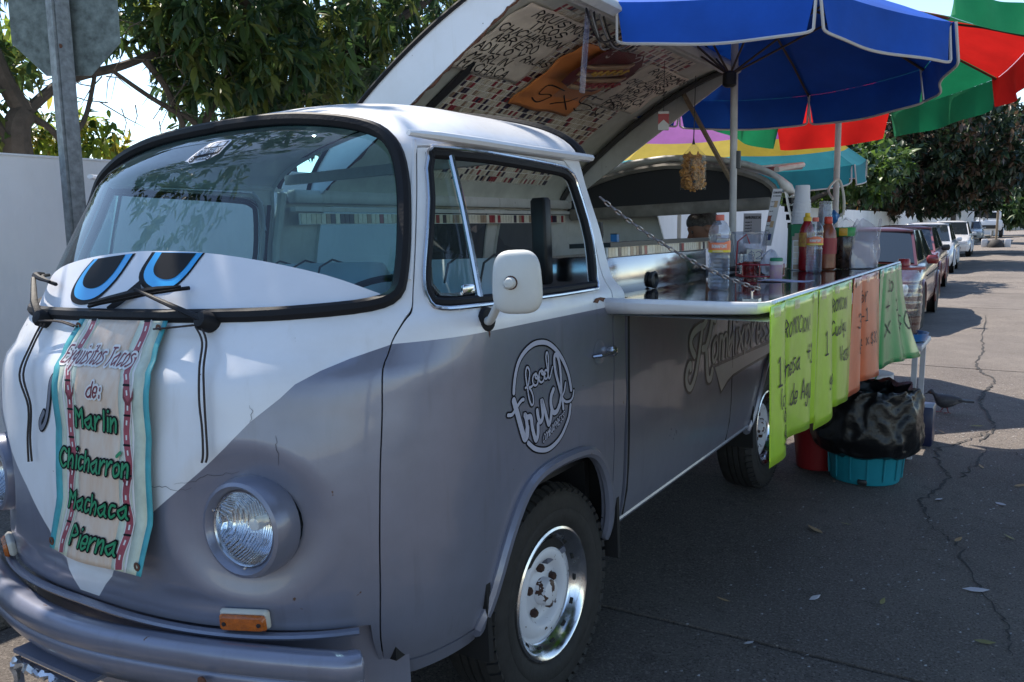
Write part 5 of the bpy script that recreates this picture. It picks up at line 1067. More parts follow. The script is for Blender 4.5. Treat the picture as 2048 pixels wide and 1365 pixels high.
# ================================================================ BANNER ON THE NOSE
bz=[1.268,1.20,1.14,1.035,.94,.84,.705]; bl=[-.118,-.115,-.072,-.050,-.040,-.042,-.085]; br=[.245,.268,.306,.314,.317,.320,.312]
BH=.565
def ban(u,t,d=0):   # u 0..1 left to right, t 0..1 top to bottom
    z=1.268-BH*t; xl=np.interp(-z,[-q for q in bz],bl); xr=np.interp(-z,[-q for q in bz],br); x=xl+(xr-xl)*u
    zz=z-.012*(t>.9)*0; v=zz; p=S0(fa(x,v),v)
    off=.014+.012*sin(pi*min(1,t*2.2))*(t<.45)+.05*max(0,t-.80)**1.0*(.4+1.2*u)*2+.006*sin(u*7+t*5)*t+.012*t
    return V((p.x,p.y-off-d,zz))
CRM=mat('banner_cream',(.66,.56,.47),.5,var=.3,vs=9,stretch=(5,5,.8),col2=(.62,.44,.31)); TEL=mat('banner_teal',(.05,.32,.36),.5,var=.25,vs=14); PAL=mat('banner_sage',(.52,.57,.46),.5,var=.2,vs=14); BUR=mat('banner_burgundy',(.16,.012,.025),.45); BWH=mat('banner_white',(.66,.64,.62),.5); BGR=mat('banner_green',(.015,.24,.10),.45); BRO=mat('banner_rope',(.30,.055,.075),.5,var=.2,vs=30)
bn=empty('menu_banner',label='hanging vinyl taco menu banner with teal borders on the van nose',cat='banner'); bn.matrix_world=VM
mb=MB(); cols=[(0,.075,TEL),(.075,.13,PAL),(.13,.15,BWH),(.15,.27,PAL),(.27,.73,CRM),(.73,.84,PAL),(.84,.86,BWH),(.86,.955,PAL),(.955,1.0,TEL)]
for a,b_,m in cols: mb.mat(m); mb.grid(lambda s,t,a=a,b_=b_:ban(a+(b_-a)*s,t),max(2,int((b_-a)*30)),46,flip=True)
cb=mb.build('cloth',None,bn); thick(cb,.0012,1)
fb=lambda u,v,d:ban(u/.36,-v/BH,d+.0022)
for xc in (.080,.300):
    mb=MB(); mb.mat(BWH); zz=np.linspace(0,-BH+.004,50); path=[(xc-.008+.006*sin(k*.5),z) for k,z in enumerate(zz)]; ribbon(mb,path,.026,fb,.0004,False); mb.mat(BRO); ribbon(mb,path,.020,fb,.0009,False); mb.mat(BWH)
    for k in range(1,48,3): ribbon(mb,[(path[k][0],path[k][1]),(path[k+1][0],path[k+1][1])],.005,fb,.0013,False)
    mb.mat(MDB)
    for k in range(0,48,6): ribbon(mb,[(path[k][0]-.009,path[k][1]),(path[k][0]+.009,path[k][1])],.005,fb,.0016)
    mb.mat(BUR)
    for k in (16,32): 
        for s_ in (-1,1): ribbon(mb,[(path[k][0],path[k][1]),(path[k][0]+s_*.014,path[k][1]+.018),(path[k][0]+s_*.017,path[k][1]+.040)],.010,fb,.0011,False,lambda t:1-.9*t)
    mb.build('printed_rope',None,bn)
def lett(s,x,y,h,w_,o1,m1,m2,sl=.15,sx=.8,base=0,jit=.15):
    st=random.getstate(); r1=random.Random(hash(s)%1000 if False else len(s)); mb=MB(); text(mb,s,x,y,h,fb,w_+o1,.0020,sl,base,jit,sx,rnd=random.Random(len(s))); mb.build('lettering_outline',m1,bn)
    mb=MB(); text(mb,s,x,y,h,fb,w_,.0028,sl,base,jit,sx,rnd=random.Random(len(s))); mb.build('lettering',m2,bn)
lett('Exquisitos Tacos',.022,-.098,.038,.0042,.010,BWH,BUR,.45,.58)
lett('de:',.145,-.172,.036,.0046,.010,BWH,BUR,.2,.75)
lett('Marlin',.092,-.247,.045,.0066,.0085,MDB,BGR,.15,.86)
lett('Chicharron',.024,-.348,.045,.0066,.0085,MDB,BGR,.1,.80)
mb=MB(); ribbon(mb,[(.258,-.302),(.270,-.293)],.0085,fb,.003); mb.build('lettering',BGR,bn)
lett('Machaca',.062,-.445,.044,.0064,.0085,MDB,BGR,.1,.84)
lett('Pierna',.105,-.530,.044,.0064,.0085,MDB,BGR,.1,.84)
for u,t in ((.03,.965),(.955,.965),(.045,.03),(.945,.03)):
    mb=MB(); p=ban(u,t,.003); mb.lathe([(.0045,.0),(.010,.001),(.011,-.001),(.0045,-.0015)],16,p,'y',closed=True); mb.build('eyelet',MRUST,bn)
# laces tied to the wiper spindles
def lace(pts,label,m=mat('lace_brown',(.035,.025,.022),.8)):
    l=empty('lace',label=label,cat='lace'); l.matrix_world=VM; rr=random.Random(len(label))
    for s in (-1,1):
        q=catmull([(x+s*.0035+rr.uniform(-.004,.004),y+s*.003,z) for x,y,z in pts],5); mb=MB(); mb.tube(q,.0026,6); mb.build('strand',m,l)
f3=lambda x,z,o=.02:tuple(S0(fa(x,z),z)+V((0,-o,0)))
lace([f3(.37,1.258,.035),f3(.405,1.225,.035),f3(.425,1.17,.03),f3(.445,1.10),f3(.455,1.04),f3(.462,.985),f3(.458,.965)],'dark double lace hanging from the right-hand wiper spindle onto the nose')
lace([f3(-.27,1.255,.035),f3(-.272,1.20,.035),f3(-.235,1.13,.03),f3(-.195,1.05),f3(-.185,.97),f3(-.178,.91)],'dark double lace hanging from the left-hand wiper spindle onto the nose')
lace([tuple(ban(.945,.03,.01)),f3(.28,1.255,.03),f3(.365,1.262,.04)],'twisted cord tying the banner corner to the right-hand wiper')
lace([tuple(ban(.045,.03,.01)),f3(-.19,1.262,.03),f3(-.29,1.262,.04)],'twisted cord tying the banner corner to the left-hand wiper')
# front name plate lettering peeping from behind the banner
MSIL=mat('grey_print',(.16,.17,.21),.4)
mb=MB(); fn=lambda u,v,d:V(f3(u,v,.0025+d)); pk=catmull([(-.085,1.10),(-.10,1.135),(-.125,1.12),(-.128,1.07),(-.135,1.02),(-.155,.995),(-.165,1.01),(-.150,1.035)],5); ribbon(mb,pk,.022,fn,0); o=mb.build('nose_lettering_outline',MDB,VAN); mb=MB(); ribbon(mb,pk,.013,fn,.001); mb.build('nose_lettering',MSIL,VAN)
# ================================================================ SIDE LETTERING
fk=lambda y,z,d:RS(y,z)+V((.0012+d,0,0))
MKG=mat('side_print',(.50,.50,.51),.35); MKO=mat('side_print_outline',(.055,.045,.045),.35)
ks=[([(1.079,.934),(1.053,.957),(1.035,.986),(1.044,1.012),(1.079,1.031),(1.134,1.041),(1.19,1.046),(1.219,1.063)],.030),([(1.174,1.043),(1.16,1.003),(1.138,.945),(1.112,.886),(1.087,.843),(1.047,.809),(1.017,.809),(.991,.835),(.989,.865),(1.005,.894),(1.032,.905),(1.035,.884)],.026),([(1.333,1.054),(1.299,1.063),(1.281,1.031),(1.254,.986),(1.219,.951),(1.178,.948)],.030),([(1.215,.949),(1.226,.911),(1.233,.859),(1.247,.812),(1.281,.806),(1.3,.837)],.030)]
mo=MB(); mw=MB()
for k,(p,w_) in enumerate(ks): q=catmull(p,6); ribbon(mo,q,w_+.022,fk,.0002+k*2e-5); ribbon(mw,q,w_,fk,.0010+k*2e-5)
text(mo,'ombixpress',1.30,.873,.148,fk,.034,.0004,slant=.12,sx=.80); text(mw,'ombixpress',1.30,.873,.148,fk,.018,.0014,slant=.12,sx=.80)
sw=[(1.335,.845),(1.836,.841),(2.28,.838),(2.319,.792),(1.78,.781),(1.594,.773),(1.516,.758),(1.43,.723)]
sb=grow(sw,.014)
mo.add([fk(a,b_,.0001) for a,b_ in sb],[tuple(range(len(sb)))]); mw.add([fk(a,b_,.0008) for a,b_ in sw],[tuple(range(len(sw)))])
mo.build('side_lettering_outline',MKO,VAN); mw.build('side_lettering',MKG,VAN)
# ================================================================ POSTERS ON THE COUNTER EDGE
MINK=mat('marker_ink',(.012,.012,.014),.6)
def poster(y0,y1,zb,m,label,lines,folds,flare=0,zt=1.232,skew=0,X=1.336,name='price_poster'):
    H=zt-zb; Wd=y1-y0
    def sf(u,v,d=0):   # u metres along, v metres up from bottom
        s=u/Wd; t=1-v/H
        x=X+sum(a*math.exp(-((s-c)/w_)**2)*(.25+.75*t) for c,w_,a in folds)+.012*t*sin(s*5+y0*7)+flare*t*t*s*s
        return V((x+d,y0+u+skew*t*s+(.02*t*sin(s*9)),zt-H*t-(.03*t*sin(s*7+1.3))*.4))
    o=empty(name,(0,0,0),label=label,cat='poster',group='price posters hanging from the counter edge')
    mb=MB(); mb.grid(lambda a,b_:sf(a*Wd,b_*H),48,16); po=mb.build('sheet',m,o); thick(po,.0012,-1)
    for a in (.1,.5,.88): mb=MB(); mb.grid(lambda u,v,a=a:sf(a*Wd-.03+.06*u,H-.035+.03*v,.002),2,2); mb.build('tape',glass('clear_tape',(.9,.9,.9),.05,1.5,.12,.12),o)
    mb=MB()
    for s,x,y,h,sl,sx,w_ in lines: text(mb,s,x,y,h,lambda u,v,d:sf(u,v,.0025+d),w_,0,sl,0,.5,sx)
    mb.build('marker_writing',MINK,o); return o
NEO=mat('neon_lime',(.42,.68,.035),.30,var=.12,vs=5,transl=.25,coat=.4,bump=.35,bs=9); ORA=mat('neon_salmon',(.70,.17,.065),.30,var=.14,vs=5,transl=.25,coat=.4,bump=.35,bs=9); EMG=mat('emerald_card',(.02,.34,.10),.28,var=.14,vs=5,transl=.2,coat=.5,bump=.35,bs=9); ORC=mat('orange_card',(.88,.32,.10),.45,var=.08,vs=4,transl=.1)
fo1=[(.33,.05,-.026),(.18,.12,.02),(.70,.2,.02),(.92,.05,-.02)]
poster(.24,.86,.775,NEO,'lime poster nearest the van door, first in the row',[('PROMOCION!',.17,.340,.050,.05,.75,.005),('1',.06,.215,.085,.05,1.0,.006),('Hamesa',.125,.215,.060,.05,.75,.006),('+1',.44,.232,.062,0,.9,.007),('(c/Jam',.075,.155,.042,.05,.65,.0045),('Queso',.10,.105,.036,.05,.65,.0045),('de Agu',.29,.110,.066,.05,.72,.006),('$5',.10,.030,.055,.05,1.0,.006),('"',.14,.006,.02,0,1,.003)],fo1)
poster(.875,1.49,.745,NEO,'second lime poster, next to the orange one',[('PROMOCION',.23,.385,.045,.1,.66,.005),('1',.08,.255,.085,.05,1.0,.006),('T(Cualqu',.20,.290,.052,.05,.72,.0055),('Vaso d',.34,.175,.060,.05,.75,.006),('guiso',.12,.125,.046,.05,.75,.005),('5',.24,.06,.04,.05,1,.005)],[(.42,.05,-.024),(.2,.12,.015),(.72,.18,.02)],skew=.1)
poster(1.53,2.18,.735,ORA,'salmon orange poster between the lime and green ones',[('"',.03,.42,.05,.05,1,.006),('Por',.18,.37,.06,.05,1.0,.005),('3 +1',.10,.28,.055,.05,1.4,.006),('Agua x $30',.13,.17,.05,.05,.85,.005)],[(.36,.06,-.035),(.2,.12,.02),(.68,.2,.02)],skew=.14)
poster(2.23,2.98,.70,EMG,'emerald green poster flaring out at the counter end',[('10',.30,.40,.06,.05,1.5,.008),('+ 1',.22,.29,.07,.05,2.2,.008),('x $0',.24,.17,.09,.05,2.0,.010)],[(.22,.05,-.035),(.62,.07,.02),(.8,.05,-.02)],flare=.10,skew=.14)
# ================================================================ PAPERS INSIDE THE LID (top-level things in the van's frame)
MPAP=mat('old_paper',(.84,.75,.63),.7,var=.18,vs=6,bump=.15,bs=12)
def lidpaper(v0,v1,y0,y1,m,label,lines,name='menu_paper',sk=.0,dn=.034,wr=.004,tape=True):
    o=empty(name,label=label,cat='paper menu'); o.matrix_world=VM; H=v1-v0; W_=y1-y0
    def sf(u,v,d=0): 
        y=y0+u+sk*(v/H); vv=v0+v; return LP(vv,y,ar(vv)-dn-d+wr*sin(u*19+v*23)+wr*.7*sin(v*41-u*8))
    mb=MB(); mb.grid(lambda a,b_:sf(a*W_,b_*H),20,20,flip=True); po=mb.build('sheet',m,o); thick(po,.001,-1); mb=MB()
    for s,x,y,h,sl,sx,w_ in lines: text(mb,s,x,y,h,lambda u,v,d:sf(u,v,.003+d),w_,0,sl,0,.25,sx)
    mb.build('lettering',MINK,o); return o
lidpaper(.80,1.25,.80,1.32,MPAP,'cream hand-lettered taco menu paper at the front of the open lid',[('RIQUISIMOS',.10,.385,.050,.1,1.15,.007),('TACOS',.16,.325,.050,.1,1.2,.007),('CHICHARRON',.02,.262,.050,.1,1.15,.007),('ABRIERO',.06,.200,.050,.1,1.15,.007),('ADILLO Y RAJAS',.01,.138,.048,.1,1.08,.007),('MARLIN',.04,.076,.050,.1,1.2,.007),('MACHACA',.04,.014,.050,.1,1.15,.007)])
lidpaper(.80,1.19,2.10,2.66,MPAP,'cream hand-lettered menu paper at the rear of the open lid',[('RIQUISIMOS',.10,.325,.050,.1,1.3,.008),('TACOS',.20,.268,.050,.1,1.3,.008),('CHICHARRON',.05,.205,.050,.1,1.25,.008),('MARLIN',.12,.143,.050,.1,1.3,.008),('MACHACA',.10,.080,.050,.1,1.3,.008),('PIERNA',.12,.016,.050,.1,1.3,.008)],sk=.05)
op=lidpaper(.68,1.17,1.40,2.00,ORC,'bright orange price sheet in the middle of the open lid',[('5x50',.12,.06,.12,.2,2.0,.008)],name='price_sheet',dn=.045,wr=.006)
# hot dog picture in a clear bag, hung on a string below the lid
hd=empty('hot_dog_picture',label='printed hot dog picture in a clear bag hanging over the orange sheet',cat='picture'); hd.matrix_world=VM
def hp_(u,v,d=0): return LP(.90+v,1.50+u,ar(.95+v*.5)-.085-d+.01*sin(u*8))
hpoly=[(.02,.03),(.0,.10),(.06,.26),(.10,.30),(.40,.34),(.48,.28),(.50,.16),(.36,.02),(.16,.0)]
MPR=mat('print_red',(.16,.03,.035),.4); MBUN=mat('print_bun',(.55,.37,.22),.4,var=.15); MSAU=mat('print_sausage',(.30,.07,.04),.35); MMUS=mat('print_mustard',(.70,.42,.05),.4); MKET=mat('print_ketchup',(.34,.02,.03),.35); MBL=mat('print_blue',(.03,.05,.18),.4)
mb=MB(); mb.mat(MPR); mb.add([hp_(u,v,0) for u,v in hpoly],[tuple(reversed(range(len(hpoly))))]); mb.build('print',None,hd)
mb=MB(); mb.mat(MBL); q=[(.16,.245),(.36,.275),(.36,.325),(.16,.295)]; mb.add([hp_(u,v,.0015) for u,v in q],[(0,1,2,3)]); mb.mat(BWH); text(mb,'3x$30',.12,.245,.055,lambda u,v,d:hp_(u,v,.004+d),.010,.0,slant=.2,sx=1.15,base=.12); mb.build('price_print',None,hd)
for k,(u0,v0) in enumerate(((.06,.135),(.12,.045))):
    mb=MB(); ex=V((1,.30,0)).normalized()
    for off,rad,m in ((-.030,.030,MBUN),(.030,.026,MBUN),(0,.024,MSAU)): mb.mat(m); mb.tube([hp_(u0+t*.33,v0+t*.105+off*.9,.004+.018*sin(pi*min(1,max(0,t)))**.4) for t in np.linspace(0,1,10)],[rad*(.35+.65*sin(pi*(.08+.84*t))**.5) for t in np.linspace(0,1,10)],8,flat=.5)
    mb.mat(MMUS if k==0 else MKET); mb.tube([hp_(u0+.04+t*.25,v0+.015+t*.085+.016*sin(t*34),.040) for t in np.linspace(0,1,40)],.0055,5); mb.build('hot_dog_print',None,hd)
mb=MB(); mb.grid(lambda a,b_:hp_(-.03+.56*a,-.03+.40*b_,.045+.02*sin(a*pi)*sin(b_*pi)),8,8,flip=True); mb.build('clear_bag',glass('clear_bag',(.95,.95,.95),.12,1.18,.015,.04),hd)
def strg(pts,label,r=.0022,m=MDARK,name='string'): mb=MB(); mb.tube(pts,r,5); o=mb.build(name,m); o.matrix_world=VM; return tag(o,label,'string')
strg([LP(1.38,1.52,.02),hp_(.20,.30,.0)],'dark string holding the hot dog picture')
# plastic sign strip, wires and hooks at the lid edge
ps=empty('acrylic_strip',label='clear acrylic strip hanging from the lid edge beside the menu paper',cat='strip'); ps.matrix_world=VM; mb=MB(); A=LP(1.36,1.06,.02); mb.box(A+V((-.03,.0,-.16)),(.006,.045,.34),Matrix.Rotation(.12,3,'Y'),bev=.002); mb.build('strip',glass('acrylic',(.85,.87,.95),.05,1.45,.06,.25,(.6,.6,.75)),ps)
wr=empty('wire_bundle',label='loose bundle of grey wires clipped under the lid edge',cat='wires'); wr.matrix_world=VM; rr=random.Random(6)
for k in range(5): mb=MB(); mb.tube(catmull([LP(1.37,1.0+.04*k,.03),LP(1.30,1.12+.05*k+rr.uniform(-.04,.04),-.03),LP(1.27+rr.uniform(-.03,.03),1.24+.05*k,-.05),LP(1.34,1.40+.05*k,.0),LP(1.37,1.5+.05*k,.03)],6),.005,5); mb.build('wire',MINT if k%2 else MDARK,wr)
# cigarette packet, bag of pork rinds, prop stick (van frame coordinates converted by VM)
VMI=VM.inverted()
cp=empty('cigarette_packet',(.25,2.12,2.005),RAD(25),label='small red and white cigarette packet hanging on a thread from the lid',cat='packet')
mb=MB(); mb.box((0,0,0),(.056,.022,.088)); mb.build('box',mat('packet_red',(.38,.012,.015),.35),cp); mb=MB(); mb.add([(-.0285,-.0115,-.0445),(.0285,-.0115,-.0445),(.0285,-.0115,-.016),(0,-.0115,.010),(-.0285,-.0115,-.016)],[(0,1,2,3,4)]); mb.build('chevron',BWH,cp); mb=MB(); mb.box((0,0,.046),(.0565,.0225,.012)); mb.build('lid',BWH,cp)
mb=MB(); mb.tube([(.25,2.12,2.05),(.252,2.12,2.32)],.0015,4); tag(mb.build('thread',MDARK),'thin thread the cigarette packet hangs from','thread')
rb=empty('snack_bag',(.445,2.05,1.74),label='clear bag of brown pork rinds hanging under the lid corner',cat='bag'); MRIN=mat('pork_rind',(.55,.26,.07),.6,var=.4,vs=30,bump=.6,bs=80)
rr=random.Random(12)
mb=MB()
for k in range(150):
    z=rr.uniform(-.092,.075); R=.058*(1-.35*max(0,(z-.02)/.06)); a=rr.uniform(0,6.28); q=rr.uniform(.3,1)**.5*R; p=V((q*cos(a),q*sin(a)*.6,z)); d=V((rr.gauss(0,1),rr.gauss(0,1),rr.gauss(0,1))).normalized()*.02; e=V((rr.gauss(0,1),rr.gauss(0,1),rr.gauss(0,1))).normalized()*.011
    mb.tube([p-d,p-d*.3+e,p+d*.4-e*.4,p+d],[.004,.008,.008,.004],5)
tag(mb.build('pork_rinds',MRIN,rb),kind='stuff')
mb=MB(); mb.grid(lambda u,v:V(((.067*(1-.9*max(0,(v-.72)/.28)**.8)+.002*sin(u*50))*cos(2*pi*u),(.067*(1-.9*max(0,(v-.72)/.28)**.8))*.62*sin(2*pi*u),-.10+.235*v)),28,14); mb.build('clear_bag',MATS['clear_bag'],rb)
mb=MB(); mb.tube([(0,0,.13),(0,.0,.16),(.004,0,.47)],[.008,.003,.0015],6); mb.build('tie',MDARK,rb)
def stick(a,b_,w_,label): 
    a,b_=V(a),V(b_); d=(b_-a); M3=d.to_track_quat('Z','Y').to_matrix(); mb=MB(); mb.box((a+b_)/2,(w_,.018,d.length),M3); return tag(mb.build('prop_stick',MWOOD),label,'stick')
stick((.06,2.84,2.30),(.43,2.80,1.68),.035,'weathered wooden stick propping the open lid at the rear')
# chain
ch=empty('chain',label='rusty link chain holding up the front corner of the counter',cat='chain'); MCHN=mat('old_chain',(.45,.43,.42),.35,.8,var=.5,vs=30,col2=(.22,.13,.10))
A=V((.765,.315,1.555)); B_=V((1.205,.60,1.252)); nl=30
lk=MB(); lk.tube([(.0052*cos(t),0,.0065*sin(t)+(.0032 if sin(t)>0 else -.0032)) for t in np.linspace(0,2*pi,15)],.0026,5); lm_=lk.build('link',MCHN,ch); D=(B_-A).normalized()
q0=D.to_track_quat('Z','Y')
from mathutils import Quaternion
for i in range(nl):
    o=lm_ if i==0 else lm_.copy()
    if i: COL.objects.link(o); o.parent=ch
    t=(i+.5)/nl; p=A.lerp(B_,t)+V((0,0,-.035*4*t*(1-t))); o.location=p; sl_=(B_-A)+V((0,0,-.035*4*(1-2*t))); o.rotation_mode='QUATERNION'; o.rotation_quaternion=sl_.normalized().to_track_quat('Z','Y')@Quaternion((0,0,1),(i%2)*pi/2+.4); o.scale=(1,1,1.12)
# ================================================================ THINGS ON THE COUNTER
ctz=lambda x:1.2262+.0077*(x-.87)
MPET=glass('pet_plastic',(.88,.91,.95),.04,1.45,.05,.10,(.75,.76,.85)); MLID=mat('coral_cap',(.62,.13,.08),.45); MWAT=glass('water',(.86,.90,.96),.0,1.33,.02)
def bottle(x,y,s,label,ribs=7,lab=True,turn=0.0):
    b=empty('water_bottle',(x,y,ctz(x)),turn,label=label,cat='bottle',group='plastic water bottles')
    pr=[(.012,.002),(.034,.0),(.041,.012)]
    for i in range(24):
        z=.012+i*.0052; pr.append((.0405+.0016*sin(i*1.05*2),z))
    pr+=[(.0395,.140),(.0415,.145),(.0415,.188),(.040,.192),(.0425,.205),(.0430,.218),(.038,.238),(.026,.258),(.0155,.268),(.0145,.276)]
    pr=[(r*s,z*s) for r,z in pr]; mb=MB(); mb.lathe(pr,28); bo=mb.build('body',MPET,b)
    mb=MB(); mb.lathe([(.0155*s,.268*s),(.0165*s,.270*s),(.0165*s,.287*s),(.014*s,.290*s),(.0001,.290*s)],20); mb.build('cap',MLID,b)
    mb=MB(); mb.mat(mat('label_coral',(.80,.20,.09),.4)); mb.lathe([(.0420*s,.150*s),(.0424*s,.152*s),(.0424*s,.182*s),(.0418*s,.184*s)],28,closed=False) if False else None
    N=28; vs=[]
    for k in range(N+1):
        a=2*pi*k/N; hz=.183+.008*max(0,cos(a*2.0+.6)); vs+=[(.0426*s*cos(a),.0426*s*sin(a),.1545*s),(.0426*s*cos(a),.0426*s*sin(a),hz*s)]
    mb.add(vs,[(2*k,2*k+2,2*k+3,2*k+1) for k in range(N)],True); mb.mat(mat('label_yellow',(.72,.55,.02),.4)); vs=[]
    for k in range(N+1): a=2*pi*k/N; vs+=[(.0427*s*cos(a),.0427*s*sin(a),.1455*s),(.0427*s*cos(a),.0427*s*sin(a),.1545*s)]
    mb.add(vs,[(2*k,2*k+2,2*k+3,2*k+1) for k in range(N)],True)
    cyl=lambda u,v,d:V(((.0430*s+d)*cos(u/(.0426*s)),(.0430*s+d)*sin(u/(.0426*s)),v)); a0=-.0426*s*(1.9+turn)
    mb.mat(BWH)
    text(mb,'BONAFONT',a0-.002*s,.163*s,.0125*s,cyl,.0026*s,.0004,sx=.66)
    text(mb,'AGUA NATURAL',a0,.148*s,.0045*s,cyl,.0008*s,.0004,sx=.9)
    mb.build('label',None,bo)
    mb=MB(); mb.lathe([(.0001,.004),(.036,.004),(.0385,.014),(.038,.135),(.0385,.190),(.040,.205),(.0401,.214),(.0001,.214)],24) if s>0 else None
    for i,vv in enumerate(mb.v): mb.v[i]=(vv[0]*s,vv[1]*s,vv[2]*s)
    mb.build('water',MWAT,b); return b
bottle(.99,.84,.93,'full water bottle with orange label standing alone by the chain',turn=.25)
bottle(1.075,1.99,.90,'water bottle with orange label among the sauce bottles',turn=-.9)
def sauce(x,y,h,r,m,capm,label,lab=None,name='sauce_bottle',spout=False):
    b=empty(name,(x,y,ctz(x)),label=label,cat='bottle'); mb=MB(); mb.lathe([(r*.8,0),(r,.01),(r*.96,h*.3),(r,h*.5),(r*.97,h*.62),(r*.85,h*.74),(r*.45,h*.86),(r*.36,h*.88),(.0001,h*.88)],24); mb.build('body',m,b)
    mb=MB(); pr=[(r*.42,h*.87),(r*.45,h*.88),(r*.45,h*.98),(r*.38,h),(.0001,h)] if not spout else [(r*.52,h*.86),(r*.52,h*.92),(r*.30,h*.94),(r*.34,h*.97),(r*.30,h),(.0001,h)]; mb.lathe(pr,18); mb.build('cap',capm,b)
    if lab:
        m1,z0,z1=lab; mb=MB(); N=24; vs=[]
        for k in range(N+1): a=2*pi*k/N; vs+=[(r*1.015*cos(a),r*1.015*sin(a),h*z0),(r*1.015*cos(a),r*1.015*sin(a),h*z1)]
        mb.add(vs,[(2*k,2*k+2,2*k+3,2*k+1) for k in range(N)],True); mb.mat(m1); mb.build('label',m1,b)
    return b
sauce(1.0,2.16,.285,.038,mat('ketchup',(.26,.008,.012),.25,coat=.4),mat('yellow_cap',(.70,.45,.02),.4),'red squeeze bottle of ketchup with yellow nozzle',(mat('label_yb',(.62,.45,.05),.4,var=.5,vs=40,col2=(.30,.03,.05)),.42,.66),spout=True)
sauce(1.075,2.28,.265,.044,mat('chamoy',(.24,.065,.028),.3,coat=.4,var=.3,vs=30),mat('red_cap',(.60,.05,.025),.4),'brown chilli sauce bottle with red cap behind the water bottle',(mat('label_red',(.30,.02,.03),.4),.30,.60))
jb=empty('pickle_jar',(1.135,2.40,ctz(1.13)),label='dark filled jar with green and yellow lid wrapped in a clear bag',cat='jar')
mb=MB(); mb.lathe([(.04,0),(.048,.01),(.048,.15),(.042,.17),(.0001,.17)],22); mb.build('jar',mat('dark_pickle',(.035,.022,.018),.2,coat=.4,var=.6,vs=40),jb); mb=MB(); mb.lathe([(.050,.165),(.052,.17),(.052,.205),(.048,.21),(.0001,.21)],22); mb.build('lid',mat('green_lid',(.02,.28,.05),.4),jb); mb=MB(); mb.box((.0,-.05,.187),(.04,.012,.038),bev=.003); mb.build('lid_label',mat('lid_yellow',(.65,.36,.02),.4),jb)
rr=random.Random(2)
def crumple(cx,cy,cz_,rx,ry,rz,seed,mt,name,par,n=26,m=16,amp=.16,top=None):
    rg=np.random.default_rng(seed); ph=rg.uniform(0,6.28,(8,)); 
    def f(u,v):
        a=2*pi*u; t=pi*(v-.5); q=1+amp*(sin(3*a+ph[0]+4*t)*.5+sin(5*a-ph[1]+2*t)*.35+sin(9*a+ph[2])*.25+sin(7*t+ph[3]+2*a)*.3)
        p=V((cos(t)*cos(a)*rx*q,cos(t)*sin(a)*ry*q,sin(t)*rz*(1+amp*.4*sin(4*a+ph[4]))))
        return V((cx,cy,cz_))+p
    mb=MB(); mb.grid(f,n,m); return mb.build(name,mt,par,20)
MBAG=glass('cloudy_bag',(.85,.85,.88),.12,1.35,.03,.30,(.72,.70,.78))
crumple(0,0,.155,.062,.062,.10,5,MATS['clear_bag'],'clear_bag',jb)
nb=empty('napkin_pack',(1.205,2.45,ctz(1.2)),RAD(20),label='white napkins in a crumpled clear plastic bag at the counter end',cat='napkins')
for k in range(9): mb=MB(); mb.box((-.012+rr.uniform(-.003,.003),rr.uniform(-.003,.003),.008+.0135*k),(.135,.12,.0115),Matrix.Rotation(rr.uniform(-.05,.05),3,'Z'),bev=.003); mb.build('napkin',mat('napkin',(.72,.71,.76),.8),nb)
def bagf(u,v):
    a=2*pi*u; ex=.55; cx_=math.copysign(abs(cos(a))**ex,cos(a)); sy=math.copysign(abs(sin(a))**ex,sin(a)); k=1+.05*sin(6*a+9*v)+.04*sin(11*a-5*v); top=max(0,(v-.62)/.38)
    return V((.082*cx_*k*(1-.25*top)+.03*top,.072*sy*k*(1-.55*top),.002+.14*min(1,v/.62)+.075*top*(1+.5*sin(3*a+1))))
mb=MB(); mb.grid(bagf,40,16); mb.build('plastic_bag',MBAG,nb,20)
# green cup dispenser with white cups and plastic cups
cb_=empty('cup_dispenser',(.925,2.36,ctz(.92)),RAD(28),label='green box with a tall stack of white foam cups on top',cat='box'); mb=MB(); mb.box((0,0,.115),(.12,.07,.23),bev=.004); mb.build('box',mat('dispenser_green',(.01,.17,.07),.5),cb_)
for k in range(9): mb=MB(); mb.lathe([(.050-.0012*k,.232+.014*k),(.0525-.0012*k,.232+.014*k),(.0525-.0012*k,.240+.014*k),(.0485-.0012*k,.246+.014*k)]+([(.036,.425),(.0345,.43),(.0001,.43)] if k==8 else []),26); mb.build('foam_cup',mat('foam_white',(.72,.71,.73),.7),cb_)
pc=empty('plastic_cups',(1.02,2.47,ctz(1.02)),label='stack of clear plastic cups behind the brown sauce bottle',cat='cups')
for k in range(8): mb=MB(); mb.lathe([(.040,.10+.016*k),(.042,.105+.016*k),(.040,.12+.016*k),(.031,.235+.016*k),(.0001,.235+.016*k)],22); mb.build('cup',glass('cup_plastic',(.9,.9,.92),.06,1.35,.02,.20,(.75,.75,.8)),pc)
mb=MB(); mb.lathe([(.04,0),(.04,.10),(.0001,.1)],20); mb.build('cup_base',MPLA,pc)
bw=empty('blue_wrapper',(1.055,2.50,1.47),label='scrap of blue wrapper sticking up beside the plastic cups',cat='wrapper'); crumple(0,0,.02,.025,.02,.035,9,mat('wrapper_blue',(.03,.16,.40),.3,coat=.4),'wrapper',bw,14,10,.35)
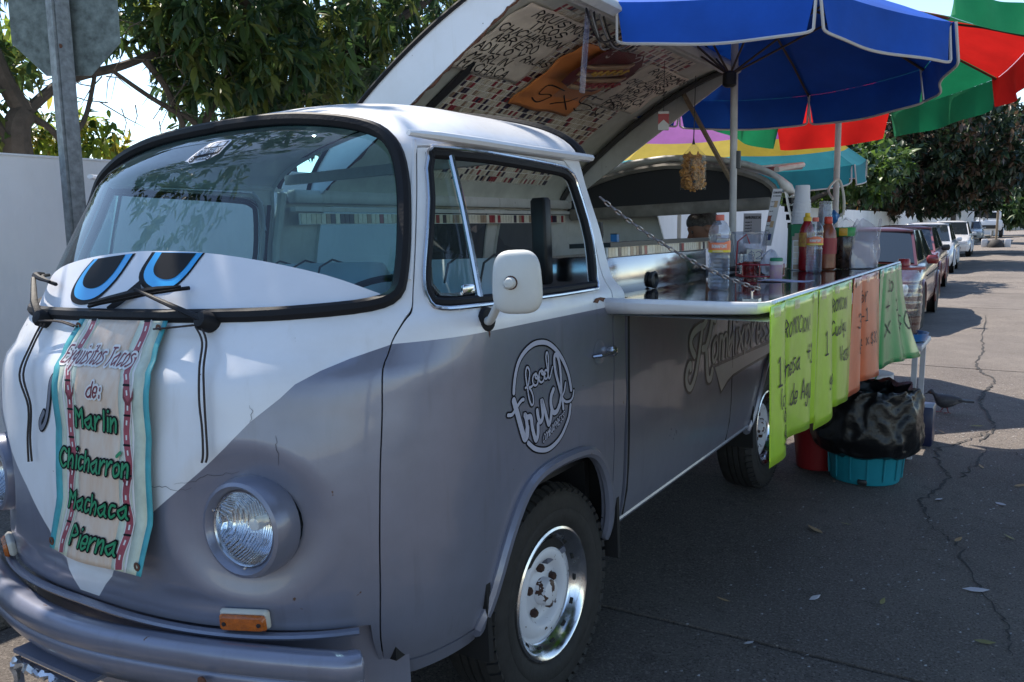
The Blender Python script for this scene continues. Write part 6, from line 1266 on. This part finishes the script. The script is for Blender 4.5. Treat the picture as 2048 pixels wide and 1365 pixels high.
# little tiled stand in front of the green box
ts_=empty('tiled_stand',(.955,2.20,ctz(.95)),RAD(20),label='small mosaic tiled stand in front of the green box',cat='stand'); mb=MB(); mb.box((0,0,.075),(.066,.04,.15)); mb.build('block',MGROUT,ts_)
rr=random.Random(77)
for i in range(2):
    for j in range(5): mb=MB(); mb.box((-.0155+.031*i,-.0205,.017+.029*j),(.026,.003,.024)); mb.build('tile',tpick(rr),ts_)
for j in range(5): mb=MB(); mb.box((.0335,0,.017+.029*j),(.003,.032,.024)); mb.build('tile',tpick(rr),ts_)
fg=empty('cardboard_display',(.915,2.22,ctz(.91)),RAD(20),label='beige stepped card leaning between green box and ketchup',cat='card'); mb=MB(); mb.prism([(0,0),(.05,0),(.05,.20),(.035,.20),(.035,.185),(.012,.185),(.012,.17),(0,.17)],0,.01,lambda u,v,d:V((u,d,v))); mb.build('card',mat('kraft',(.45,.36,.29),.8),fg)
# clear bucket with price tag
bk=empty('clear_bucket',(.735,2.10,1.245),label='clear plastic bucket of snacks with a handwritten two peso tag',cat='bucket')
mb=MB(); mb.lathe([(.070,.0),(.074,.004),(.088,.165),(.094,.167),(.094,.176),(.088,.178)],30); mb.build('bucket',glass('bucket_plastic',(.9,.92,.97),.08,1.4,.04,.34,(.70,.72,.82)),bk)
mb=MB(); rr=random.Random(3)
for k in range(60):
    a=rr.uniform(0,6.28); q=rr.uniform(0,.062); z=rr.uniform(.012,.075); mb.box((q*cos(a),q*sin(a),z),(.024,.016,.010),Matrix.Rotation(rr.uniform(0,3),3,'X')@Matrix.Rotation(rr.uniform(0,3),3,'Z'))
tag(mb.build('snacks',mat('snacks',(.20,.12,.07),.6,var=.8,vs=30,col2=(.13,.03,.05)),bk),kind='stuff')
fdir=V((CAMP.x-.735,CAMP.y-2.10,0)).normalized(); sx_=V((-fdir.y,fdir.x,0)); 
def tg_(u,v,d): return fdir*(.086+d)+sx_*(u+.02)+V((0,0,.03+v))
mb=MB(); mb.mat(mat('tag_paper',(.60,.57,.52),.7)); mb.prism([(-.036,0),(.036,.002),(.036,.062),(-.034,.06)],0,.0015,tg_); mb.mat(MBL); text(mb,'$2',-.026,.014,.036,tg_,.0028,.0022,sx=1.1); mb.build('price_tag',None,bk)
mb=MB(); mb.box((0,0,-.01),(.20,.20,.018),bev=.004); mb.build('stand',MDARK,bk)
# tall printed menu strip and leaflet
mn=empty('menu_strip',(.705,2.52,1.34),label='tall narrow printed menu strip leaning above the bucket',cat='menu'); sx2=V((.86,.5,0)); 
def mf(u,v,d): return sx2*(u+v*.17)+V((0,0,v))+V((.5,-.86,0))*d
mb=MB(); mb.mat(mat('menu_paper',(.66,.64,.66),.5)); mb.prism([(-.026,0),(.026,0),(.026,.31),(-.026,.31)],0,.002,mf); mb.mat(MDB); text(mb,'COMBIXPRESS',-.020,.285,.010,mf,.002,.003,sx=.62); text(mb,'ECONOMICO',-.018,.268,.007,mf,.0012,.003,sx=.8)
for k,(u,v) in enumerate(((.004,.21),(-.016,.13),(.004,.10),(.004,.03))): mb.mat((MBUN,MSAU,MBUN,MBL)[k]); mb.prism([(u-.008,v),(u+.010,v),(u+.010,v+.035),(u-.008,v+.035)],.0025,.0032,mf)
mb.mat(MDB)
for k in range(9): text(mb,'tacos 30',-.022,.03+.026*k,.006,mf,.0009,.003,sx=.5)
mb.build('sheet',None,mn)
lf=empty('menu_leaflet',(.60,2.60,1.35),label='pale printed leaflet standing behind the clear bucket',cat='menu'); mb=MB(); lff=lambda u,v,d:sx2*u+V((0,0,v))+V((.5,-.86,0))*d; mb.mat(mat('leaflet_paper',(.42,.38,.40),.6)); mb.prism([(-.05,0),(.05,0),(.05,.17),(-.05,.17)],0,.002,lff); mb.mat(MDB); text(mb,'HAMBURGUESAS',-.042,.14,.014,lff,.0025,.003,sx=.6)
for k in range(7): text(mb,'con queso 45',-.040,.015+.017*k,.008,lff,.0012,.003,sx=.5)
mb.build('sheet',None,lf)
# shaker, wire rack, napkin, tray
sh=empty('shaker_jar',(1.035,1.46,ctz(1.03)),label='small jar with green lid standing in the red wire rack',cat='jar'); mb=MB(); mb.lathe([(.024,0),(.026,.004),(.027,.062),(.0001,.062)],20); mb.build('jar',mat('shaker_body',(.48,.37,.30),.4,var=.25,vs=40,col2=(.45,.25,.42)),sh); mb=MB(); mb.lathe([(.0285,.062),(.029,.064),(.029,.076),(.0001,.077)],20); mb.build('collar',BWH,sh); mb=MB(); mb.lathe([(.027,.077),(.027,.088),(.024,.091),(.0001,.091)],20); mb.build('lid',mat('lid_green',(.01,.20,.10),.4),sh)
MRW=mat('red_wire',(.28,.012,.02),.3,coat=.4); rk=empty('wire_rack',(.955,1.50,ctz(.95)),RAD(15),label='red coated wire condiment rack next to the water bottle',cat='rack')
for z in (.012,.062): mb=MB(); mb.tube([(.10*cos(t)*(1 if abs(cos(t))<.99 else 1),.075*sin(t),z) for t in np.linspace(0,2*pi,33)],.0035,6); mb.build('ring',MRW,rk)
for k in range(8): t=2*pi*k/8; mb=MB(); mb.tube([(.10*cos(t),.075*sin(t),.012),(.10*cos(t),.075*sin(t),.062)],.0025,5); mb.build('upright',MRW,rk)
mb=MB(); mb.tube([(-.10,0,.06),(-.095,0,.16),(-.06,0,.19),(-.045,0,.15)],.0035,6); mb.build('handle',MRW,rk)
rg_=empty('red_cup',(.905,1.53,ctz(.9)),label='translucent red cup inside the wire rack',cat='cup'); mb=MB(); mb.lathe([(.028,0),(.034,.07),(.031,.07),(.026,.006)],20); mb.build('cup',glass('red_plastic',(.75,.25,.22),.05,1.4,.04,.25,(.5,.08,.07)),rg_)
nk=empty('napkin_bag',(.985,1.56,1.29),label='crumpled white napkin bag stuck in the wire rack',cat='bag'); crumple(0,0,.0,.042,.04,.055,4,mat('bag_white',(.68,.68,.74),.5,transl=.3),'bag',nk,20,14,.3)
ga=empty('glass_tumbler',(.86,1.62,ctz(.86)),label='clear ribbed tumbler behind the water bottle',cat='glass'); mb=MB(); mb.lathe([(.026,0),(.03,.003),(.036,.10),(.034,.10),(.028,.006)],20); mb.build('tumbler',MPET,ga)
pp=MB(); pp.grid(lambda u,v:(1.00+.20*u,1.30+.10*v+.03*u,ctz(1.05)+.0025+.003*sin(u*6)),10,4); tag(thick(pp.build('paper_sheet',mat('lilac_paper',(.50,.50,.66),.5)),.001,-1),'thin lilac sheet lying flat on the counter','paper')
# tools on the griddle shelf
kn=empty('spatula',(.62,.62,1.40),label='dark handled spatula standing on the griddle shelf',cat='spatula'); mb=MB(); mb.tube([(0,0,.0),(0,0,.03),(-.004,0,.075)],[.006,.012,.013],8); mb.build('handle',MDARK,kn); mb=MB(); mb.box((.0,.0,.002),(.01,.16,.003)); mb.build('blade',MSTEEL,kn)
bx=empty('blue_box',(.62,.74,1.402),label='small blue box on the griddle shelf',cat='box'); mb=MB(); mb.box((0,0,.014),(.026,.02,.028)); mb.build('box',mat('box_blue',(.03,.17,.40),.4),bx); mb=MB(); mb.box((0,0,.029),(.027,.021,.003)); mb.build('lid',MDARK,bx)
# ================================================================ SIDE TABLE, JAR, BINS
MPT=mat('table_white',(.50,.50,.53),.5,var=.15,vs=8); tb=empty('side_table',(1.20,3.62,0),label='small white folding table at the end of the counter',cat='table')
mb=MB(); mb.box((0,0,.70),(.46,.52,.035),bev=.008); mb.build('table_top',MPT,tb)
for x,y in ((.19,-.23),(-.19,-.23),(.19,.23),(-.19,.23)): mb=MB(); mb.box((x,y,.345),(.030,.030,.69)); mb.build('leg',MPT,tb)
mb=MB(); mb.box((0,-.23,.30),(.38,.02,.02)); mb.build('stretcher',MPT,tb)
ty_=empty('blue_tray',(1.305,3.55,.72),label='round blue dish under the glass water jar',cat='dish'); mb=MB(); mb.lathe([(.10,0),(.125,.008),(.14,.055),(.134,.055),(.118,.014),(.0001,.012)],30); mb.build('dish',mat('dish_blue',(.02,.14,.38),.35,coat=.3),ty_)
jr=empty('water_jar',(1.285,3.52,.735),label='big ribbed glass jar of dark red drink with red lid',cat='jar')
pr=[(.085,0),(.10,.01)]+[(.103+.012*sin(pi*i/26)+.0022*sin(i*1.9),.02+i*.0145) for i in range(27)]+[(.085,.425),(.078,.44)]
mb=MB(); mb.lathe(pr,36); mb.build('jar',glass('jar_glass',(.90,.92,.92),.03,1.45,.05,.06,(.7,.7,.7)),jr); mb=MB(); mb.lathe([(.0001,.012),(.092,.014),(.108,.07),(.113,.15),(.0001,.15)],30); mb.build('drink',mat('hibiscus',(.045,.008,.012),.1,coat=.5),jr)
MRL=mat('red_plastic_lid',(.30,.015,.02),.35,coat=.3); mb=MB(); mb.lathe([(.115,.435),(.125,.438),(.125,.452),(.05,.458),(.036,.46),(.034,.495),(.03,.50),(.0001,.50)],30); mb.build('lid',MRL,jr)
tbn=empty('waste_tub',(1.215,2.86,0),label='turquoise tub lined with a big black bin bag on the road',cat='bin'); MTUR=mat('turquoise_plastic',(.012,.22,.28),.42,var=.12,vs=8)
mb=MB(); mb.lathe([(.17,.0),(.185,.005),(.192,.03),(.218,.44),(.226,.45),(.22,.46),(.205,.44),(.18,.03)],36); mb.build('tub',MTUR,tbn)
for k in range(14): a=2*pi*k/14; mb=MB(); mb.tube([(.196*cos(a),.196*sin(a),.03),(.206*cos(a),.206*sin(a),.16),(.226*cos(a),.226*sin(a),.44)],.005,5); mb.build('rib',MTUR,tbn)
mb=MB(); mb.box((.02,-.193,.025),(.05,.02,.03),bev=.006); mb.build('drain_hole',MDARK,tbn)
MBB=mat('bin_bag',(.006,.006,.007),.34,spec=.4,bump=.3,bs=45)
def bagb(u,v):
    a=2*pi*u; n1=.9*(.5-abs(mnoise.noise(V((cos(a)*1.6,sin(a)*1.6,v*3)))*2))+.5*(.4-abs(mnoise.noise(V((cos(a)*3.2,sin(a)*3.2,v*8+3)))*2))+.16*(.4-abs(mnoise.noise(V((cos(a)*6,sin(a)*6,v*20+9)))*2))
    prf=[(.20,.33),(.225,.17),(.275,.19),(.295,.26),(.29,.38),(.27,.49),(.25,.545),(.238,.535),(.225,.46),(.20,.38)]
    q=v*(len(prf)-1); i=min(int(q),len(prf)-2); t=q-i; r=prf[i][0]*(1-t)+prf[i+1][0]*t; z=prf[i][1]*(1-t)+prf[i+1][1]*t
    return V(((r+n1*.030)*cos(a),(r+n1*.030)*sin(a),z+n1*.022))
mb=MB(); mb.grid(bagb,140,70,flip=True); mb.build('bin_bag',MBB,tbn,50)
pbk=empty('paint_bucket',(1.13,3.36,.16),label='white paint bucket with blue print under the side table',cat='bucket'); mb=MB(); mb.lathe([(.12,0),(.125,.005),(.145,.33),(.152,.335),(.152,.37),(.145,.372),(.0001,.37)],30); mb.build('bucket',mat('bucket_white',(.60,.60,.62),.4,var=.08),pbk)
fdr=V((CAMP.x-1.13,CAMP.y-3.36,0)); a0=math.atan2(fdr.y,fdr.x)
cyl=lambda u,v,d:V(((.127+.06*v+d)*cos(a0+u/.14),(.127+.06*v+d)*sin(a0+u/.14),v)); mb=MB(); text(mb,'Comex',-.075,.225,.060,cyl,.011,.002,slant=.2,sx=.75); mb.build('print',mat('comex_blue',(.02,.22,.50),.4),pbk)
mb=MB(); mb.tube([cyl(u,.165-.05*(1-(u/.13)**2),.01) for u in np.linspace(-.13,.13,12)],.004,6); mb.build('handle',MDARK,pbk)
cr=empty('crate',(1.13,3.36,0),label='low dark crate the paint bucket stands on',cat='crate')
for s in (-1,1):
    for z in (.03,.09,.14): mb=MB(); mb.box((0,s*.17,z),(.36,.015,.035)); mb.build('slat',MWOOD,cr); mb=MB(); mb.box((s*.18,0,z),(.015,.325,.035)); mb.build('slat',MWOOD,cr)
mb=MB(); mb.box((0,0,.152),(.34,.32,.012)); mb.build('top',MWOOD,cr)
rbk=empty('red_bucket',(.93,2.95,0),label='dark red bucket in the shade beneath the counter',cat='bucket'); mb=MB(); mb.lathe([(.11,0),(.115,.004),(.145,.27),(.152,.275),(.15,.285),(.14,.28),(.11,.01)],28); mb.build('bucket',mat('bucket_red',(.22,.012,.015),.4),rbk); mb=MB(); mb.tube([(.148*cos(t),.148*sin(t)*.3,.27+.10*sin(t)) for t in np.linspace(0,pi,14)],.004,6); mb.build('handle',MSTEEL,rbk)
drm=empty('dark_crate',(1.42,3.85,0),label='dark blue box standing on the road behind the waste tub',cat='box'); mb=MB(); mb.box((0,0,.13),(.12,.2,.26),bev=.01); mb.build('box',mat('navy_plastic',(.015,.02,.06),.4),drm)
# ================================================================ MAN BEHIND THE VAN
MSKIN=mat('skin',(.30,.15,.10),.5,var=.1,vs=20); MHAIR=mat('hair',(.030,.026,.024),.7,var=.8,vs=60,col2=(.16,.15,.15),bump=.8,bs=140); MSHIRT=mat('shirt',(.60,.58,.58),.85,var=.08,bump=.3,bs=18); MTROU=mat('trousers',(.03,.035,.05),.85)
fx=V((-.844,-.5365,0)); fy=V((.5365,-.844,0))   # facing (image left) and towards the camera
pm=empty('person',(.405,3.345,-.05),label='man with short dark greying hair in a pale shirt bending over his work',cat='person')
def skin(verts,edges,rad,name,m,par,sub=2,root=0):
    me=bpy.data.meshes.new(name); me.from_pydata([tuple(v) for v in verts],edges,[]); me.materials.append(m); o=link(name,me,par)
    sm=o.modifiers.new('skin','SKIN'); sm.use_smooth_shade=True
    for i,r in enumerate(rad): me.skin_vertices[0].data[i].radius=(r,r) if not hasattr(r,'__len__') else r
    me.skin_vertices[0].data[root].use_root=True
    ss=o.modifiers.new('sub','SUBSURF'); ss.levels=sub; ss.render_levels=sub; return o
def L3(f,s,z): return fx*f+fy*s+V((0,0,z))
hc=L3(.335,.0,1.485)   # head centre
vt=[L3(0,0,.95),L3(.05,0,1.10),L3(.14,0,1.25),L3(.20,0,1.33),L3(.26,0,1.385),L3(.30,.0,1.42),
 L3(.16,.19,1.31),L3(.22,.24,1.08),L3(.42,.20,1.02),L3(.52,.16,1.03),L3(.16,-.19,1.31),L3(.22,-.24,1.08),L3(.42,-.20,1.02),L3(.52,-.16,1.03),
 L3(.0,.10,.90),L3(.05,.11,.50),L3(0,.11,.09),L3(.13,.12,.05),L3(.0,-.10,.90),L3(.05,-.11,.50),L3(0,-.11,.09),L3(.13,-.12,.05)]
ed=[(0,1),(1,2),(2,3),(3,4),(4,5),(3,6),(6,7),(7,8),(8,9),(3,10),(10,11),(11,12),(12,13),(0,14),(14,15),(15,16),(16,17),(0,18),(18,19),(19,20),(20,21)]
rd_=[(.14,.12),(.13,.11),(.15,.12),(.13,.10),.062,.058,.07,.055,.042,.03,.07,.055,.042,.03,.09,.065,.05,.04,.09,.065,.05,.04]
body=skin(vt,ed,rd_,'body',MSHIRT,pm)
mb=MB()
for s in (1,-1): 
    for k in range(5): b0=L3(.52,s*.16,1.03)+fy*((k-2)*.017); mb.tube([b0,b0+L3(.035,0,-.012),b0+L3(.06,0,-.035)] if k else [b0,b0+fy*(-s*.02)+L3(.02,0,-.01),b0+fy*(-s*.03)+L3(.045,0,-.02)],[.011,.010,.008],6)
    mb.lathe([(.0001,-.03),(.03,-.02),(.034,.02),(.0001,.035)],10,L3(.50,s*.16,1.03))
mb.build('hands',MSKIN,pm)
mb=MB()
for s in (1,-1): mb.tube([L3(0,s*.10,.95),L3(.05,s*.11,.52),L3(0,s*.11,.10)],[.125,.092,.075],12)
mb.build('trousers',MTROU,pm)
tilt=Matrix.Rotation(RAD(38),3,fy.normalized()*-1) if False else Matrix.Rotation(RAD(24),3,fx.cross(V((0,0,1))).normalized()*-1)
def hd_(f,s,z): return hc+tilt@L3(f,s,z)
def headf(u,v):
    a=2*pi*u; t=pi*(v-.5); f=cos(t)*cos(a); s=cos(t)*sin(a); z=sin(t)
    r=1.0; F_=.098*f*(1+.06*(f>0)); jaw=max(0,-z); F_*=1-.12*jaw*(f<0)*1.6; S_=.076*s*(1-.22*jaw); Z_=.118*z
    if f>.3: F_+=.006*math.exp(-((z+.62)/.16)**2)*(1-abs(s)) # chin
    if f>.6: F_+=-.010*math.exp(-((z-.12)/.13)**2)*math.exp(-((abs(s)-.35)/.2)**2)+.006*math.exp(-((z-.32)/.12)**2) # sockets, brow
    if f>.8: F_+=.024*math.exp(-((z+.12)/.16)**2)*math.exp(-(s/.13)**2)+.006*math.exp(-((z+.42)/.08)**2)*math.exp(-(s/.3)**2)
    return hd_(F_,S_,Z_)
mb=MB(); mb.grid(headf,48,32); mb.tube([hd_(-.03,0,-.06),L3(.27,0,1.37)],[.058,.062],12); hdo=mb.build('head',MSKIN,pm,80)
def hairf(u,v):
    a=2*pi*u; t=pi/2*(v); z=sin(t-.0); f=cos(t)*cos(a); s=cos(t)*sin(a); low=-.02+.0; n_=1+.03*mnoise.noise(V((f*9,s*9,z*9)))
    zz=.094*z; 
    drop=.055*max(0,-f)+.012*abs(s) if v<.25 else 0
    return hd_(.106*f*n_-.008,.083*s*n_,zz*n_+.034+.022*max(0,min(1,(f-.3)/.3))*(1-v)-drop*(1-v*4 if v<.25 else 0))
mb=MB(); mb.grid(hairf,44,16); mb.build('hair',MHAIR,pm,80)
for s in (1,-1):
    mb=MB(); mb.lathe([(.0001,.012),(.016,.010),(.024,.002),(.020,-.006)],14,hd_(-.008,s*.076,-.005),'z',Matrix.Rotation(0,3,'X')@(fy*s*.9-fx*.3).normalized().to_track_quat('Z','Y').to_matrix()); mb.build('ear',MSKIN,pm)
    mb=MB(); mb.lathe([(.0001,.006),(.011,.002),(.012,-.004)],10,hd_(.088,s*.031,.012),'z',(tilt@fx).to_track_quat('Z','Y').to_matrix()); mb.build('eye',mat('eye',(.05,.04,.035),.2),pm)
# ================================================================ PIGEON
pg=empty('pigeon',(1.46,4.88,.0),RAD(17),label='dark grey pigeon walking on the concrete road',cat='pigeon'); MPG=mat('pigeon_grey',(.040,.038,.045),.6,var=.4,vs=40); MPW=mat('pigeon_wing',(.065,.058,.060),.6,var=.5,vs=60); MFT=mat('pigeon_foot',(.20,.04,.04),.6)
secs=[(-.122,.158,.004),(-.112,.160,.013),(-.100,.164,.020),(-.088,.162,.021),(-.078,.148,.022),(-.068,.128,.032),(-.050,.104,.046),(-.02,.094,.055),(.02,.092,.054),(.06,.096,.042),(.09,.101,.028),(.12,.103,.018)]
vs=[];n=14
for i,(x,z,r) in enumerate(secs):
    for k in range(n): a=2*pi*k/n; vs.append((x,r*.85*cos(a),z+r*sin(a)))
mb=MB(); mb.add(vs,[(i*n+k,i*n+(k+1)%n,(i+1)*n+(k+1)%n,(i+1)*n+k) for i in range(len(secs)-1) for k in range(n)]+[tuple(reversed(range(n))),tuple(range((len(secs)-1)*n,len(secs)*n))],True); mb.build('body',MPG,pg,80)
mb=MB(); mb.tube([(-.120,0,.150),(-.132,0,.147),(-.140,0,.143)],[.005,.0035,.001],6); mb.build('beak',MDARK,pg)
mb=MB(); mb.box((.145,0,.100),(.11,.055,.016),Matrix.Rotation(.06,3,'Y'),bev=.003); mb.build('tail',MPG,pg)
for s in (1,-1):
    mb=MB(); mb.grid(lambda u,v,s=s:V((-.045+.165*u,s*(.032+.010*sin(pi*u)*(1-.3*v)-.02*u*u),.088+(.032*(1-u*.55))*(2*v-1)*sin(pi*(.12+.8*u))**.6+.006*u)),14,6); wo=mb.build('wing',MPW,pg); thick(wo,.004,0)
    fo=-.03 if s>0 else .02
    mb=MB(); mb.tube([(.01,s*.018,.062),(.012+fo*.4,s*.018,.035),(.008+fo,s*.018,.006)],[.008,.004,.0035],6); lg=mb.build('leg',MFT,pg)
    for dx,dy in ((-.028,-.012),(-.032,0),(-.028,.012),(.018,0)): mb=MB(); mb.tube([(.008+fo,s*.018,.005),(.008+fo+dx,s*.018+dy,.003)],.0025,5); mb.build('toe',MFT,lg)
    mb=MB(); mb.lathe([(.0001,.002),(.003,.001),(.0035,-.001)],8,(-.103,s*.0145,.159),'y'); mb.build('eye',mat('pigeon_eye',(.25,.06,.01),.2),pg)
# ================================================================ LITTER ON THE ROAD
MDL=[mat('dry_leaf',(.30,.20,.10),.8),mat('dry_leaf2',(.20,.18,.07),.8),mat('paper_bit',(.50,.48,.50),.8)]
rr=random.Random(44)
spots=[(1.16,1.85,.05),(1.27,2.0,.03),(1.9,2.7,.04),(1.75,2.05,.03),(1.55,1.2,.025),(1.85,1.5,.05),(1.98,3.1,.04),(1.7,4.5,.05),(1.32,1.1,.03),(1.02,.9,.03),(1.9,1.05,.035),(1.62,2.62,.04),(1.5,4.2,.03),(1.95,2.2,.03),(1.2,.62,.03),(1.78,3.4,.03)]
LFL=['dry leaf on the road in front of the rear wheel, nearer the sill','dry leaf on the road between rear wheel and crack','pale scrap right of the main crack below the joint','dry leaf beside the lower end of the crack','small dry leaf in the open middle of the foreground road','largest pale scrap near the lower right corner of the road','dry leaf just below the slab joint at the right edge','dry leaf on the road beyond the slab joint near the pigeon','pale scrap on the road right of the front tyre','dry leaf on the road close behind the front tyre','dry leaf at the lower right beside the thin crack','pale scrap lying in the crack bend below the tub','dry leaf on the road between tub and pigeon','dry leaf at the right edge halfway down the foreground','pale scrap on the slab joint near the front tyre','dry leaf beside the short side branch of the crack']
for i,(x,y,s) in enumerate(spots):
    a=rr.uniform(0,6.28); e=V((cos(a),sin(a),0))*s; f=V((-sin(a),cos(a),0))*s*.35; p=V((x,y,roadz(x)+.006)); mb=MB()
    mb.add([p-e,p-e*.3+f+V((0,0,.004)),p+e*.4+f*.8+V((0,0,.007)),p+e+V((0,0,.010)),p+e*.4-f*.8+V((0,0,.003)),p-e*.3-f+V((0,0,.001))],[(0,1,2,3,4,5)]); o=mb.build('fallen_leaf',MDL[i%3])
    tag(o,LFL[i],'leaf','leaves and scraps fallen on the road')
rgm=np.random.default_rng(3); mb=MB()
for k in range(900):
    x=rgm.uniform(.95,2.6); y=rgm.uniform(-.3,6.5); s=rgm.uniform(.002,.006); z=roadz(x)+.002; mb.add([(x-s,y-s,z),(x+s,y-s*.6,z),(x+s*.7,y+s,z+s*.5),(x-s*.6,y+s*.8,z)],[(0,1,2,3)])
tag(mb.build('grit',mat('grit',(.34,.33,.33),.9,var=.5,vs=50)),'scattered pale grit on the concrete road','grit',kind='stuff')
